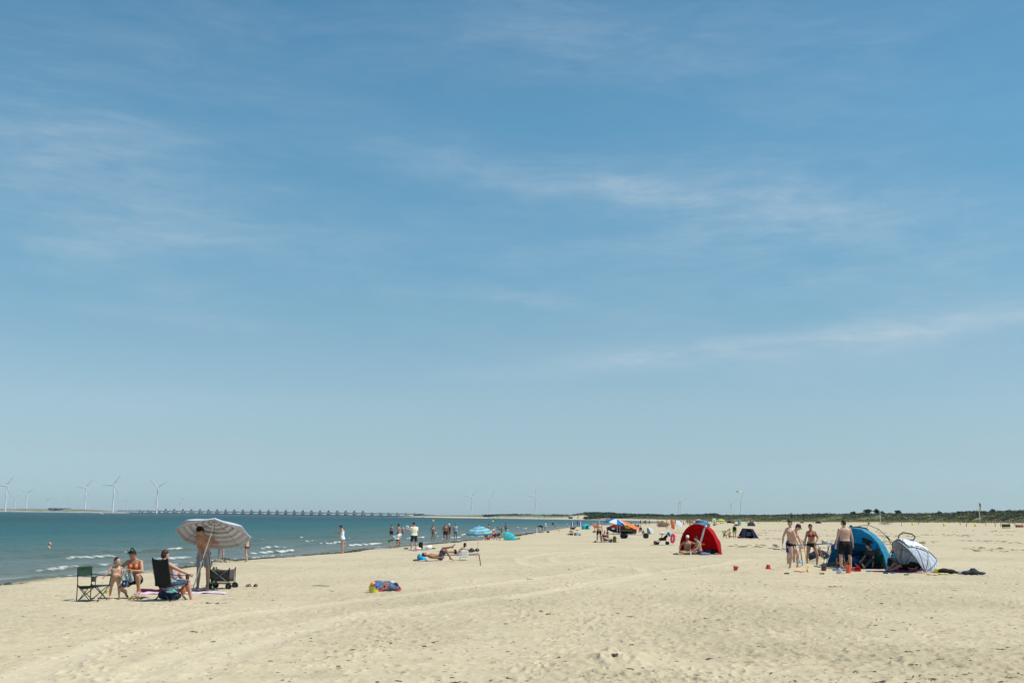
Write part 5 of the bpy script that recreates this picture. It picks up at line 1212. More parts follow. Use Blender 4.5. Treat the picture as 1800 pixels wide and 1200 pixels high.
for px, lab in ((1005, 'left hand closed blue and white parasol planted in the sand'), (1019, 'right hand closed blue and white parasol planted in the sand')):
    root = empty('closed_parasol', gp(px, 926), 0, lab, 'parasol', 'closed blue parasols'); mb = MB(); mb.lathe([(.02, 1.95), (.05, 1.8), (.13, 1.2), (.20, .55), (.24, .35), (.10, .30)], seg=14); mb.build('furled_cloth', BLUE, root)
    mb = MB(); mb.tube([(0, 0, 0), (0, 0, 2.05)], .02, 8); mb.build('pole', ALU, root); mb = MB(); mb.lathe([(.05, 1.7), (.20, .5), (.22, .34), (.1, .3)], (.07, .02, 0), 12); mb.build('white_panel', WHITE, root)
fig(996, 926, 1.2, (.2, -1), 'mid', [suit(WHITE)], 'short', 'brown', 'child in white beside the left closed parasol', lod=2)
fig(1003, 925.5, .95, (.4, -1), 'mid', [briefs(ORANGE)], 'short', 'brown', 'small child sitting by the foot of the left closed parasol', lod=2, anchor='pelvis', legs=SIT)
fig(1015, 925, 1.7, (.4, 1), 'tan', [suit(rgbm(110, 60, 54))], 'long', 'brown', 'woman in a brown swimsuit between the two closed parasols', lod=2, female=True)
fig(1009, 922.5, 1.7, (.4, 1), 'mid', [briefs(PINK)], 'short', 'brown', 'bather standing in the sea beyond the closed parasols', lod=2, sink=.6)
TQ2 = rgbm(60, 196, 204, transl=.35, var=.25, scale=4)
dome_tent(gp(1029.5, 930), (-.5, .9), .95, .8, 1.02, (70, 100, 135, 178), TQ2, 'bright turquoise shelter beyond the bald man', hoop=TQ2)
soft(gp(1031, 930) + Vector((0, -.5, 0)), [((0, 0, .35), (.3, .2, .3)), ((.2, 0, .7), (.25, .15, .15))], rgbm(30, 60, 66), 'dark bundle in the mouth of the bright turquoise shelter', 'bundle', 'bundle', .03)
dome_tent(gp(1044.5, 927.5), (-.9, .3), .62, .8, 1.0, (65, 100, 135, 178), rgbm(226, 108, 60, transl=.3), 'orange shelter with a white edge beyond the bald man', hoop=WHITE)
fig(1053, 952.5, 1.76, (.0, -1), 'pink', [shorts(BLK, .62)], None, 'grey', 'bald man in black shorts standing with a hand on his hip', width=1.12, fat=1.25, arms={'R': ((.5, .0, -.8), (.25, .35, -1)), 'L': ((.3, -.05, -1), (.12, .2, -1))}, legs={'R': ((.10, .02, -1), (.03, -.04, -1)), 'L': ((.12, .02, -1), (.04, -.04, -1))})
soft(gp(1044.5, 936), [((0, 0, .12), (.24, .16, .15)), ((.1, 0, .22), (.16, .12, .1))], rgbm(60, 62, 48), 'dark bag on the sand left of the bald man', 'bag', 'beach_bag')
soft(gp(1046.5, 952.3), [((0, 0, .06), (.09, .07, .07))], rgbm(52, 56, 48), 'small dark pouch at the feet of the bald man', 'bag', 'pouch')
fig(1063, 952.5, 1.66, (.05, -1), 'mid', [suit(rgbm(96, 62, 78, var=.4, scale=20))], 'short', 'brown', 'woman in a patterned swimsuit sitting on the sand beside the bald man', female=True, fat=1.2, width=1.15, anchor='pelvis', legs=both(((.45, .9, .05), (.1, .85, -.1))), arms={'R': ((.35, .1, -1), (.1, .2, -1)), 'L': ((.75, -.1, -.7), (-.3, .6, -.5))}, up1=(0, -.1, 1))
towel(gp(1064, 952.8), 1.9, 1.0, 0, NAVY, 'dark blue towel under the sitting woman beside the bald man', 51, .02)
soft(gp(1073, 952), [((0, 0, .1), (.2, .14, .12)), ((.08, 0, .15), (.13, .1, .08))], rgbm(36, 40, 52), 'dark bag left of the olive backpack', 'bag', 'beach_bag')
backpack(gp(1080.5, 952.5), OLIVE, 'olive green backpack standing left of the trailer wheels', 1.0, -.3)
fig(1068, 946, 1.65, (-.8, -.3), 'fair', [suit(rgbm(60, 40, 54))], 'short', 'brown', 'person sitting on the sand under the bow of the water scooter', anchor='pelvis', legs=SITFLAT, lod=2)
# ---- water scooter on its beach trailer
pj = gp(1094, 946); root = empty('water_scooter', pj, R(3), 'black and orange water scooter on a beach trailer under a parasol', 'water scooter')
def hull_ring(x, w, zb, zt, ch):
    return [V3(x, y, z) for y, z in ((0, zb), (w * .55, zb + .06), (w, zb + ch), (w * 1.02, zt - .05), (w * .96, zt), (0, zt + .01), (-w * .96, zt), (-w * 1.02, zt - .05), (-w, zb + ch), (-w * .55, zb + .06))]
mb = MB(); mb.loft([hull_ring(-1.62, .06, .98, 1.10, .06), hull_ring(-1.45, .28, .82, 1.10, .14), hull_ring(-1.0, .48, .62, 1.06, .24), hull_ring(-.4, .57, .50, 1.0, .28), hull_ring(.5, .58, .46, .95, .30), hull_ring(1.38, .57, .46, .93, .30)]); mb.build('hull', rgbm(24, 26, 28, rough=.25, spec=.6, var=.06), root)
mb = MB(); DK = rgbm(222, 72, 36, rough=.3, spec=.6, var=.06)
def deck_ring(x, w, z0, z1): return [V3(x, y, z) for y, z in ((w, z0), (w * .9, z0 + (z1 - z0) * .45), (w * .45, z1 - .03), (0, z1), (-w * .45, z1 - .03), (-w * .9, z0 + (z1 - z0) * .45), (-w, z0))]
mb.loft([deck_ring(-1.58, .08, 1.08, 1.12), deck_ring(-1.35, .27, 1.08, 1.20), deck_ring(-.95, .44, 1.05, 1.36), deck_ring(-.55, .50, 1.0, 1.46), deck_ring(-.30, .46, 1.0, 1.42), deck_ring(-.15, .52, .98, 1.12), deck_ring(.6, .54, .95, 1.02), deck_ring(1.36, .52, .94, .99)]); mb.build('deck', DK, root)
mb = MB(); mb.loft([[V3(x, y * w, z0 + (z - z0) * 1) for y, z in ((.2, z0), (.22, zt - .06), (.15, zt), (-.15, zt), (-.22, zt - .06), (-.2, z0))] for x, w, z0, zt in ((-.28, .7, 1.0, 1.30), (0, 1, 1.0, 1.30), (.35, 1, .98, 1.26), (.40, 1, .98, 1.34), (.95, .9, .97, 1.30), (1.1, .7, .97, 1.12))]); mb.build('seat', rgbm(28, 28, 30, rough=.6), root)
mb = MB(); mb.tube([(-.42, -.36, 1.56), (-.40, 0, 1.50), (-.42, .36, 1.56)], .022, 8); mb.tube([(-.46, 0, 1.42), (-.40, 0, 1.52)], .05, 8); mb.build('handlebar', BLK, root)
mb = MB(); mb.box((-1.0, -.485, .98), (.28, .012, .17), Matrix.Rotation(R(-9), 3, 'Z'), .003); mb.build('white_panel', WHITE, root)
mb = MB(); mb.box((-1.28, -.36, 1.0), (.20, .012, .14), Matrix.Rotation(R(-28), 3, 'Z'), .003); mb.box((-.72, -.535, .97), (.20, .012, .15), Matrix.Rotation(R(-7), 3, 'Z'), .003); mb.build('blue_panel', rgbm(36, 52, 140, rough=.4), root)
mb = MB(); mb.box((.25, -.592, .80), (1.3, .010, .05), None, .003); mb.build('side_stripe', GREY, root)
tr = empty('beach_trailer', pj, R(3), 'low galvanised beach trailer with fat black wheels carrying the water scooter', 'trailer')
mb = MB()
for k in (-1, 1): mb.tube([(-1.3, k * .05, .46), (-1.0, k * .30, .42), (1.2, k * .34, .40), (1.9, k * .10, .36), (2.4, 0, .34)], .035, 8); mb.tube([(-.9, k * .3, .42), (-.9, k * .3, .56)], .03, 8); mb.tube([(.9, k * .3, .42), (.9, k * .3, .50)], .03, 8)
mb.tube([(0, -.62, .30), (0, .62, .30)], .035, 8); mb.tube([(2.3, 0, .34), (2.42, 0, .55), (2.62, 0, .62)], .03, 8); mb.build('frame', STEEL, tr)
def fat_wheel(x, y, r, wd):
    mb = MB(); mb.lathe([(r * .55, -wd * .5), (r * .85, -wd * .52), (r, -wd * .3), (r, wd * .3), (r * .85, wd * .52), (r * .55, wd * .5)], (x, y, r), 26, (0, 1, 0)); wh = mb.build('wheel', RUBBER, tr)
    mb = MB(); mb.lathe([(.01, -wd * .40), (r * .5, -wd * .36), (r * .56, -wd * .5), (r * .56, wd * .5), (r * .5, wd * .36), (.01, wd * .4)], (x, y, r), 18, (0, 1, 0)); mb.build('rim', rgbm(70, 72, 74, rough=.5), wh)
fat_wheel(-.05, -.62, .27, .24); fat_wheel(.38, .62, .27, .24); fat_wheel(2.4, 0, .29, .26)
for k in (-.35, -.62):
    mb = MB(); mb.tube([(k, -.60, .40), (k + .02, -.60, 1.32)], .022, 8); mb.build('bunk_post', ALU, tr)
for nm, c, r_, mat, lab in (('life_jacket', (-.05, -.25, 1.22), (.30, .22, .20), RED, 'red life jacket on the water scooter by the handlebar'), ('life_jacket', (-.55, -.3, 1.40), (.20, .16, .14), rgbm(214, 60, 40), 'orange red life jacket over the nose of the water scooter')):
    o = soft((0, 0, 0), [((0, 0, 0), r_), ((.1, 0, .08), (r_[0] * .6, r_[1] * .9, r_[2] * .8))], mat, lab, 'life jacket', nm, .03); o.location = pj + Vector(c) - Vector((0, 0, r_[2]))
o = soft((0, 0, 0), [((0, 0, 0), (.34, .18, .20)), ((.2, 0, .04), (.22, .16, .18))], rgbm(186, 182, 40, rough=.5), 'yellow dry bag hung on the side of the water scooter', 'bag', 'dry_bag', .03); o.location = pj + Vector((.52, -.42, .98))
parasol(pj + Vector((-.72, -.15, .95)), (.14, 0, 1), 1.02, 1.16, .40, attr_mat('blue and white panels', 'panel', bands([srgb(40, 128, 196), srgb(232, 232, 226)], 8), .3), 'blue and white panelled parasol shading the water scooter', spin=.55, bend=(.22, -.12, 1), valance=.06)
mb = MB(); pts = np.linspace(-.95, .95, 11); mb.loft([[V3(s_, w * math.cos(a), .055 * math.sin(a) * (1 if abs(s_) < .9 else .7) + .05 * (abs(s_) / .95) ** 3) for a in np.linspace(0, 6.283, 16, endpoint=False)] for s_, w in ((s_, .34 * (1 - abs(s_ / .97) ** 3.2) + .02) for s_ in pts)])
o = mb.build('paddle_board', rgbm(232, 104, 58, rough=.5)); o.location = pj + Vector((.76, -.75, 1.32)); o.rotation_euler = (R(24), R(24), 0); tag(o, 'orange board sloping across the stern of the water scooter', 'board')
dome_tent(gp(1141, 938.3), (-1, -.35), .48, .62, .88, (70, 100, 135, 178), rgbm(214, 218, 216, transl=.25), 'small white shelter with a pale blue edge right of the trailer', hoop=rgbm(120, 190, 214))
fig(1131, 940, 1.1, (-.5, -1), 'mid', [tee(rgbm(96, 96, 108))], 'short', 'brown', 'child in grey sitting in front of the small white shelter', lod=2, anchor='pelvis', legs=SIT)
fig(1126, 936, 1.7, (-.5, -1), 'mid', [tee(rgbm(70, 72, 80)), shorts(GREY)], 'short', 'brown', 'person in dark grey sitting behind the trailer hitch', lod=2, anchor='pelvis', legs=SIT)
# ---- pushchair and ring
pp = gp(1166, 957); root = empty('pushchair', pp, R(-14), 'black pushchair loaded with towels on a green mat', 'pushchair')
mb = MB(); mb.tube([(-.45, -.2, .28), (.0, -.22, .50), (.42, -.22, .92)], .018, 8); mb.tube([(-.45, .2, .28), (0, .22, .5), (.42, .22, .92)], .018, 8); mb.tube([(.42, -.22, .92), (.42, .22, .92)], .022, 8)
mb.tube([(.05, -.22, .50), (.30, -.24, .12)], .016, 8); mb.tube([(.05, .22, .50), (.30, .24, .12)], .016, 8); mb.tube([(0, -.22, .5), (-.42, -.18, .10)], .016, 8); mb.tube([(0, .22, .5), (-.42, .18, .10)], .016, 8); mb.build('frame', BLACKT, root)
mb = MB(); mb.ellipsoid((-.05, 0, .42), ((.30, 0, 0), (0, .2, 0), (0, 0, .12))); mb.ellipsoid((.18, 0, .58), ((.16, 0, .12), (0, .2, 0), (-.06, 0, .08))); link_mesh('seat', fused('seat', mb, .02, 2, .006), BLK, root)
mb = MB(); mb.grid([[(.20 + .34 * math.cos(a), y, .52 + .34 * math.sin(a)) for y in np.linspace(-.21, .21, 6)] for a in np.linspace(1.2, 3.0, 9)]); mb.build('hood', rgbm(40, 50, 50), root, solid=.012)
for x, y, r_ in ((.30, -.24, .13), (.30, .24, .13), (-.42, -.18, .10), (-.42, .18, .10)):
    mb = MB(); mb.lathe([(r_ * .8, -.02), (r_, -.015), (r_, .015), (r_ * .8, .02)], (x, y, r_), 20, (0, 1, 0)); mb.lathe([(.005, -.012), (r_ * .78, -.008), (r_ * .78, .008), (.005, .012)], (x, y, r_), 16, (0, 1, 0)); mb.build('wheel', RUBBER, root)
o = soft((0, 0, 0), [((0, 0, 0), (.22, .2, .08)), ((-.15, 0, -.06), (.12, .18, .07))], rgbm(214, 206, 204), 'pale towel draped over the pushchair hood', 'towel', 'draped_towel', .03); o.location = pp + Vector((-.05, -.05, .74))
o = soft((0, 0, 0), [((0, 0, 0), (.10, .16, .16)), ((.08, 0, -.08), (.06, .14, .14))], rgbm(64, 120, 176, var=.5, scale=14), 'blue and yellow towel hanging from the pushchair handle', 'towel', 'draped_towel', .025); o.location = pp + Vector((.40, -.1, .62))
mb = MB(); mb.tube([(.11 * math.cos(a) * 1.0, 0, .37 + .30 * math.sin(a)) for a in np.linspace(0, 6.283, 25)], .085, 12, False); o = mb.build('swim_ring', rgbm(226, 64, 104, rough=.35, spec=.5, var=.3, scale=5)); o.location = pp + Vector((.68, -.02, .12)); o.rotation_euler = (0, R(6), 0); tag(o, 'pink inflatable ring standing on edge behind the pushchair', 'swim ring')
towel(gp(1165, 958), 1.6, .9, 0, rgbm(130, 156, 128, var=.3, scale=5), 'grey green mat under the black pushchair', 61, .02, 'mat', 'beach_mat')
soft(gp(1151, 957), [((0, 0, .15), (.1, .1, .17)), ((.14, 0, .12), (.09, .09, .14))], rgbm(134, 86, 80), 'brown bag at the front of the pushchair', 'bag', 'beach_bag')
# ---- red shelter and the couple
pr = gp(1236, 974)
REDT = rgbm(206, 20, 34, rough=.75, var=.10, transl=.38, wrinkle=.8)
rt, fpt = dome_tent(pr + Vector((-.12, .55, 0)), (-.66, -.75), 1.18, 1.20, 1.56, (80, 108, 142, 179), REDT, 'red pop-up half dome shelter behind the seated couple', hoop=rgbm(112, 10, 20), rows=30)
mb = MB(); mb.grid([[V3(*(fpt(th, R(ph)) * .985)) for th in np.linspace(1.62, 2.0, 6)] for ph in np.linspace(101, 108, 5)]); mb.build('mesh_window', rgbm(168, 120, 96), rt, solid=.008)
mb = MB(); mb.grid([[V3(*(fpt(th, R(ph)) * .985)) for th in np.linspace(1.28, 1.42, 5)] for ph in np.linspace(118, 124, 4)]); mb.build('vent', rgbm(92, 36, 40), rt, solid=.008)
a = fpt(2.02, R(84)); b_ = fpt(2.02, R(84)) * V3(.62, 1, .0) + V3(.10, .1, .42)
mb = MB(); mb.grid([[(a * 1.06) * (1 - q) + b_ * q + V3(.09 * (u - .5) * (1.0 + .5 * q), .12 * math.sin(math.pi * q), .0) + V3(.02 * math.sin(9 * q), 0, 0) for u in np.linspace(0, 1, 5)] for q in np.linspace(0, 1, 14)]); mb.build('door_strap', rgbm(222, 214, 216), rt, solid=.012, auto=False)
soft(pr + Vector((.35, .0, 0)), [((0, 0, .12), (.34, .2, .14)), ((.2, 0, .16), (.2, .16, .12))], BLK, 'black bag in the mouth of the red shelter', 'bag', 'beach_bag', .025)
fig(1207, 974.5, 1.80, (.02, -1), 'tan', [shorts(rgbm(60, 150, 60), .3)], 'short', 'grey', 'tanned man in a white cap sitting cross legged before the red shelter', hat=('cap', WHITE), anchor='pelvis', width=1.08, up1=(0, .08, 1), legs=both(((.80, .62, .04), (-.85, .35, -.12))),
    arms={'R': ((.80, .0, -.75), (.15, .5, -.8)), 'L': ((.95, -.05, -.32), (.85, .3, .02))}, p=gp(1208, 974.5) + Vector((0, -.1, 0)))
fig(1229, 974.5, 1.78, (-.85, -.15), 'fair', [shorts(rgbm(60, 54, 70, var=.4, scale=20), .6)], 'short', 'black', 'dark haired person sitting in profile beside the man in the white cap', anchor='pelvis', up0=(0, .1, 1), up1=(0, .32, 1), look=(.1, .9, -.35), legs=both(((.08, .98, .10), (.05, 1, -.12))), arms=both(((.1, .42, -.9), (0, .8, -.5))), width=1.08, fat=1.12, p=gp(1230, 974.5) + Vector((0, -.15, 0)))
soft(gp(1238, 975), [((0, 0, .05), (.22, .12, .07)), ((.2, 0, .04), (.14, .1, .06))], rgbm(110, 128, 168, var=.5, scale=14), 'blue and white cloth on the sand right of the seated couple', 'cloth', 'cloth_heap')
soft(gp(1187, 974), [((0, 0, .03), (.14, .06, .04)), ((.1, 0, .04), (.07, .06, .05))], rgbm(70, 74, 68), 'dark slippers on the sand left of the man in the white cap', 'slippers', 'slipper_pair', .014)
mb = MB(); mb.lathe([(.03, 0), (.033, .01), (.033, .13), (.012, .17), (.012, .20), (.002, .20)], seg=14); o = mb.build('bottle', WPL); o.location = gp(1214, 975.3); tag(o, 'small white bottle in front of the man in the white cap', 'bottle')
# ---- children and the navy tent
fig(1271.5, 945, 1.15, (.9, -.1), 'fair', [tee(rgbm(170, 176, 186)), shorts(LIME, .7)], 'short', 'brown', 'child in bright green shorts bending over beside the blond woman', up0=(0, .7, .6), up1=(0, 1, .0), look=(0, .6, -.8), arms=both(((.1, .3, -1), (0, .1, -1))), legs={'R': ((.15, .1, -1), (.06, -.1, -1)), 'L': ((.15, .1, -1), (.06, -.1, -1))})
fig(1277, 945.5, 1.0, (1, -.2), 'tan', [suit(rgbm(52, 34, 40))], 'short', 'black', 'dark haired child crouching between the green shorts and the blond woman', legs=both(((.2, .9, .2), (0, -.2, -1))), up1=(0, .4, 1))
fig(1283, 945.3, 1.66, (1, -.10), 'fair', [briefs(BLK, 'bikini_bottom'), top(rgbm(190, 150, 130))], 'pony', 'blond', 'blond woman sitting on the sand with legs stretched to the right', female=True, anchor='pelvis', legs=SITFLAT, up0=(0, -.2, 1), up1=(0, .05, 1), arms=both(((.3, -.4, -.9), (.1, .1, -1))), look=(-.5, .6, .0))
fig(1291.5, 945.8, 1.34, (-.3, -1), 'tan', [tee(BLK, sleeve=.9), shorts(LIME, .7)], 'short', 'black', 'boy in a black shirt and lime shorts standing behind the blond woman', head=1.15)
root = empty('ridge_tent', gp(1315, 945.5), R(-8), 'small navy ridge tent with red piping', 'tent'); NV = rgbm(52, 58, 92, transl=.15)
A = [V3(-1.05, -.35, 0), V3(-.55, -.25, .95), V3(.45, -.2, .90), V3(1.0, -.3, 0)]; Bk = [V3(-.85, .9, 0), V3(-.5, .35, .9), V3(.42, .38, .85), V3(.85, .9, 0)]
def patch4(a, b_, c, d, n=8, sag=.03): return [[(a * (1 - u) + b_ * u) * (1 - v) + (d * (1 - u) + c * u) * v - V3(0, 0, sag * math.sin(math.pi * u) * math.sin(math.pi * v)) for u in np.linspace(0, 1, n)] for v in np.linspace(0, 1, n)]
for nm, q in (('roof_panel', (A[1], A[2], Bk[2], Bk[1])), ('side_wall', (A[0], A[1], Bk[1], Bk[0])), ('side_wall', (A[3], A[2], Bk[2], Bk[3])), ('back_wall', (Bk[0], Bk[1], Bk[2], Bk[3])), ('door_flap', (A[1], V3(-.75, -.32, 0), V3(-.30, -.34, .05), V3(-.2, -.24, .93))), ('door_flap', (A[2], A[3], V3(.55, -.36, .0), V3(.25, -.22, .88)))):
    mb = MB(); mb.grid(patch4(*q)); mb.build(nm, NV, root, solid=.008)
for e in (A, Bk): mb = MB(); mb.tube(e, .022, 6); mb.build('piping', rgbm(150, 70, 84), root)
mb = MB(); mb.grid(patch4(V3(-.15, .3, .2), V3(.35, .32, .2), V3(.3, .33, .62), V3(-.1, .3, .62))); mb.build('mesh_window', rgbm(130, 134, 150), root, solid=.01)
towel(gp(1306, 946.3), .8, .5, 0, rgbm(214, 178, 178), 'pale cloth at the mouth of the navy tent', 66, .05)
# ---- the diggers on the right
LEGW = {'R': ((.14, .06, -1), (.06, -.06, -1)), 'L': ((.14, .02, -1), (.06, -.06, -1))}
fig(1387, 997, 1.84, (.15, -1), 'pale', [shorts(rgbm(34, 58, 140), .8)], 'full', 'brown', 'tall boy in blue shorts with tousled brown hair turning his head left', lod=0, width=.93, sink=.06,
    look=(.75, .62, -.15), arms={'R': ((.42, -.05, -.9), (.16, .08, -1)), 'L': ((.40, .25, -.9), (.30, .75, -.75))}, p=gp(1391, 996.5), show_face=False)
po = fig(1395.5, 1000, 1.70, (.85, -.55), 'pale', [briefs(BLK)], 'short', 'brown', 'boy in black swim briefs and a dark cap leaning on a stick', lod=0, width=.96, sink=.05, hat=('cap', rgbm(62, 40, 42)),
    up0=(.0, .22, 1), up1=(0, .42, 1), look=(.0, .85, -.55), legs={'R': ((.10, .14, -1), (.02, -.18, -1)), 'L': ((.14, .50, -.9), (.05, -.05, -1))},
    arms={'R': ((.08, .35, -1), (-.15, .45, -.9)), 'L': ((.06, .40, -1), (-.2, .45, -.9))}, curl=(1.4, 1.4), show_face=False)
WOODS = rgbm(176, 128, 78, var=.25, scale=16)
def stick(top_, foot_, label, name='wooden_stick', r=.016, mat=None):
    a = Vector(top_); b_ = Vector(foot_); mb = MB(); mb.tube([a - b_, (a - b_) * .5 + Vector((.006, 0, 0)), Vector((0, 0, 0))], [r * .9, r, r], 8)
    o = mb.build(name, mat or WOODS); o.location = b_; return tag(o, label, 'stick')
h = wpt(po, po.J['wrR'] + po.J['hdR'] * .06); f_ = gp(1411, 999); d_ = (h - f_).normalized(); stick(h + d_ * .12, f_, 'long wooden stick held by the boy in the dark cap')
po = fig(1427, 996, 1.70, (.0, -1), 'mid', [top(rgbm(150, 34, 52)), briefs(rgbm(28, 28, 38), 'bikini_bottom')], 'short', 'brown', 'girl in a red bikini top and black bottoms standing astride the sand heap', lod=0, female=True, width=.97, sink=.03,
    look=(.35, .75, -.55), legs={'R': ((.22, .12, -1), (.12, -.02, -1)), 'L': ((.26, .32, -1), (-.04, -.10, -1))}, arms={'R': ((.32, .08, -1), (.18, .12, -1)), 'L': ((.45, -.15, -.85), (-.55, .55, -.75))}, curl=(1.3, .6), up1=(.06, .12, 1), show_face=False)
h = wpt(po, po.J['wrR'] + po.J['hdR'] * .06); f_ = gp(1418, 998); d_ = (h - f_).normalized(); stick(h + d_ * .10, f_, 'wooden stick held upright by the girl in the red bikini top')
fig(1487, 1000, 1.80, (-.12, 1), 'pale', [('shorts', 'shorts', dict(leg=.92, flare=1.3), rgbm(26, 26, 28, rough=.85))], 'short', 'brown', 'broad man in long black shorts seen from behind before the blue shelter', lod=0, width=1.16, fat=1.12,
    look=(-.5, .9, -.18), legs=both(((.14, .04, -1), (.04, -.06, -1))), arms=both(((.26, -.02, -1), (.16, .16, -1))), show_face=False, p=gp(1487, 1000.5))
stick(gp(1443, 993) + Vector((0, .4, .72)), gp(1456, 993) + Vector((0, .4, 0)), 'wooden spade handle standing tilted left by the rucksack')
stick(gp(1449.5, 993) + Vector((0, .6, .62)), gp(1450, 993) + Vector((0, .6, 0)), 'wooden stick standing upright by the rucksack')
soft(gp(1452, 992) + Vector((0, 1.0, 0)), [((0, 0, .16), (.34, .2, .20)), ((-.3, 0, .1), (.22, .18, .14)), ((.22, 0, .12), (.2, .16, .14))], rgbm(36, 42, 62), 'dark navy rucksack lying behind the sand heap', 'rucksack', 'rucksack', .025)
soft(gp(1436, 990) + Vector((0, .8, 0)), [((0, 0, .08), (.12, .1, .1)), ((.12, 0, .06), (.1, .08, .08))], rgbm(50, 46, 62, var=.4), 'dark cloth left of the navy rucksack', 'cloth', 'cloth_heap')
# blue rod with things drying on it, and the blue folding seat behind
pr_ = gp(1455, 998); mb = MB(); mb.tube([(-.62, 2.2, .62), (.75, 2.0, .70)], .022, 8); 
o = mb.build('blue_rod', rgbm(40, 124, 200)); o.location = pr_; tag(o, 'thin blue rod held level above the navy rucksack', 'rod')
for dx, lab in ((-.5, 'left'), (.62, 'right')):
    mb = MB(); mb.tube([(dx - .08, 2.1, -.1), (dx, 2.1, .63)], .012, 6); mb.tube([(dx + .08, 2.15, -.1), (dx, 2.1, .63)], .012, 6); b_ = mb.build('trestle', BLACKT, o)
o2 = soft((0, 0, 0), [((0, 0, 0), (.11, .1, .08)), ((.08, 0, -.02), (.07, .08, .06))], rgbm(120, 66, 84, var=.5, scale=18), 'red and white sun hat hung on the blue rod', 'hat', 'sun_hat', .016, .004); o2.location = pr_ + Vector((-.10, 2.1, .66))
o2 = soft((0, 0, 0), [((0, 0, 0), (.10, .1, .09)), ((.08, 0, .02), (.07, .08, .06))], rgbm(190, 184, 160, var=.3, scale=18), 'pale sun hat hung on the right end of the blue rod', 'hat', 'sun_hat', .016, .004); o2.location = pr_ + Vector((.45, 2.05, .68))
root = empty('folding_chair', gp(1479, 997) + Vector((0, .9, 0)), R(20), 'blue folding chair half hidden behind the man in black shorts', 'chair')
mb = MB(); mb.grid([[(x, -.05 - .1 * z, z) for x in np.linspace(-.22, .22, 5)] for z in np.linspace(.42, .86, 5)]); mb.build('backrest', rgbm(48, 62, 150), root, solid=.015)
mb = MB(); mb.grid([[(x, y, .42) for x in np.linspace(-.22, .22, 5)] for y in np.linspace(-.05, .36, 5)]); mb.build('seat', rgbm(48, 62, 150), root, solid=.015)
for k in (-1, 1): mb = MB(); mb.tube([(k * .23, .34, 0), (k * .23, -.05, .44), (k * .23, -.14, .88)], .012, 8); mb.tube([(k * .23, -.12, 0), (k * .23, .34, .42)], .012, 8); mb.build('leg', ALU, root)
# big blue shelter
pbt = gp(1521, 1001.5) + Vector((0, 1.0, 0)); root = empty('beach_tent', pbt, R(-17), 'large blue beach shelter open to the front with black poles', 'tent')
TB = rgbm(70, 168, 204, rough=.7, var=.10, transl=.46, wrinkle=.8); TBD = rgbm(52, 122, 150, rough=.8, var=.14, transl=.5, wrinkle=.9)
prof = [(-1.12, 0), (-.99, .36), (-.83, .75), (-.64, 1.18), (-.50, 1.46), (-.25, 1.51), (.05, 1.50), (.34, 1.46), (.68, 1.26), (.98, .94), (1.17, .55), (1.25, .22), (1.27, 0)]
def arch(y, kx, kz, back=0.0): return [V3(x * kx, y + back * z, z * kz) for x, z in prof]
rows_ = [[p + V3(-.10, 0, 0) for p in arch(-.28, .88, .965, .02)], arch(.0, 1.0, 1.0), arch(.35, .95, .93), arch(.75, .88, .80), arch(1.1, .78, .60)]
def shell(rr, i0, i1): return [r[i0:i1 + 1] for r in rr]
def dense(rr, n=5):
    out = []
    for a, b_ in zip(rr[:-1], rr[1:]):
        for q in np.linspace(0, 1, n, endpoint=False): out.append([p * (1 - q) + s_ * q for p, s_ in zip(a, b_)])
    return out + [rr[-1]]
mb = MB(); mb.grid(dense(rows_)); mb.build('canopy', TB, root, solid=.008, auto=False)
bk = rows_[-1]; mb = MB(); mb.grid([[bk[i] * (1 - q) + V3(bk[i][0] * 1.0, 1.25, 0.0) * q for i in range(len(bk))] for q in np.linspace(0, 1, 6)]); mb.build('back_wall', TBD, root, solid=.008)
for k, yy in ((0, -.285), (1, .2)):
    kx = .885 if not k else .985; mb = MB(); mb.tube([V3(x * kx - (.10 if not k else 0), yy, z * (.97 if not k else kx) + .012) for x, z in prof], .011, 7); mb.build('hoop', BLACKT, root)
# the black spreader poles that stand off the right side
ex = [(.10, 1.56), (.45, 1.60), (.82, 1.45), (1.10, 1.18), (1.30, .82), (1.40, .40), (1.40, 0)]
mb = MB(); mb.tube([V3(x, .30, z) for x, z in ex], .011, 7); mb.build('outer_pole', BLACKT, root)
for (x, z) in ex[1:-1]: mb = MB(); mb.tube([V3(x, .30, z), V3(x * .90, .25, z * .93)], .008, 6); mb.build('clip', BLACKT, root)
for a_, b_, r_ in (((1.10, .30, 1.18), (1.18, .30, 1.08), .03), ((1.37, .3, .55), (1.39, .3, .44), .025)): mb = MB(); mb.capsule(a_, r_, b_, r_, 8, 3); mb.build('clip', BLACKT, root)
mb = MB(); mb.tube([(-1.24, -.1, .05), (-1.02, -.15, .66), (-.90, -.1, .92)], .010, 6); mb.build('outer_pole', BLACKT, root)
mb = MB(); mb.grid([[V3(x * (1 - .06 * abs(x)), .80 + .02 * math.sin(8 * x), z) for x in np.linspace(.22, .62, 7)] for z in np.linspace(.92, 1.14, 4)]); mb.build('mesh_window', rgbm(62, 74, 76), root, solid=.01)
mb = MB(); mb.grid([[V3(x, 1.06, z) for x in np.linspace(-.4, .25, 7)] for z in np.linspace(.45, .62, 4)]); mb.build('mesh_window', rgbm(20, 60, 84), root, solid=.01)
mb = MB(); mb.grid([[V3(x, -.24 + .02 * math.sin(3 * z), z * 1.0) for x in (1.20, 1.30, 1.42)] for z in np.linspace(0, .42, 5)]); mb.build('side_flap', rgbm(186, 196, 206), root, solid=.01)
mb = MB(); mb.grid([[V3(x, y, .015 + .012 * math.sin(7 * x + 5 * y)) for x in np.linspace(-1.2, 1.2, 14)] for y in np.linspace(-.2, 1.1, 9)]); mb.build('groundsheet', rgbm(58, 62, 66), root, solid=.01)
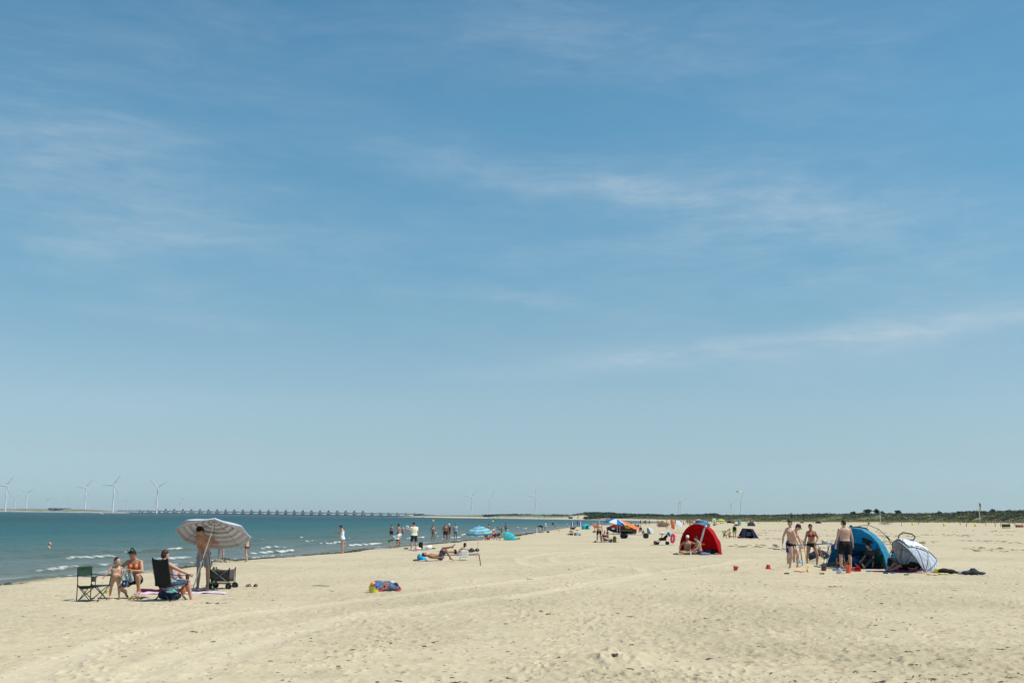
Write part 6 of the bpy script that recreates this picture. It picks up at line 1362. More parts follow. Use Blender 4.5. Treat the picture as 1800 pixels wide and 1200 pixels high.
o = soft((0, 0, 0), [((0, 0, 0), (.20, .10, .035)), ((-.24, 0, .03), (.06, .07, .05)), ((.2, 0, -.03), (.16, .09, .035)), ((.36, 0, -.09), (.08, .07, .03))], rgbm(36, 32, 40, var=.4), 'dark swimwear drying on the ridge of the blue shelter', 'swimwear', 'drying_clothes', .02, .008); o.location = pbt + Vector((.10, .1, 1.40))
# people and things inside
fig(1549, 999, 1.70, (-.8, -.5), 'fair', [tee(rgbm(70, 72, 70), sleeve=.8), ('trousers', 'pants', {}, rgbm(64, 66, 68))], 'bob', 'brown', 'woman in a grey shirt sitting inside the blue shelter leaning forward', lod=1, female=True, anchor='pelvis', legs=both(((.22, .9, .25), (-.1, .75, -.6))), up0=(0, .1, 1), up1=(0, .5, .85), look=(0, .8, -.55), arms={'R': ((.1, .5, -.85), (-.1, .8, -.5)), 'L': ((.1, .3, -1), (.1, .25, -1))}, p=pbt + Vector((.72, .22, .05)))
fig(1525, 999, 1.72, (-.95, -.25), 'tan', [tee(rgbm(104, 40, 46)), shorts(rgbm(40, 84, 150), .8)], 'short', 'brown', 'person in a red shirt and blue shorts lying inside the blue shelter', lod=1, anchor='pelvis', up0=(0, -1, .18), up1=(0, -.9, .45), look=(0, .5, .7), legs={'R': ((.1, 1, .02), (.05, 1, -.05)), 'L': ((.12, .85, .5), (0, .6, -.8))}, arms={'R': ((.3, .5, -.6), (-.2, .8, .1)), 'L': ((.5, -.3, .5), (-.4, -.5, .5))}, p=pbt + Vector((.12, .35, .05)))
fig(1560, 992, 1.15, (-.3, -1), 'mid', [tee(rgbm(64, 128, 78))], 'short', 'black', 'dark haired child in green sitting at the right side of the blue shelter', anchor='pelvis', legs=SIT, p=pbt + Vector((1.0, .55, .05)), head=1.15)
fig(1479, 1000, 1.2, (.2, -1), 'mid', [tee(rgbm(50, 54, 80)), shorts(NAVY, .5)], 'short', 'black', 'child in a navy shirt and white cap sitting left of the man in black shorts', hat=('cap', WHITE), anchor='pelvis', legs=SIT, up1=(0, .4, 1), look=(0, .7, -.7), head=1.12, p=gp(1478, 1000) + Vector((0, .15, 0)))
soft(gp(1499, 998) + Vector((0, .3, 0)), [((0, 0, .2), (.16, .14, .26)), ((0, 0, .42), (.10, .1, .12))], rgbm(44, 58, 58), 'dark bag standing at the left inside the blue shelter', 'bag', 'beach_bag')
# toys in front
bucket(gp(1351, 999.5, .15), .09, .155, rgbm(214, 44, 52, rough=.45, spec=.5), 'red bucket turned upside down left of the diggers', tilt=(R(176), R(8), 0), taper=.74)
bucket(gp(1292.5, 1002.5), .095, .15, rgbm(206, 46, 48, rough=.45, spec=.5), 'red and blue bucket standing alone far left of the diggers', tilt=(0, R(10), 0), taper=.6, hmat=rgbm(46, 62, 130))
bucket(gp(1491.5, 1006.5), .092, .25, rgbm(236, 92, 52, rough=.45, spec=.5), 'tall orange bucket in front of the man in black shorts', taper=.92)
bucket(gp(1507, 1004), .12, .15, rgbm(206, 32, 40, rough=.4, spec=.5), 'red bucket tipped towards the camera right of the tall orange one', tilt=(R(70), 0, R(-14)), taper=.7)
bucket(gp(1499.5, 1003.5), .07, .12, rgbm(90, 150, 176, rough=.45), 'small blue and yellow bucket between the orange and red buckets', taper=.8, hmat=YEL)
bucket(gp(1448, 1003), .095, .16, rgbm(112, 62, 52, rough=.5), 'brown bucket with sand in front of the sand heap', taper=.9, tilt=(0, R(6), 0))
bucket(gp(1470.5, 1006.5), .085, .20, rgbm(224, 214, 218, rough=.5), 'white plastic cone lying tilted left of the tall orange bucket', tilt=(R(20), R(48), 0), taper=.35)
mb = MB(); mb.sphere((0, 0, .12), .14, 22, 14); o = mb.build('ball', rgbm(96, 176, 200, rough=.4, spec=.5, var=.35, scale=5)); o.location = gp(1406, 996); tag(o, 'pale blue ball by the foot of the boy in the dark cap', 'ball')
mb = MB(); mb.tube([(-.16, 0, .05), (.05, -.02, .04)], .016, 8); mb.box((.12, -.03, .035), (.16, .11, .02), Matrix.Rotation(R(-12), 3, 'Y'), .008); o = mb.build('toy_shovel', rgbm(226, 58, 48, rough=.4)); o.location = gp(1404, 1006); tag(o, 'small red shovel on the sand before the boy in the dark cap', 'shovel')
mb = MB(); mb.tube([(0, 0, .02), (.01, 0, .20)], .014, 8); mb.lathe([(.02, .0), (.05, .01), (.045, .08), (.015, .11)], seg=14); o = mb.build('toy_trowel', rgbm(230, 190, 40, rough=.4)); o.location = gp(1420, 1005); tag(o, 'yellow toy trowel stuck upright in the sand', 'trowel')
towel(gp(1484, 1003), .75, .4, .2, rgbm(90, 122, 176, var=.4, scale=12), 'blue and white cloth in front of the man in black shorts', 71, .05)
towel(gp(1586, 1004), .95, .55, -.1, rgbm(236, 92, 166, var=.2, scale=8), 'bright pink towel heaped in front of the blue shelter', 72, .12)
towel(gp(1572, 1005), 1.6, .5, .0, rgbm(150, 52, 92, var=.4, scale=8), 'dark pink towel under the bright pink one', 73, .02)
for px, py, rgb, lab in ((1526, 1005, (44, 126, 180), 'small blue flat toy in front of the blue shelter'), (1556, 1007.5, (30, 60, 120), 'dark blue shoe left of the bright pink towel'), (1569, 1007, (36, 78, 150), 'blue shoe at the corner of the bright pink towel'),
                         (1592.5, 1011, (40, 150, 70), 'small green toy alone in front of the white shelter'), (1444, 1008.5, (90, 96, 60), 'small olive toy before the brown bucket'), (1382, 1008.5, (84, 82, 60), 'dark lump of weed before the diggers')):
    soft(gp(px, py), [((0, 0, .02), (.08, .05, .03)), ((.06, 0, .025), (.05, .045, .03))], rgbm(*rgb), lab, 'toy' if 'toy' in lab else ('shoe' if 'shoe' in lab else 'weed'), 'toy' if 'toy' in lab else ('shoe' if 'shoe' in lab else 'weed_lump'), .012, .003)
# white shelter and the ones around it
pw2 = gp(1614.5, 1006.5) + Vector((.0, .45, 0)); WT = rgbm(212, 218, 230, rough=.6, var=.06, transl=.30, wrinkle=.9); DKH = rgbm(58, 60, 70)
wt, wf = dome_tent(pw2, (-.97, -.24), .66, .98, 1.08, (46, 78, 112, 145, 178), WT, 'white pop-up shelter with dark hoops open to the left', hoop=DKH, squash=.9, hs=(1.36, 1.02, .88, .8, .7))
mb = MB(); mb.grid([[wf(th, R(ph)) * 1.018 for th in np.linspace(.75, 2.3, 12)] for ph in np.linspace(54, 116, 10)]); mb.build('silver_cover', rgbm(228, 232, 228, rough=.35, spec=.6, var=.12, wrinkle=1.0), wt, solid=.008)
mb = MB(); mb.tube([wf(2.2, R(ph)) * 1.02 for ph in np.linspace(80, 140, 8)], .014, 6); mb.build('seam', DKH, wt)
o = soft((0, 0, 0), [((0, 0, 0), (.16, .1, .03)), ((.14, 0, .0), (.1, .08, .035))], rgbm(34, 74, 176), 'blue cloth lying on top of the white shelter', 'cloth', 'cloth_strip', .015, .004); o.location = pw2 + Vector((-.22, -.05, 1.07))
root = empty('beach_cart', gp(1628, 1004) + Vector((0, 1.9, 0)), R(-10), 'handle of a dark cart rising behind the white shelter', 'cart')
mb = MB(); mb.tube([(-.32, 0, .95), (-.26, 0, 1.22), (-.12, 0, 1.33), (.20, 0, 1.28), (.32, 0, 1.18), (.24, 0, 1.05), (.02, 0, .82)], .024, 8); mb.build('handle', rgbm(60, 62, 66), root)
mb = MB(); mb.tube([(-.32, 0, .95), (-.36, .1, .1)], .018, 8); mb.tube([(.02, 0, .82), (-.1, .3, .1)], .018, 8); mb.box((-.25, .25, .45), (.5, .4, .4), None, .05); mb.build('body', BLK, root)
for x in (-.42, -.05): mb = MB(); mb.lathe([(.05, -.02), (.11, -.018), (.11, .018), (.05, .02)], (x, .05, .11), 18, (0, 1, 0)); mb.build('wheel', RUBBER, root)
mb = MB(); mb.tube([(0, 0, 0), (.12, 0, .30), (.30, .05, .60)], .016, 8); mb.tube([(.05, .1, 0), (.30, .1, .34)], .016, 8); o = mb.build('pushchair_leg', BLACKT); o.location = gp(1575, 1000) + Vector((0, 1.2, .1)); o.name = 'folded_stand'; tag(o, 'folded dark stand leaning between the blue and the white shelter', 'stand')
fig(1597, 1003, 1.66, (-.95, -.35), 'mid', [tee(rgbm(40, 38, 40)), ('trousers', 'shorts', dict(leg=.8), BLK)], 'long', 'brown', 'person with red brown hair lying in the white shelter', anchor='pelvis', up0=(0, -1, .12), up1=(0, -.96, .28), look=(.2, .3, .9), female=True, legs={'R': ((.1, .9, .4), (0, .75, -.6)), 'L': ((.15, .95, .25), (0, .9, -.4))}, arms=both(((.3, .7, -.4), (-.2, .9, .1))), p=gp(1594, 1004.5) + Vector((0, .1, .02)), z=.12)
soft(gp(1578, 1004) + Vector((0, .35, 0)), [((0, 0, .22), (.26, .2, .24)), ((.16, 0, .14), (.2, .18, .16)), ((-.1, 0, .36), (.14, .14, .12))], rgbm(24, 24, 26), 'black bag heap between the two shelters', 'bag', 'bag_heap', .025)
soft(gp(1584, 1001) + Vector((0, .7, 0)), [((0, 0, .3), (.14, .1, .3))], rgbm(36, 130, 160), 'turquoise bag behind the black bag heap', 'bag', 'beach_bag')
towel(gp(1621, 1007), .45, .22, 0, rgbm(230, 176, 180), 'pale pink cloth at the front edge of the white shelter', 75, .04)
for px, py, lab in ((1636, 1011, 'flat beige fins left of the black and yellow heap'), (1655, 1010, 'flat beige fins under the black and yellow heap')):
    soft(gp(px, py), [((0, 0, .02), (.16, .08, .035)), ((.14, 0, .02), (.12, .09, .03))], rgbm(206, 184, 138), lab, 'fins', 'flat_fins', .014, .003)
soft(gp(1660, 1008), [((0, 0, .07), (.22, .12, .1)), ((.2, 0, .06), (.2, .12, .08)), ((.42, -.03, .03), (.16, .08, .04))], rgbm(36, 34, 34), 'black wetsuit heap on the sand right of the white shelter', 'wetsuit', 'wetsuit_heap')
soft(gp(1652, 1007), [((0, 0, .09), (.16, .12, .09)), ((-.12, -.03, .04), (.08, .06, .05))], rgbm(220, 196, 30), 'yellow cloth on the left end of the black wetsuit heap', 'cloth', 'cloth_heap')
soft(gp(1711, 1010), [((0, 0, .06), (.24, .12, .09)), ((-.22, 0, .05), (.18, .1, .07)), ((.24, -.03, .04), (.18, .08, .05)), ((.0, 0, .14), (.12, .1, .07))], rgbm(52, 60, 66, var=.4, scale=12), 'dark grey clothes heap at the far right of the group', 'clothes', 'clothes_heap')
soft(gp(1693, 1008.5), [((0, 0, .05), (.14, .1, .07)), ((-.12, 0, .03), (.08, .06, .04))], rgbm(170, 172, 182), 'pale grey cloth left of the dark grey clothes heap', 'cloth', 'cloth_heap')
# ---- the bag and bucket in the middle of the sand
pk = gp(672, 1038); DEN = rgbm(92, 104, 126, rough=.9, var=.35, scale=14)
mb = MB()
for c, r_ in (((.04, .1, .10), (.33, .2, .13)), ((-.12, .12, .16), (.20, .16, .11)), ((.22, .02, .10), (.22, .16, .10)), ((.12, .14, .17), (.2, .13, .09)), ((.36, 0, .07), (.12, .12, .08)), ((0, -.05, .06), (.26, .12, .08))): mb.ellipsoid(c, ((r_[0], 0, 0), (0, r_[1], 0), (0, 0, r_[2])), 14, 9)
me = fused('bag', mb, .014, 3, .016); bagr = empty('beach_bag', pk, 0, 'blue grey beach bag with orange straps slumped behind the yellow bucket', 'bag'); link_mesh('bag', me, DEN, bagr)
mb = MB(); mb.tube([(.10, -.10, .23), (.14, -.18, .16), (.10, -.21, .08), (-.02, -.22, .03), (-.14, -.2, .02)], .020, 8); mb.build('strap', rgbm(232, 84, 50), bagr)
mb = MB(); mb.tube([(.46, -.05, .12), (.50, -.07, .05), (.42, -.12, .02)], .022, 8); mb.tube([(-.28, .12, .22), (-.34, .05, .12)], .018, 8); mb.build('trim', rgbm(222, 70, 52), bagr)
mb = MB(); mb.ellipsoid((.36, -.02, .17), ((.07, 0, 0), (0, .06, 0), (0, 0, .06))); mb.capsule((.36, -.02, .16), .05, (.42, -.02, .08), .05); link_mesh('rolled_cuff', fused('rolled_cuff', mb, .012, 2, .006), rgbm(52, 56, 92), bagr)
mb = MB(); mb.ellipsoid((.24, .06, .22), ((.06, 0, 0), (0, .05, 0), (0, 0, .05))); link_mesh('bottle_top', fused('bottle_top', mb, .012, 2), rgbm(190, 214, 214), bagr)
bucket(gp(656.5, 1041), .125, .17, rgbm(206, 192, 80, rough=.55, spec=.3), 'yellow bucket standing in front of the slumped beach bag', taper=.90, handle=False)
mb = MB(); mb.sphere((0, 0, 0), .075, 20, 12); o = mb.build('toy_ball', rgbm(240, 150, 40, rough=.4)); o.location = gp(656.5, 1041) + Vector((-.02, .02, .21)); tag(o, 'orange ball lying in the yellow bucket', 'ball')
mb = MB(); mb.lathe([(.002, .0), (.085, .01), (.09, .02), (.07, .075), (.04, .09), (.002, .092)], seg=22); o = mb.build('toy_bowl', rgbm(60, 98, 168, rough=.5)); o.location = gp(656.5, 1041) + Vector((.07, -.02, .155)); o.rotation_euler = (R(30), 0, 0); tag(o, 'blue bowl leaning out of the yellow bucket', 'bowl')
pg_ = gp(563, 1031); mb = MB(); mb.tube([(-.22, 0, .03), (-.05, .02, .035), (.16, .01, .03), (.26, 0, .03)], [.009, .012, .011, .008], 8); o = mb.build('green_rod', rgbm(44, 120, 78)); o.location = pg_; tag(o, 'thin green toy rake handle lying alone on the sand', 'rod')
# ---- the crowd down the beach: a few body types, each copied with its own skin, garment and hair colours
def proto(H, wear, hair, **kw):
    legs = kw.pop('legs', None); arms = kw.pop('arms', None); anchor = kw.pop('anchor', 'feet')
    po = Pose(H, (0, -1), legs or both(LEG_D), arms or both(ARM_D), **kw)
    a = (po.J['anR'] + po.J['anL']) / 2 if anchor == 'feet' else po.pel[1]
    out = []
    body = fused('body', po.body(2), .028, 2); dz = -min_z(body)
    for nm, mb in [('body', MB())] + wear(po) + ([('hair', po.hair(hair))] if hair else []):
        me = body if nm == 'body' else fused(nm, mb, .028, 2)
        n = len(me.vertices); co = np.empty(n * 3, np.float32); me.vertices.foreach_get('co', co); co = co.reshape(-1, 3) + V3(-a[0], -a[1], dz).astype(np.float32)
        me.vertices.foreach_set('co', co.ravel()); me.update(); me.materials.append(None); out.append((nm, me))
    return out
CP = {'stand': proto(1.75, lambda p: [('shorts', p.shorts(.04, .6))], 'short'),
      'walk': proto(1.72, lambda p: [('shorts', p.shorts(.04, .5))], 'short', legs=WALK, arms={'R': ((.1, -.3, -1), (.05, .1, -1)), 'L': ((.1, .3, -1), (.05, .6, -1))}),
      'shirt': proto(1.74, lambda p: [('shirt', p.tshirt()), ('shorts', p.shorts(.04, .7))], 'short'),
      'woman': proto(1.66, lambda p: [('swimsuit', p.swimsuit())], 'long', female=True),
      'sit': proto(1.70, lambda p: [('shorts', p.shorts(.04, .5))], 'short', legs=SIT, anchor='pelvis', up1=(0, .2, 1)),
      'sitshirt': proto(1.70, lambda p: [('shirt', p.tshirt()), ('shorts', p.shorts(.04, .5))], 'short', legs=SITFLAT, anchor='pelvis', arms=both(((.3, -.4, -.9), (.1, 0, -1)))),
      'kid': proto(1.15, lambda p: [('swim_shorts', p.shorts(.04, .45))], 'short', head=1.25)}
_used = set()
def extra(px, py, kind, sk, wear, hair, rot, label, group=None, scale=1.0, sink=0.0):
    p = gp(px, py); g = sz(p.x, p.y) if p.z > WATER_Z + .02 else WATER_Z - sink
    root = empty('person', (p.x, p.y, g), rot, label, 'person', group); root.scale = (scale,) * 3
    ws = list(wear) if isinstance(wear, (list, tuple)) and not isinstance(wear[0], float) else [wear]; k = 0
    for nm, me in CP[kind]:
        first = me.name not in _used; _used.add(me.name)
        o = bpy.data.objects.new(nm, me); COL.objects.link(o); o.parent = root
        if nm == 'body': mt = SK[sk]
        elif nm == 'hair': mt = HR[hair]
        else: mt = rgbm(*ws[min(k, len(ws) - 1)]); k += 1
        o.material_slots[0].link = 'OBJECT'; o.material_slots[0].material = mt
    return root
CG = 'beachgoers far down the beach'
C_ = [  # px, py, kind, skin, garment colours, hair, turn, label tail
 (1066, 920, 'stand', 'mid', [(150, 110, 90)], 'brown', 0, 'bather standing in the sea left of the blue and white parasol', 1, .4),
 (1063, 920, 'woman', 'tan', [(90, 60, 60)], 'brown', .5, 'woman bather beside the one left of the blue and white parasol', 1, .4),
 (1103, 920.5, 'woman', 'mid', [(170, 60, 50)], 'brown', .4, 'bather in red wading above the orange board', 1, .35),
 (1110, 921.5, 'shirt', 'fair', [(176, 184, 120), (30, 34, 50)], 'blond', 2.6, 'person in a yellow shirt near the tip of the orange board', 1, .1),
 (1115, 924, 'sit', 'pink', [(220, 110, 140)], 'brown', 1, 'person sitting on something pink right of the orange board', 1, 0),
 (1118, 928, 'sit', 'tan', [(150, 60, 60)], 'brown', 0, 'sunbather in red sitting below the orange board tip', 1, 0),
 (1122, 927, 'sitshirt', 'mid', [(50, 54, 64), (40, 40, 40)], 'brown', -.5, 'person in dark grey sitting right of the orange board', 1, 0),
 (1126, 922, 'shirt', 'mid', [(40, 40, 46), (30, 30, 34)], 'brown', .3, 'person all in black on the waterline beyond the trailer', 1, 0),
 (1127.5, 922.3, 'walk', 'pale', [(190, 180, 180)], 'brown', .8, 'pale person walking beside the one in black on the waterline', 1, 0),
 (1132.5, 921.5, 'shirt', 'mid', [(60, 60, 80), (60, 56, 60)], 'black', 2, 'person in a slate shirt in the row above the small white shelter', 1, 0),
 (1135, 922, 'shirt', 'fair', [(34, 34, 40), (44, 44, 50)], 'black', 2.5, 'person in a black shirt in the row above the small white shelter', 1, 0),
 (1137, 922.5, 'kid', 'fair', [(220, 220, 220)], 'blond', 0, 'child in white shorts in the row above the small white shelter', 1, 0),
 (1141.5, 922, 'stand', 'tan', [(36, 40, 60)], 'black', 0, 'bare chested man in navy shorts on the waterline right of the trailer', 1, 0),
 (1148, 921, 'kid', 'pale', [(214, 220, 226)], 'blond', .6, 'pale child at the far waterline above the pushchair', 1, 0),
 (1155, 920.5, 'stand', 'tan', [(60, 40, 44)], 'brown', 1.2, 'tanned man in dark shorts at the far waterline', 1, 0),
 (1157, 921.5, 'woman', 'mid', [(110, 70, 70)], 'brown', -.5, 'woman in a brown swimsuit beside the tanned man', 1, 0),
 (1156, 925, 'sit', 'pink', [(200, 120, 110)], 'brown', 0, 'pink sunbather sitting under the tanned man', 1, 0),
 (1161, 925, 'sit', 'pink', [(226, 90, 80)], 'brown', 1, 'sunbather in coral left of the cream dome', 1, 0),
 (1172.5, 930, 'stand', 'pink', [(36, 110, 90)], 'black', .2, 'man in sea green shorts walking above the pushchair', 1, 0),
 (1176, 926, 'kid', 'mid', [(60, 60, 70)], 'black', .2, 'child in grey shorts right of the cream dome', 1, 0),
 (1181, 930, 'walk', 'tan', [(130, 60, 50)], 'brown', 1.4, 'tanned man carrying an orange board under his arm', 1, 0),
 (1184, 922.5, 'stand', 'mid', [(90, 86, 90)], 'brown', .9, 'man in grey shorts in the first row of the far crowd', 1, 0),
 (1187, 924, 'woman', 'tan', [(54, 50, 60)], 'black', 2.9, 'woman in a dark swimsuit in the first row of the far crowd', 1, 0),
 (1190.5, 925, 'shirt', 'mid', [(94, 96, 50), (50, 50, 54)], 'black', .4, 'person in an olive shirt standing left of the white shield', 1, 0),
 (1193.5, 921.5, 'shirt', 'fair', [(232, 230, 224), (70, 74, 90)], 'grey', 2.4, 'person in a white top and white hat behind the white shield', 1, 0),
 (1197, 921, 'stand', 'mid', [(80, 60, 54)], 'brown', 0, 'man standing in the crowd behind the white shield', 1, 0),
 (1198.5, 923, 'sitshirt', 'fair', [(180, 200, 206), (120, 130, 140)], 'blond', 0, 'person in pale blue sitting right of the white shield', 1, 0),
 (1202, 922, 'sitshirt', 'mid', [(150, 160, 170), (90, 96, 110)], 'brown', .5, 'person in light grey sitting in the far crowd', 1, 0),
 (1206, 920.5, 'shirt', 'mid', [(110, 190, 200), (90, 80, 120)], 'brown', 2.4, 'person in a turquoise shirt standing in the far crowd', 1, 0),
 (1209, 921.5, 'shirt', 'tan', [(60, 50, 70), (40, 40, 50)], 'black', 1, 'person in dark purple standing in the far crowd', 1, 0),
 (1211.5, 922.5, 'woman', 'mid', [(90, 70, 90)], 'black', 2.9, 'woman in a mauve swimsuit standing in the far crowd', 1, 0),
 (1213, 924, 'sit', 'mid', [(230, 200, 60)], 'brown', .2, 'sunbather in yellow shorts in the far crowd', 1, 0),
 (1216.5, 922, 'stand', 'tan', [(70, 60, 66)], 'black', 0, 'tanned man in charcoal shorts left of the red shelter strap', 1, 0),
 (1219, 923.5, 'sitshirt', 'pink', [(180, 120, 130), (90, 80, 90)], 'brown', 1, 'person in pink sitting left of the red shelter top', 1, 0),
 (1221.5, 925, 'kid', 'mid', [(190, 90, 110)], 'brown', 0, 'child in rose shorts by the top of the red shelter', 1, 0),
 (1223.5, 921, 'woman', 'fair', [(100, 80, 70)], 'brown', 0, 'woman in tan swimwear behind the red shelter strap', 1, 0),
 (1237, 920, 'sitshirt', 'mid', [(60, 70, 60), (50, 50, 50)], 'brown', 0, 'person in dark green sitting beyond the red shelter', 1, 0),
 (1243.5, 922, 'stand', 'tan', [(70, 40, 40)], 'brown', .3, 'tanned man in maroon shorts right of the sky blue ball', 1, 0),
 (1247, 918.5, 'shirt', 'mid', [(90, 100, 90), (70, 70, 70)], 'brown', 1.7, 'person in grey green beyond the red shelter', 1, 0),
 (1246.5, 925.5, 'sitshirt', 'fair', [(40, 40, 44), (220, 220, 216)], 'black', .2, 'person in black and white sitting just right of the red shelter top', 1, 0),
 (1252, 919, 'sit', 'fair', [(190, 150, 140)], 'blond', .5, 'sunbather sitting left of the pale green sail', 1, 0),
 (1260, 918, 'shirt', 'mid', [(50, 60, 70), (50, 50, 60)], 'black', 0, 'person in slate standing between the two green shades', 1, 0),
 (1266, 920.5, 'sit', 'tan', [(110, 50, 50)], 'brown', .2, 'tanned sunbather under the lime parasol', 1, 0),
 (1270.5, 920, 'sitshirt', 'mid', [(40, 110, 100), (40, 60, 60)], 'brown', 1, 'person in teal sitting under the lime parasol', 1, 0),
 (1275.5, 918, 'sit', 'fair', [(226, 180, 150)], 'blond', .5, 'sunbather sitting right of the lime parasol', 1, 0),
 (1298, 923.8, 'shirt', 'tan', [(26, 26, 30), (26, 26, 30)], 'black', 1.5, 'person all in black standing beside a light blue board', 1, 0),
 (1311, 919, 'sit', 'pale', [(220, 210, 200)], 'brown', .8, 'pale sunbather sitting left of the grey tent', 1, 0),
 (1314, 920, 'sitshirt', 'mid', [(80, 90, 80), (60, 60, 60)], 'brown', 0, 'person in moss green sitting left of the grey tent', 1, 0),
 (1322.5, 918.5, 'shirt', 'fair', [(46, 90, 200), (46, 70, 160)], 'brown', 1, 'person in bright blue standing behind the grey tent', .8, 0),
 (1344, 919.5, 'shirt', 'mid', [(180, 100, 90), (90, 70, 70)], 'brown', 1.3, 'person in faded red near the dunes right of the grey tent', 1, 0),
 (1333, 919.5, 'sit', 'mid', [(150, 120, 110)], 'brown', .4, 'sunbather sitting near the dunes right of the grey tent', 1, 0),
 (1429.5, 920, 'shirt', 'tan', [(54, 48, 50), (46, 44, 48)], 'black', 1, 'dark clothed person walking near the dunes behind the girl', 1, 0),
 (1491, 919.5, 'shirt', 'tan', [(80, 60, 54), (60, 52, 50)], 'black', 2, 'lone person in brown near the dunes behind the broad man', .9, 0),
 (1614.5, 923, 'shirt', 'mid', [(54, 54, 56), (50, 50, 52)], 'black', 1, 'lone dark figure near the yellow markers at the dunes', .8, 0),
 (1085, 909.5 + 3, 'shirt', 'mid', [(110, 80, 80), (60, 60, 70)], 'black', 1, 'tiny figure on the far shore above the blue and white parasol', 1, 0),
 (1117, 914.2, 'stand', 'tan', [(80, 60, 60)], 'brown', 1, 'tiny tanned figure on the far shore above the orange board', 1, 0),
 (1170, 917, 'shirt', 'mid', [(190, 180, 170), (90, 90, 90)], 'brown', 1, 'tiny pale figure on the far shore above the cream dome', 1, 0),
]
for c in C_:
    px, py, kind, sk, wr, hr, rot, lab, sc_, sink = c
    if px > 1325: sc_ *= .75
    extra(px, py, kind, sk, wr, hr, rot, lab, CG, sc_, sink)
# shades, boards and shelters among them
dome_tent(gp(1164.5, 926), (-.5, -.9), 1.1, 1.0, 1.5, (75, 105, 140, 178), rgbm(226, 204, 184, transl=.3), 'cream dome among the first sunbathers of the far crowd', rows=14)
mb = MB(); mb.loft([[V3(x, .04 * math.sin(a), .55 * k * math.sin(a) + .02 * math.cos(a)) if False else V3(x, w * math.cos(a) * .08, w * math.sin(a)) for a in np.linspace(0, 6.283, 18, endpoint=False)] for x, w in ((-.9, .1), (-.7, .42), (-.3, .6), (.2, .62), (.6, .5), (.9, .2))]); o = mb.build('white_shield', rgbm(226, 226, 236)); o.location = gp(1193.5, 926) + Vector((0, 0, .75)); o.rotation_euler = (R(-12), R(40), 0); tag(o, 'white oval board leaning by the person in the olive shirt', 'board')
mb = MB(); mb.loft([[V3(w * math.cos(a), .05 * math.sin(a), z) for a in np.linspace(0, 6.283, 16, endpoint=False)] for z, w in ((-.95, .1), (-.7, .28), (0, .33), (.6, .27), (.95, .06))]); o = mb.build('surf_board', rgbm(214, 112, 66)); o.location = gp(1181.8, 930) + Vector((0, -.35, .95)); o.rotation_euler = (0, R(-14), 0); tag(o, 'orange board carried upright by the tanned man', 'board')
dome_tent(gp(1229, 922.5), (.6, .8), 1.7, 1.3, 1.6, (80, 110, 145, 178), rgbm(74, 84, 92), 'dark grey shelter behind the top of the red shelter', rows=14)
parasol(gp(1227.5, 922), (.05, 0, 1), 1.9, 1.2, .4, rgbm(206, 178, 190, transl=.3), 'pale pink parasol over the dark grey shelter', spin=.3)
mb = MB(); mb.grid([[(x, .35 * math.sin(x * 1.5), z + .03 * math.sin(6 * x)) for x in np.linspace(-1.6, 1.6, 18)] for z in np.linspace(0, 1.0, 6)]); o = mb.build('windbreak', rgbm(46, 150, 196), None, solid=.02)
o.location = gp(1234, 927.5); tag(o, 'turquoise windbreak just behind the red shelter top', 'windbreak')
for x in (-1.6, -.5, .5, 1.6): mb = MB(); mb.tube([(x, .35 * math.sin(x * 1.5) - .03, -.1), (x, .35 * math.sin(x * 1.5) - .03, 1.15)], .02, 6); mb.build('stake', WOODS, o)
mb = MB(); mb.sphere((0, 0, .7), .75, 20, 12); o = mb.build('play_ball', rgbm(92, 160, 214)); o.location = gp(1239, 921); o.scale = (1.1, 1, .95); tag(o, 'big sky blue inflatable ball beyond the red shelter', 'ball')
root = empty('sun_sail', gp(1256, 918), 0, 'pale green sun sail on poles beyond the red shelter', 'sun sail'); mb = MB(); mb.grid([[(x * (1 - .5 * q), 1.2 * q, .3 + 2.3 * q + .1 * math.sin(3 * x)) for x in np.linspace(-1.6, 1.6, 9)] for q in np.linspace(0, 1, 7)]); mb.build('cloth', rgbm(196, 222, 170, transl=.3), root, solid=.03)
for x in (-.8, .8): mb = MB(); mb.tube([(x, 1.2, 0), (x, 1.2, 2.7)], .03, 6); mb.build('pole', ALU, root)
parasol(gp(1267, 921), (.03, 0, 1), 2.0, 1.7, .55, rgbm(206, 222, 84, transl=.3), 'lime parasol far down the beach', spin=.1)
dome_tent(gp(1282, 919), (-.4, -.9), 1.5, 1.1, 1.05, (80, 115, 150, 178), rgbm(110, 60, 72), 'maroon shelter right of the lime parasol', rows=14)
dome_tent(gp(1289, 919.5), (-.4, -.9), .9, .8, .9, (80, 115, 150, 178), rgbm(46, 140, 160), 'teal shelter between the maroon one and the person in black', rows=14)
mb = MB(); mb.loft([[V3(w * math.cos(a), .05 * math.sin(a), z) for a in np.linspace(0, 6.283, 16, endpoint=False)] for z, w in ((-.8, .15), (-.5, .34), (0, .38), (.5, .32), (.8, .12))]); o = mb.build('surf_board', rgbm(92, 176, 206)); o.location = gp(1300.5, 923.5) + Vector((0, 0, .85)); tag(o, 'light blue board beside the person all in black', 'board')
soft(gp(1294.5, 924), [((0, 0, .2), (.8, .4, .28))], rgbm(80, 76, 70), 'low dark bag heap left of the person all in black', 'bags', 'bag_heap', .06)
soft(gp(1256, 923.5), [((0, 0, .2), (.5, .3, .3))], rgbm(120, 104, 84), 'small brown bag alone on the far sand', 'bag', 'beach_bag', .05)
dome_tent(gp(1320.5, 924.5), (-.2, -1), 1.05, .9, 1.25, (78, 110, 145, 178), rgbm(120, 132, 146), 'grey tent standing alone left of the diggers', rows=16, hoop=rgbm(70, 84, 110))
dome_tent(gp(1410, 919), (-.3, -1), .75, .7, .75, (80, 115, 150, 178), rgbm(70, 160, 206), 'sky blue shelter near the dunes between boy and girl', rows=14)
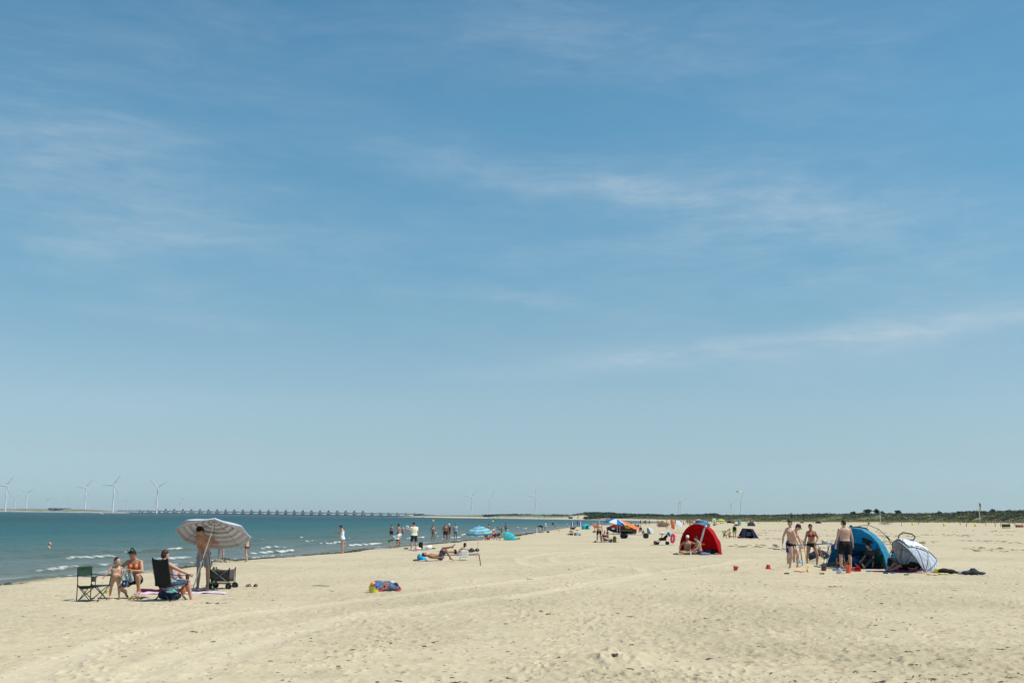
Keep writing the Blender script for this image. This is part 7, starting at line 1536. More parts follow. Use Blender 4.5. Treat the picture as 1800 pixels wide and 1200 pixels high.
extra(1407.5, 919.5, 'sitshirt', 'mid', [(170, 70, 60), (60, 60, 90)], 'brown', .5, 'person in red sitting by the sky blue shelter', CG)
dome_tent(gp(1438.5, 919.5), (-.3, -1), 1.3, .9, .75, (80, 115, 150, 178), rgbm(58, 72, 100), 'low wide dark blue shelter near the dunes right of the girl', rows=14)
dome_tent(gp(1397.5, 914.8), (-.3, -1), .9, .7, .9, (80, 115, 150, 178), rgbm(140, 206, 180), 'mint shelter near the dunes behind the tall boy', rows=14)
soft(gp(1527, 921), [((0, 0, .25), (.36, .3, .3)), ((.2, 0, .15), (.3, .25, .2))], rgbm(56, 60, 58), 'dark bin bag heap near the dunes above the blue shelter', 'bags', 'bag_heap', .06)
cr_ = random.Random(11)
for lab, kinds, cols in (('distant person in dark clothes lost in the crowd beyond the red shelter', ('shirt', 'sitshirt'), [(48, 46, 54), (40, 40, 46)]), ('distant bare skinned bather lost in the crowd beyond the red shelter', ('stand', 'sit', 'walk'), [(96, 70, 66)]),
                         ('distant person in pale clothes lost in the crowd beyond the red shelter', ('shirt', 'sitshirt'), [(206, 204, 198), (150, 150, 156)])):
    for k in range(11): extra(cr_.uniform(1183, 1262), cr_.uniform(917.5, 923), cr_.choice(kinds), cr_.choice(('mid', 'tan')), cols, 'brown', cr_.uniform(0, 6), lab, 'small figures of the far crowd')
# ------------------------------------------------------------------ far shore, barrier, turbines
CONC = cloth('weathered concrete', (.36, .37, .37), rough=.9, var=.15, scale=.2)
TWH = cloth('white turbine paint', (.80, .81, .82), rough=.5, var=.03, scale=.1)
def turbine(px, by, hx, hy, blades, label, hub=122.0, group='wind turbines on the horizon', length=.50, yaw=0.0, deep=0.0):
    """tower foot and hub from the photograph; blades: clock angles in degrees from +X, counter-clockwise"""
    d0 = hub * F_PX / max(by - hy, 6)
    p = at_dist(px, by, d0); z0 = min(p.z, 0.0) - deep; root = empty('wind_turbine', (p.x, p.y, z0), 0, label, 'wind turbine', group)
    hp = at_dist(hx, hy, d0); hz = hp.z - z0
    mb = MB(); mb.lathe([(3.4, 0), (3.2, hz * .3), (2.6, hz * .75), (2.1, hz - 1)], seg=16); mb.build('tower', TWH, root)
    mb = MB(); mb.capsule((0, 3.5, hz), 2.2, (0, -3.0, hz), 2.0, 12, 4); mb.build('nacelle', TWH, root)
    L_ = hub * length
    for a in blades:
        a = R(a); d = V3(math.cos(a), 0, math.sin(a)); n = V3(-math.sin(a), 0, math.cos(a)); c = V3(0, -6.0, hz)
        secs = [(0, 1.5, 1.4), (.06, 1.8, 1.3), (.18, 3.0, .9), (.5, 2.1, .5), (.85, 1.2, .3), (1.0, .35, .12)]
        mb = MB(); mb.loft([[c + d * (L_ * q) + n * (w * math.cos(t)) + V3(0, 1, 0) * (th * math.sin(t)) + n * w * .35 for t in np.linspace(0, 6.283, 10, endpoint=False)] for q, w, th in secs]); mb.build('blade', TWH, root)
    mb = MB(); mb.sphere((0, -6.0, hz), 2.3, 14, 9); mb.capsule((0, -6, hz), 2.0, (0, -3, hz), 2.0, 12, 3); mb.build('hub', TWH, root)
ABL = (180, 52, -62)
for t in ((8.9, 895, 11.7, 853, (180, 54, -62), 'tall wind turbine at the left edge of the view'), (26, 894, 27, 872.5, (145, 25, -95), 'small wind turbine right of the one at the left edge'),
          (45.5, 897, 47.6, 867, (150, 35, -92), 'mid sized wind turbine standing left of the island gates'), (84.5, 893, 86, 876.8, (165, 5, -115), 'small wind turbine above the left island gate'),
          (111.5, 893, 112, 876.4, (145, 25, -95), 'small wind turbine above the right island gate'), (149, 894, 151.7, 856, (178, 50, -62), 'tall wind turbine left of the island tip'),
          (155.5, 894, 156.4, 875, (170, 25, -90), 'small wind turbine just right of the tall one left of the island tip'), (198, 896, 200, 851.5, (184, 58, -58), 'tallest wind turbine above the end of the island'),
          (223, 899, 223, 880.2, (170, 15, -95), 'small wind turbine above the left end of the barrier'), (275, 900, 277.3, 856.5, (135, 32, -82), 'tall wind turbine with raised blades above the barrier'),
          (272.5, 899.5, 273.8, 880, (120, 0, -125), 'small wind turbine behind the tall one above the barrier'), (317.3, 900, 317.8, 878.8, (110, 40, -112), 'small wind turbine above the barrier left of the parasol'),
          (828.6, 907, 828.8, 872.8, (168, 52, -68), 'left wind turbine of the pair above the far shore'), (860.3, 907, 860, 876.2, (166, 52, -68), 'right wind turbine of the pair above the far shore'),
          (941, 907, 940.5, 872, (174, 85, -62), 'single wind turbine above the middle of the far shore'), (1196.5, 908, 1196.8, 879.3, (122, 8, -118), 'wind turbine above the trees left of the red shelter'),
          (1193.3, 908, 1193.5, 883.8, (182, 62, -62), 'fainter wind turbine close behind the one above the trees'), (1286, 908, 1285.4, 882.4, (122, 12, -114), 'left wind turbine of the pair above the dunes'),
          (1302.5, 908, 1302.3, 877, (176, 66, -60), 'right wind turbine of the pair above the dunes')): turbine(*t)
# the barrier: piers with a raised head, gate girder and road deck between them
pA = at_dist(250, 903.3, 6150); pB = at_dist(731, 909.6, 5500)
xs = list(np.linspace(248, 730, 33))
def bar_pt(px):
    q = (px - 250) / 481; d = 6150 + (5500 - 6150) * q; c = at_dist(px, 903 + 6.5 * q, d); return Vector((c.x, c.y, WATER_Z))
ang = math.atan2((bar_pt(730) - bar_pt(250)).y, (bar_pt(730) - bar_pt(250)).x)
mb = MB(); mb.box((0, 0, 6), (13, 34, 16), None, .6); mb.box((0, 0, 17), (16, 22, 10), None, .5); mb.box((0, -6, 23.0), (11, 9, 6), None, .5); pier_me = mb.mesh('shaft'); pier_me.materials.append(CONC)
mb = MB(); mb.box((0, -2, 26.5), (2, 2, 5), None, .2); top_me = mb.mesh('mast'); top_me.materials.append(CONC)
for i, px in enumerate(xs):
    c = bar_pt(px); low = px < 275 or px > 640
    root = empty('barrier_pier', c, ang, ['concrete barrier pier in the middle row of the storm barrier', 'lower concrete pier near an end of the storm barrier'][low], 'pier', ['tall barrier piers', 'low end piers of the barrier'][low])
    if low: root.scale = (.8, .8, .72)
    for nm, me in (('shaft', pier_me), ('mast', top_me)):
        o = bpy.data.objects.new(nm, me); COL.objects.link(o); o.parent = root
a, b_ = bar_pt(205), bar_pt(745); L_ = (b_ - a).length
root = empty('barrier_deck', a, ang, 'long dark road deck and gate beams joining the barrier piers', 'bridge')
mb = MB(); mb.box((L_ / 2, 9, 12.3), (L_, 9, 3.2)); mb.build('road_deck', CONC, root, False)
mb = MB(); mb.box((L_ / 2, -3, 2.4), (L_ * .93, 3, 4.2)); mb.build('gate_beam', cloth('dark steel gates', (.13, .15, .17), rough=.6, var=.2, scale=.1), root, False)
mb = MB(); mb.box((L_ / 2, 5, 14.6), (L_, .6, 1.4)); mb.build('guard_rail', CONC, root, False)
# dam at the right end
mb = MB(); c0, c1 = bar_pt(728), bar_pt(800); mb.loft([[Vector((x, y + w, z)) for w, z in ((-26, -1), (-7, h), (7, h), (26, -1))] for x, y, h in ((c0.x, c0.y, 11), (c0.x * .5 + c1.x * .5, c0.y * .5 + c1.y * .5 - 200, 9), (c1.x * .98, c1.y - 900, 6))]); o = mb.build('dam', cloth('dark stone dam', (.13, .14, .13), rough=.95, var=.3, scale=.05), None, False); tag(o, 'low dark stone dam where the barrier meets the far shore', 'dam')
# the island at the left
GRS = cloth('island grass and stone', (.17, .175, .12), rough=.95, var=.4, scale=.012)
mb = MB(); rows_i = []
for px in np.linspace(-60, 262, 60):
    c = at_dist(px, 900, 6300); hgt = float(np.interp(px, [-60, 0, 60, 110, 160, 200, 235, 262], [10, 15, 17.5, 19.5, 17, 12, 5, .5])) + 1.8 * perlin(np.array([px * .09]), np.array([.5]), 9)[0]
    gapk = 1.0 if not 80 < px < 113 else .45
    rows_i.append([Vector((c.x, c.y + w, WATER_Z + z * gapk if z > 0 else WATER_Z - 2)) for w, z in ((-110, 0), (-85, hgt * .28), (-60, hgt * .42), (-30, hgt * .85), (0, hgt), (50, hgt * .9), (120, 0))])
mb.loft(rows_i); o = mb.build('island', GRS, None); tag(o, 'long low grassy island on the left horizon', kind='structure')
mb = MB(); shore_r = []
for px in np.linspace(-60, 235, 40):
    c = at_dist(px, 900, 6180); shore_r.append([Vector((c.x, c.y + w, WATER_Z + z)) for w, z in ((-14, -1), (-6, 3.2), (8, 4.8), (14, -1))])
mb.loft(shore_r); o = mb.build('stone_bank', cloth('pale stone revetment', (.34, .32, .28), rough=.95, var=.35, scale=.03), None); tag(o, 'pale stone bank along the foot of the island', 'bank')
root = empty('sluice_gates', bar_pt(97) + Vector((-0, 60, 0)), ang, 'dark sluice building with two pale blue gates on the island', 'sluice')
mb = MB(); mb.box((0, 0, 21), (150, 16, 4)); mb.build('roof_beam', cloth('dark steel gates', (.1, .1, .1)), root, False)
for x in (-72, -24, 26, 72): mb = MB(); mb.box((x, 0, 12), (14, 16, 20)); mb.build('tower', cloth('dark concrete', (.13, .15, .18), rough=.9, scale=.1), root, False)
for x in (-48, 1, 49): mb = MB(); mb.box((x, -3, 12), (34, 6, 13)); mb.build('gate', cloth('pale blue gate paint', (.30, .42, .55), rough=.6, scale=.1), root, False)
# boats and buoys
def boat(px, py, d, L_, label):
    c = at_dist(px, py, d); root = empty('motor_boat', (c.x, c.y, WATER_Z), .2, label, 'boat')
    mb = MB(); mb.loft([[V3(x, y * w, z) for y, z in ((-1, h), (-.8, 0), (0, -.4), (.8, 0), (1, h))] for x, w, h in ((-L_ / 2, L_ * .16, L_ * .10), (0, L_ * .19, L_ * .11), (L_ * .35, L_ * .12, L_ * .14), (L_ / 2, .05, L_ * .17))]); mb.build('hull', WHITE, root)
    mb = MB(); mb.box((-L_ * .08, 0, L_ * .19), (L_ * .36, L_ * .24, L_ * .18), None, .1); mb.build('cabin', WHITE, root)
boat(177, 902.2, 1900, 8.5, 'small white motor boat on the sea below the island')
boat(744, 908.8, 3000, 9, 'tiny white boat near the right end of the barrier')
for px, py, lab in ((761.5, 915.5, 'left yellow buoy floating beyond the bathers'), (866.5, 916.3, 'right yellow buoy floating beyond the bathers')):
    c = ray_z(px, py, WATER_Z); root = empty('buoy', c, 0, lab, 'buoy', 'yellow buoys'); root.scale = (.5, .5, .5); mb = MB(); mb.lathe([(.3, -.4), (1.0, -.1), (1.05, .3), (.5, .9), (.22, 1.6), (.05, 1.7)], seg=18); mb.build('float', YEL, root); mb = MB(); mb.tube([(0, 0, 1.5), (0, 0, 2.3)], .05, 6); mb.build('topmark', YEL, root)
# beach pavilion and cabins on the far shore
p = G(1003, 911.2); root = empty('beach_pavilion', p, .05, 'white roofed beach pavilion on the far shore', 'pavilion')
s_ = p.y / 2000
mb = MB(); mb.box((0, 0, 1.6), (7.0 * s_, 6, 3.2), None, .1); mb.build('wall', rgbm(66, 72, 82), root); mb = MB(); mb.box((s_, 0, 3.9), (6.2 * s_, 7, 1.6), None, .2); mb.build('roof', WHITE, root); mb = MB(); mb.box((0, -3.1, 1.7), (5.5 * s_, .3, 1.3)); mb.build('window', rgbm(40, 50, 60, rough=.2), root)
rr = random.Random(5); cab_w = MB(); cab_w.box((0, 0, 1.1), (2.4, 2.2, 2.2), None, .05); cab_me = cab_w.mesh('wall', False); cab_me.materials.append(WHITE)
cr = MB(); cr.loft([[V3(x, -1.35, 2.15), V3(x, 0, 3.0), V3(x, 1.35, 2.15)] for x in (-1.35, 1.35)]); roof_me = cr.mesh('roof', False); roof_me.materials.append(rgbm(150, 150, 152))
for k in range(46):
    px = 858 + k * 3.05 + rr.uniform(-.8, .8); p = G(px, 910.6 + rr.uniform(-.25, .3)); 
    if p.y > 4200: continue
    root = empty('beach_cabin', p, rr.uniform(-.3, .3), 'tiny white cabin in the row along the far shore', 'cabin', 'white cabins along the far shore')
    for nm, me in (('wall', cab_me), ('roof', roof_me)):
        o = bpy.data.objects.new(nm, me); COL.objects.link(o); o.parent = root
# flagpoles, yellow markers, signs at the dune foot
def flagpole(px, by, ty, label, flag):
    p = gp(px, by); h = (by - ty) / F_PX * p.y; root = empty('flagpole', p, 0, label, 'flagpole')
    mb = MB(); mb.tube([(0, 0, -.2), (0, 0, h)], [.11, .07], 10); mb.lathe([(.12, 0), (.12, .15), (.02, .22)], (0, 0, h), 10); mb.build('pole', ALU, root)
    if flag:
        for z0, z1, mt in ((h - 2.6, h - 1.3, YEL), (h - 1.3, h - .1, rgbm(70, 60, 50))):
            mb = MB(); mb.grid([[(.1 + .45 * q * (1 - .3 * (h - z) / 2.6) + .05 * math.sin(4 * z), .12 * math.sin(5 * q + z), z - .5 * q) for q in np.linspace(0, 1, 6)] for z in np.linspace(z0, z1, 5)]); mb.build('flag', mt, root, solid=.02)
flagpole(1722.5, 918, 883, 'tall white flagpole with a furled yellow flag at the dune foot', True)
flagpole(1547.5, 918.5, 896.5, 'bare white pole at the dune foot above the blue shelter', False)
YM = MB(); YM.lathe([(.55, 0), (.5, .6), (.35, 1.1), (.1, 1.3)], seg=14); ym = YM.mesh('drum'); ym.materials.append(YEL)
YT = MB(); YT.tube([(0, 0, 1.2), (0, 0, 1.9)], .05, 6); yt = YT.mesh('stem'); yt.materials.append(YEL)
for px, py, lab in ((1368.5, 919, 'yellow marker drum nearest the tall boy'), (1604, 922.5, 'yellow marker drum right of the beach bicycles'), (1659.5, 924, 'yellow marker drum above the white shelter'), (1714.5, 924.8, 'yellow marker drum beneath the tall flagpole')):
    root = empty('marker_drum', gp(px, py), 0, lab, 'marker', 'yellow marker drums')
    root.scale = (.5, .5, .5)
    for nm, me in (('drum', ym), ('stem', yt)): o = bpy.data.objects.new(nm, me); COL.objects.link(o); o.parent = root
def sign(px, by, ty, label, cols):
    p = gp(px, by); h = (by - ty) / F_PX * p.y; root = empty('sign_post', p, 0, label, 'sign')
    for k in (-1, 1): mb = MB(); mb.tube([(k * .55, 0, -.1), (k * .55, 0, h)], .05, 6); mb.build('post', WOODS, root)
    for i, c in enumerate(cols): mb = MB(); mb.box((0, -.06, h * (1 - .42 * i) - .35), (1.7, .06, .55), None, .02); mb.build('board', c, root)
sign(1768.5, 928.5, 920.2, 'dark two board sign on posts at the dune foot', [rgbm(60, 64, 66), rgbm(206, 196, 120)])
sign(1792, 927, 921, 'red and white sign on posts at the right edge', [rgbm(196, 120, 104), rgbm(214, 206, 196)])
# low fence posts
fp = MB(); fp.tube([(0, 0, -.2), (0, 0, 1.3)], .07, 7); fp_me = fp.mesh('fence_post'); fp_me.materials.append(cloth('grey weathered wood', (.22, .19, .15), rough=.95, var=.3, scale=4))
for px in (1585, 1688, 1699, 1733, 1749.5, 1759, 1774, 1784, 1797):
    o = bpy.data.objects.new('fence_post', fp_me); COL.objects.link(o); o.location = gp(px, 924.5 + rr.uniform(-2, 2)); o.scale = (1, 1, rr.uniform(.7, 1.2)); tag(o, 'thin grey post in the loose row at the dune foot', 'post', 'posts at the dune foot')
# parked beach bicycles by the pole
tyre = MB(); tyre.tube([(.34 * math.cos(a), 0, .34 + .34 * math.sin(a)) for a in np.linspace(0, 6.283, 22)], .03, 6, False); ty_me = tyre.mesh('wheel'); ty_me.materials.append(RUBBER)
fr = MB()
for a, b_ in (((-.5, 0, .34), (-.15, 0, .36)), ((-.15, 0, .36), (-.3, 0, .85)), ((-.3, 0, .85), (.38, 0, .82)), ((-.15, 0, .36), (.38, 0, .80)), ((-.5, 0, .34), (-.3, 0, .8)), ((.5, 0, .34), (.36, 0, 1.0)), ((.36, -.28, 1.02), (.36, .28, 1.02))): fr.tube([a, b_], .025, 6)
fr_me = fr.mesh('frame'); fr_me.materials.append(rgbm(60, 70, 80))
sd_ = MB(); sd_.ellipsoid((-.32, 0, .92), ((.14, 0, 0), (0, .07, 0), (0, 0, .04)), 10, 6); sd_me = sd_.mesh('saddle'); sd_me.materials.append(BLK)
for i, px in enumerate((1549.5, 1553, 1556, 1559, 1563)):
    root = empty('bicycle', gp(px, 922), rr.uniform(-.5, .5), 'dark bicycle parked in the cluster by the bare pole', 'bicycle', 'bicycles parked by the bare pole'); root.scale = (.95, .95, 1.0)
    for nm, me, dx in (('wheel', ty_me, -.5), ('wheel', ty_me, .5), ('frame', fr_me, 0), ('saddle', sd_me, 0)): o = bpy.data.objects.new(nm, me); COL.objects.link(o); o.parent = root; o.location = (dx, 0, 0)
# kite over the right pair of turbines
k1 = at_dist(1299.5, 865, 420); root = empty('kite', k1, 0, 'black and yellow kite in the air above the right pair of turbines', 'kite')
for x0, x1, mt in ((-1.1, -.25, rgbm(44, 52, 50)), (-.2, .95, rgbm(206, 206, 90))):
    mb = MB(); mb.grid([[(x, .5 * q - .25, .28 * math.cos(x * 1.2) + .25 * q + .05 * math.sin(6 * q)) for x in np.linspace(x0, x1, 7)] for q in np.linspace(0, 1, 5)]); mb.build('sail', mt, root, solid=.04)
gk = gp(1330, 925); mb = MB(); mb.tube([(0, 0, 0), (gk - k1) * .5 + Vector((0, 0, -4)), gk - k1], .004, 4); mb.build('line', rgbm(200, 200, 200), root)

# ------------------------------------------------------------------ sea haze: one even, pale box of air round the whole place
hz = MB(); hz.box((0, 8500, 96), (27000, 18800, 214)); HZ = bpy.data.materials.new('haze'); HZ.use_nodes = True
hn = HZ.node_tree; [hn.nodes.remove(n) for n in list(hn.nodes)]; ho = nd(hn, 'ShaderNodeOutputMaterial'); hv = nd(hn, 'ShaderNodeVolumePrincipled')
hv.inputs['Color'].default_value = (.84, .95, 1.0, 1); hv.inputs['Density'].default_value = 2.4e-5; hv.inputs['Anisotropy'].default_value = .2
hn.links.new(hv.outputs[0], ho.inputs['Volume']); tag(hz.build('haze', HZ, None, False), kind='stuff')
# ------------------------------------------------------------------ dune vegetation: scrub, marram grass and the trees that can be told apart
def leaf_mat(name, stops, scale=.15):
    m, nt, b = new_mat(name); tcn = nd(nt, 'ShaderNodeTexCoord'); t = tnoise(nt, tcn.outputs['Object'], scale, 4, .6); t2 = attr_node(nt, 'tone')
    c = ramp(nt, mth(nt, 'ADD', mth(nt, 'MULTIPLY', t, .45), mth(nt, 'MULTIPLY', t2, .55)), stops)
    nt.links.new(c, b.inputs['Base Color']); b.inputs['Roughness'].default_value = .75; b.inputs['Specular IOR Level'].default_value = .15; return m
SCRUB = leaf_mat('sea buckthorn leaves', [(.25, (.060, .070, .050, 1)), (.5, (.088, .098, .064, 1)), (.72, (.125, .130, .082, 1))])  # leaf tones lightened and greyed: distance haze painted into the colour
TREEL = leaf_mat('dark tree leaves', [(.25, (.022, .042, .026, 1)), (.5, (.036, .062, .034, 1)), (.75, (.060, .088, .044, 1))])
MARRAM = leaf_mat('marram grass blades', [(.25, (.12, .13, .060, 1)), (.5, (.20, .20, .095, 1)), (.75, (.30, .28, .15, 1))])
prng = np.random.RandomState(77)
def leaf_clump(C, Rr, per, size, tone_c):
    """C (n,3) bush centres (on the ground), Rr (n,3) radii, per leaves each, leaf size relative to radius"""
    n = len(C); k = n * per; idx = np.repeat(np.arange(n), per)
    d = prng.normal(size=(k, 3)); d[:, 2] = np.abs(d[:, 2]) * .9; d /= np.linalg.norm(d, axis=1)[:, None]
    r = (.62 + .42 * prng.rand(k)) * (1 + .25 * np.sin(d[:, 0] * 5 + idx) * np.cos(d[:, 1] * 4 + idx * 1.7))
    P = C[idx] + d * Rr[idx] * r[:, None]
    s = size[idx] * (.6 + .8 * prng.rand(k)); nrm = d + .7 * prng.normal(size=(k, 3)); nrm /= np.linalg.norm(nrm, axis=1)[:, None]
    a = np.cross(nrm, prng.normal(size=(k, 3))); a /= np.linalg.norm(a, axis=1)[:, None] + 1e-9; b_ = np.cross(nrm, a)
    V = np.stack([P - a * s[:, None], P + b_ * s[:, None] * .7, P + a * s[:, None], P - b_ * s[:, None] * .7], 1).reshape(-1, 3)
    return V, np.arange(k * 4).reshape(-1, 4), np.repeat(np.clip(tone_c[idx] + .22 * prng.normal(size=k), 0, 1), 4)
def leafy(name, parts, mat, parent=None):
    V = np.concatenate([p[0] for p in parts]); off = 0; F = []
    for p in parts: F.append(p[1] + off); off += len(p[0])
    me = np_mesh(name, V, np.concatenate(F), False, {'tone': np.concatenate([p[2] for p in parts])}); return link_mesh(name, me, mat, parent)
# scrub on the dunes
N_ = 52000
yy = 300 * np.exp(prng.rand(N_) * math.log(2500 / 300)); tt = np.where(prng.rand(N_) < .8, prng.rand(N_) * 95 + 3, prng.rand(N_) * 260 + 60)
xx = np.interp(yy, _dy, _dx) + tt
px_ = 900 + xx / yy * 2000
mask = (px_ > 1010) & (px_ < 1930)
den = fbm(xx / 38.0, yy / 70.0, 301, 3) + .012 * (tt - 16) * (tt < 60) + .2 * (tt >= 60) + .25 * sstep(1150, 1700, px_)
mask &= (prng.rand(N_) < np.clip(den * 1.5 + .52, 0, 1)) & (tt > 4)
xx, yy, tt = xx[mask], yy[mask], tt[mask]; zz = terrain(xx, yy)
rad = (.6 + 1.1 * prng.rand(len(xx)) ** 1.6) * (1 + yy / 2600) * (.55 + .45 * sstep(8, 40, tt)); C = np.stack([xx, yy, zz - .15], -1)
Rr = np.stack([rad * 1.35, rad * 1.35, rad * (.42 + .4 * prng.rand(len(xx)))], -1)
tone = np.clip(.45 + .8 * fbm(xx / 22.0, yy / 40.0, 311, 2), 0, 1)
sel = yy < 700
scr = leafy('dune_scrub', [leaf_clump(C[sel], Rr[sel], 44, rad[sel] * .21, tone[sel]), leaf_clump(C[~sel], Rr[~sel], 22, rad[~sel] * .30, tone[~sel])], SCRUB)
tag(scr, 'dark olive scrub covering the dune ridge on the right', kind='stuff')
# marram grass at the dune foot and between the bushes
N_ = 34000
yy = 300 * np.exp(prng.rand(N_) * math.log(2300 / 300)); tt = prng.rand(N_) ** 1.6 * 60 - 5 + 3 * prng.normal(size=N_)
xx = np.interp(yy, _dy, _dx) + tt; px_ = 900 + xx / yy * 2000
mask = (px_ > 700) & (px_ < 1930) & (prng.rand(N_) < np.clip(.75 + 1.1 * fbm(xx / 9.0, yy / 16.0, 321, 2) + .03 * tt, .04, 1))
xx, yy, tt = xx[mask], yy[mask], tt[mask]; zz = terrain(xx, yy); k = len(xx); per = 13
idx = np.repeat(np.arange(k), per); hgt = (.28 + .36 * prng.rand(k)) * (1 + yy / 2200)
a = prng.rand(k * per) * 6.283; lean = .25 + .5 * prng.rand(k * per); base = np.stack([xx, yy, zz - .05], -1)[idx] + np.stack([np.cos(a), np.sin(a), 0 * a], -1) * (prng.rand(k * per) * .9 * hgt[idx])[:, None]
tip = base + np.stack([np.cos(a) * lean, np.sin(a) * lean, np.ones_like(a)], -1) * (hgt[idx] * (.6 + .5 * prng.rand(k * per)))[:, None]
sd2 = np.stack([-np.sin(a), np.cos(a), 0 * a], -1) * (.05 * hgt[idx] * (1 + yy[idx] / 500))[:, None]
V = np.stack([base - sd2, base + sd2, tip], 1).reshape(-1, 3)
me = np_mesh('marram_grass', V, np.arange(len(V)).reshape(-1, 3), False, {'tone': np.repeat(np.clip(.5 + .6 * fbm(xx / 12, yy / 12, 331, 2)[idx] + .15 * prng.normal(size=k * per), 0, 1), 3)})
tag(link_mesh('marram_grass', me, MARRAM), 'pale green marram grass along the foot of the dunes', kind='stuff')
# far wood beyond the dunes (reads as one mass) and scrub on the far shore
def row(px0, px1, n, d0, d1, top_fn, h_k, name, label):
    px = prng.uniform(px0, px1, n); d = prng.uniform(d0, d1, n); C = []; Rr = []; 
    for a, dd in zip(px, d):
        c = at_dist(a, 905, dd); top = at_dist(a, float(top_fn(a)), dd).z; r = h_k * (.7 + .6 * prng.rand())
        g = tz(c.x, c.y) if dd < 3500 else 0; h = max(top - g, 1.5) * (.72 + .32 * prng.rand()); C.append((c.x, c.y, g + h * .35)); Rr.append((r * 1.2, r * 1.2, h * .65))
    C = np.array(C); Rr = np.array(Rr); o = leafy(name, [leaf_clump(C, Rr, 46, Rr[:, 0] * .30, np.clip(.45 + .25 * prng.normal(size=n), 0, 1))], TREEL); return tag(o, label, kind='stuff')
row(1078, 1262, 420, 1950, 2250, lambda p: np.interp(p, [1078, 1100, 1125, 1150, 1170, 1190, 1207, 1230, 1250, 1262], [905.5, 903.5, 903.8, 904.2, 906, 906, 904, 904.5, 902.5, 903]), 6, 'far_wood', 'dark strip of woodland beyond the dunes in the middle distance')
row(850, 1045, 300, 2500, 3000, lambda p: np.interp(p, [850, 880, 920, 950, 975, 1010, 1045], [906.6, 906.4, 905.6, 904.6, 904.6, 905.4, 904.2]), 5, 'far_shore_scrub', 'low green scrub along the far shore')
row(1032, 1088, 190, 1950, 2200, lambda p: np.interp(p, [1032, 1045, 1062, 1075, 1088], [908, 904.5, 901.3, 900.6, 904.5]), 5, 'hill_scrub', 'dark scrub covering the hill behind the trailer')
# trees standing out against the sky
BARK = cloth('grey brown bark', (.10, .085, .065), rough=.95, var=.3, scale=3)
def tree(px, top_y, d, width_px, label, base_y=906):
    c = at_dist(px, base_y, d); g = tz(c.x, c.y); top = at_dist(px, top_y, d).z; h = max(top - g, 3.0); wr = width_px / 2 / F_PX * d
    root = empty('tree', (c.x, c.y, g), 0, label, 'tree', 'trees standing above the dunes')
    mb = MB(); mb.tube([(0, 0, -.3), (.02 * h, 0, h * .3), (-.01 * h, .01 * h, h * .62)], [h * .035, h * .026, h * .012], 8)
    for a in (.4, 1.9, 3.3, 4.8): mb.tube([(0, 0, h * (.28 + .04 * a)), (math.cos(a) * wr * .35, math.sin(a) * wr * .35, h * (.45 + .03 * a)), (math.cos(a) * wr * .7, math.sin(a) * wr * .7, h * (.6 + .03 * a))], [h * .014, h * .010, h * .005], 6)
    mb.build('trunk', BARK, root)
    n = 26; q = prng.normal(size=(n, 3)); q /= np.linalg.norm(q, axis=1)[:, None]; q *= (prng.rand(n) ** .4)[:, None]
    C = np.stack([q[:, 0] * wr * .78, q[:, 1] * wr * .78, h * (.58 + .32 * q[:, 2])], -1); rr_ = wr * (.26 + .16 * prng.rand(n)); Rr = np.stack([rr_, rr_, np.minimum(rr_, h * .2)], -1)
    leafy('crown', [leaf_clump(C, Rr, 90, rr_ * .22, np.clip(.5 + .3 * prng.normal(size=n), 0, 1))], TREEL, root)
for t in ((1181, 902.4, 2000, 8, 'lone round tree left of the turbine above the trees'), (1207.5, 902.6, 2000, 10, 'rounded tree right of the turbine above the trees'), (1222, 903.4, 2000, 9, 'small tree in the woodland left of the red shelter'),
          (1525, 894.2, 640, 17, 'broad dark tree on the dune left of the bare pole'), (1541.5, 893.6, 640, 13, 'dark tree on the dune just left of the bare pole'), (1551, 896.5, 660, 8, 'small tree directly behind the bare pole'),
          (1579, 896, 620, 13, 'broad tree on the dune right of the bare pole'), (1500, 898, 660, 12, 'low tree on the dune above the broad man'), (1652, 898, 520, 10, 'low tree on the dune above the white shelter'),
          (1688, 897.6, 520, 9, 'low tree on the dune left of the tall flagpole'), (1745, 897.6, 480, 10, 'low tree on the dune right of the tall flagpole'), (1775, 897.4, 480, 11, 'low tree on the dune near the right edge'), (1391, 899.4, 700, 6, 'small tree tip on the dune above the tall boy')): tree(*t, base_y=912 if t[2] < 1000 else 907)
# ------------------------------------------------------------------ weed and litter strewn over the sand (nobody could count it)
def flakes(name, pts, mat, label, smin, smax, flat=.35):
    V = []; F = []; n = 0
    for (x, y, s) in pts:
        z = sz(x, y); k = prng.randint(2, 5); a0 = prng.rand() * 6.28
        for j in range(k):
            a = a0 + prng.normal() * .7; L_ = s * (.5 + prng.rand()); wd = L_ * (.12 + .22 * prng.rand()); ox, oy = prng.normal(size=2) * s * .5; h = s * flat * (.3 + .9 * prng.rand())
            ca, sa = math.cos(a), math.sin(a)
            P = [(-L_, 0, 0), (-L_ * .3, -wd, 0), (L_ * .4, -wd * .8, 0), (L_, 0, h * .5), (L_ * .3, wd, 0), (-L_ * .4, wd * .9, 0), (0, 0, h)]
            V += [(x + ox + p[0] * ca - p[1] * sa, y + oy + p[0] * sa + p[1] * ca, z + p[2] - .002) for p in P]
            F += [(n + i, n + (i + 1) % 6, n + 6) for i in range(6)]; n += 7
    me = np_mesh(name, V, F, False); return tag(link_mesh(name, me, mat), label, kind='stuff')
WEED = cloth('dried dark seaweed', (.055, .05, .032), rough=.9, var=.5, scale=6); WEED2 = cloth('brown straw bits', (.11, .088, .055), rough=.95, var=.5, scale=6)
pts = []
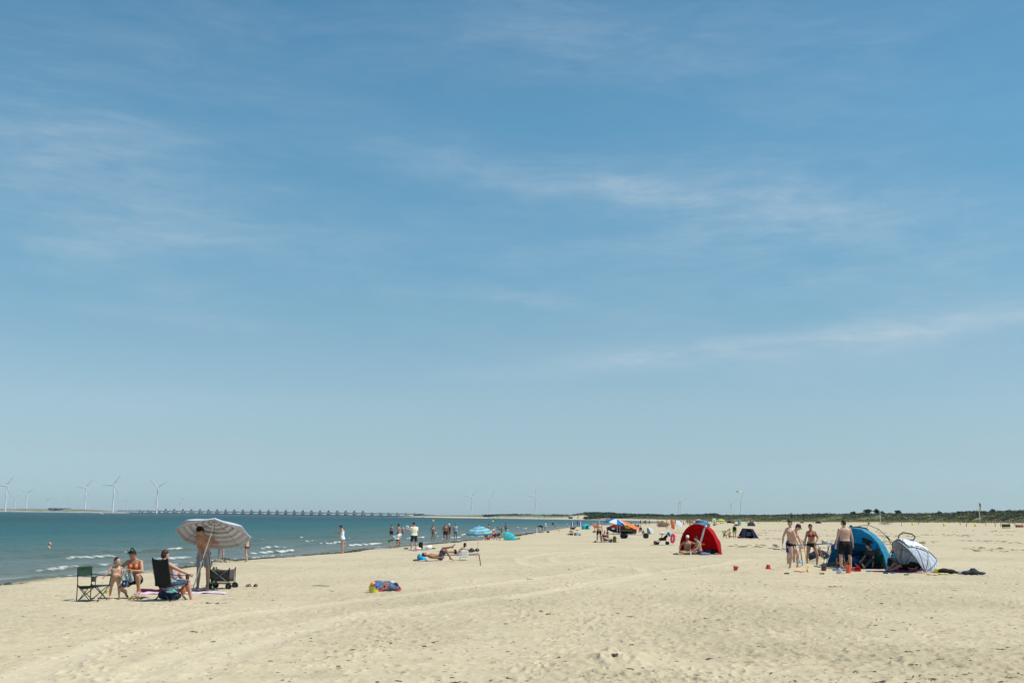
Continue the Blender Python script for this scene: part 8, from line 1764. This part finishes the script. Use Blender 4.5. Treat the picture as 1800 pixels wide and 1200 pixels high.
while len(pts) < 1500:
    y = 12.5 + 55 * prng.rand() ** 1.7; x = (prng.rand() - .5) * 1.0 * y
    if float(shore_s(np.array([x]), np.array([y]))[0]) < 3: continue
    dn = float(fbm(np.array([x / 3.5]), np.array([y / 4.5]), 401, 2)[0]) + .25 * (x > 0)
    if prng.rand() < np.clip(.28 + 1.2 * dn, .03, 1): pts.append((x, y, .012 + .035 * prng.rand() ** 3 + .03 * (prng.rand() < .06)))
flakes('scattered_weed', pts, WEED, 'dark dried weed and litter scattered over the sand', .02, .08)
pts = []
while len(pts) < 5200:
    y = 12.5 + 45 * prng.rand() ** 1.5; x = (prng.rand() - .5) * 1.0 * y
    if float(shore_s(np.array([x]), np.array([y]))[0]) > 3: pts.append((x, y, .006 + .02 * prng.rand() ** 2.5))
flakes('straw_litter', pts, WEED2, 'brown bits of straw and shell over the sand', .02, .05)
# dark bands of weed farther up the beach on the right
pts = []
for _ in range(5200):
    y = 55 + 150 * prng.rand(); px = 1180 + 640 * prng.rand(); x = (px - 900) / 2000 * y; s = float(shore_s(np.array([x]), np.array([y]))[0])
    b = float(fbm(np.array([s / 7.0]), np.array([y / 22.0]), 411, 3)[0])
    if b > .18: pts.append((x, y, .05 + .16 * prng.rand() ** 2))
flakes('weed_bands', pts, WEED2, 'dark bands of dried weed across the upper beach', .05, .2)
# wrack line along the water
pts = []
for y in np.arange(33, 190, .17):
    x0 = float(np.interp(y, _sy, _sx)) - float(shore_s(np.array([np.interp(y, _sy, _sx)]), np.array([y]))[0])
    if float(perlin(np.array([y * .22]), np.array([.3]), 421)[0]) + .35 * float(perlin(np.array([y * .9]), np.array([.3]), 422)[0]) > .03:
        for _ in range(2): pts.append((x0 + .75 + .2 * prng.normal(), y + .06 * prng.normal(), (.03 + .08 * prng.rand()) * (1 + y / 160)))
flakes('wrack_line', pts, WEED, 'dark line of washed up seaweed along the waterline', .05, .2, .55)
# single dark clumps in the foreground
for px, py, n_, w_, lab in ((1505, 1181, 4, .02, 'dark weed clump standing near the bottom edge'), (366, 1060, 10, .11, 'black tangle of weed right of the black chair'), (1075, 1172, 3, .035, 'dark stick and weed on the sand heap at the bottom'), (1470, 1031.5, 12, .16, 'dark weed clump on the bare sand before the blue shelter'), (1750, 1139, 5, .07, 'dark weed strip near the right edge'), (1715, 1142, 4, .05, 'small dark weed clump left of the strip near the right edge'), (962, 1085, 3, .04, 'dark weed clump on the small sand heap')):
    c = gp(px, py); o = flakes('weed_clump', [(c.x + w_ * prng.normal(), c.y + w_ * .7 * prng.normal(), .02 + .035 * prng.rand()) for _ in range(n_)], WEED, lab, 0, 0, .5); del o['kind']; o['category'] = 'weed'
bpy.context.view_layer.update()
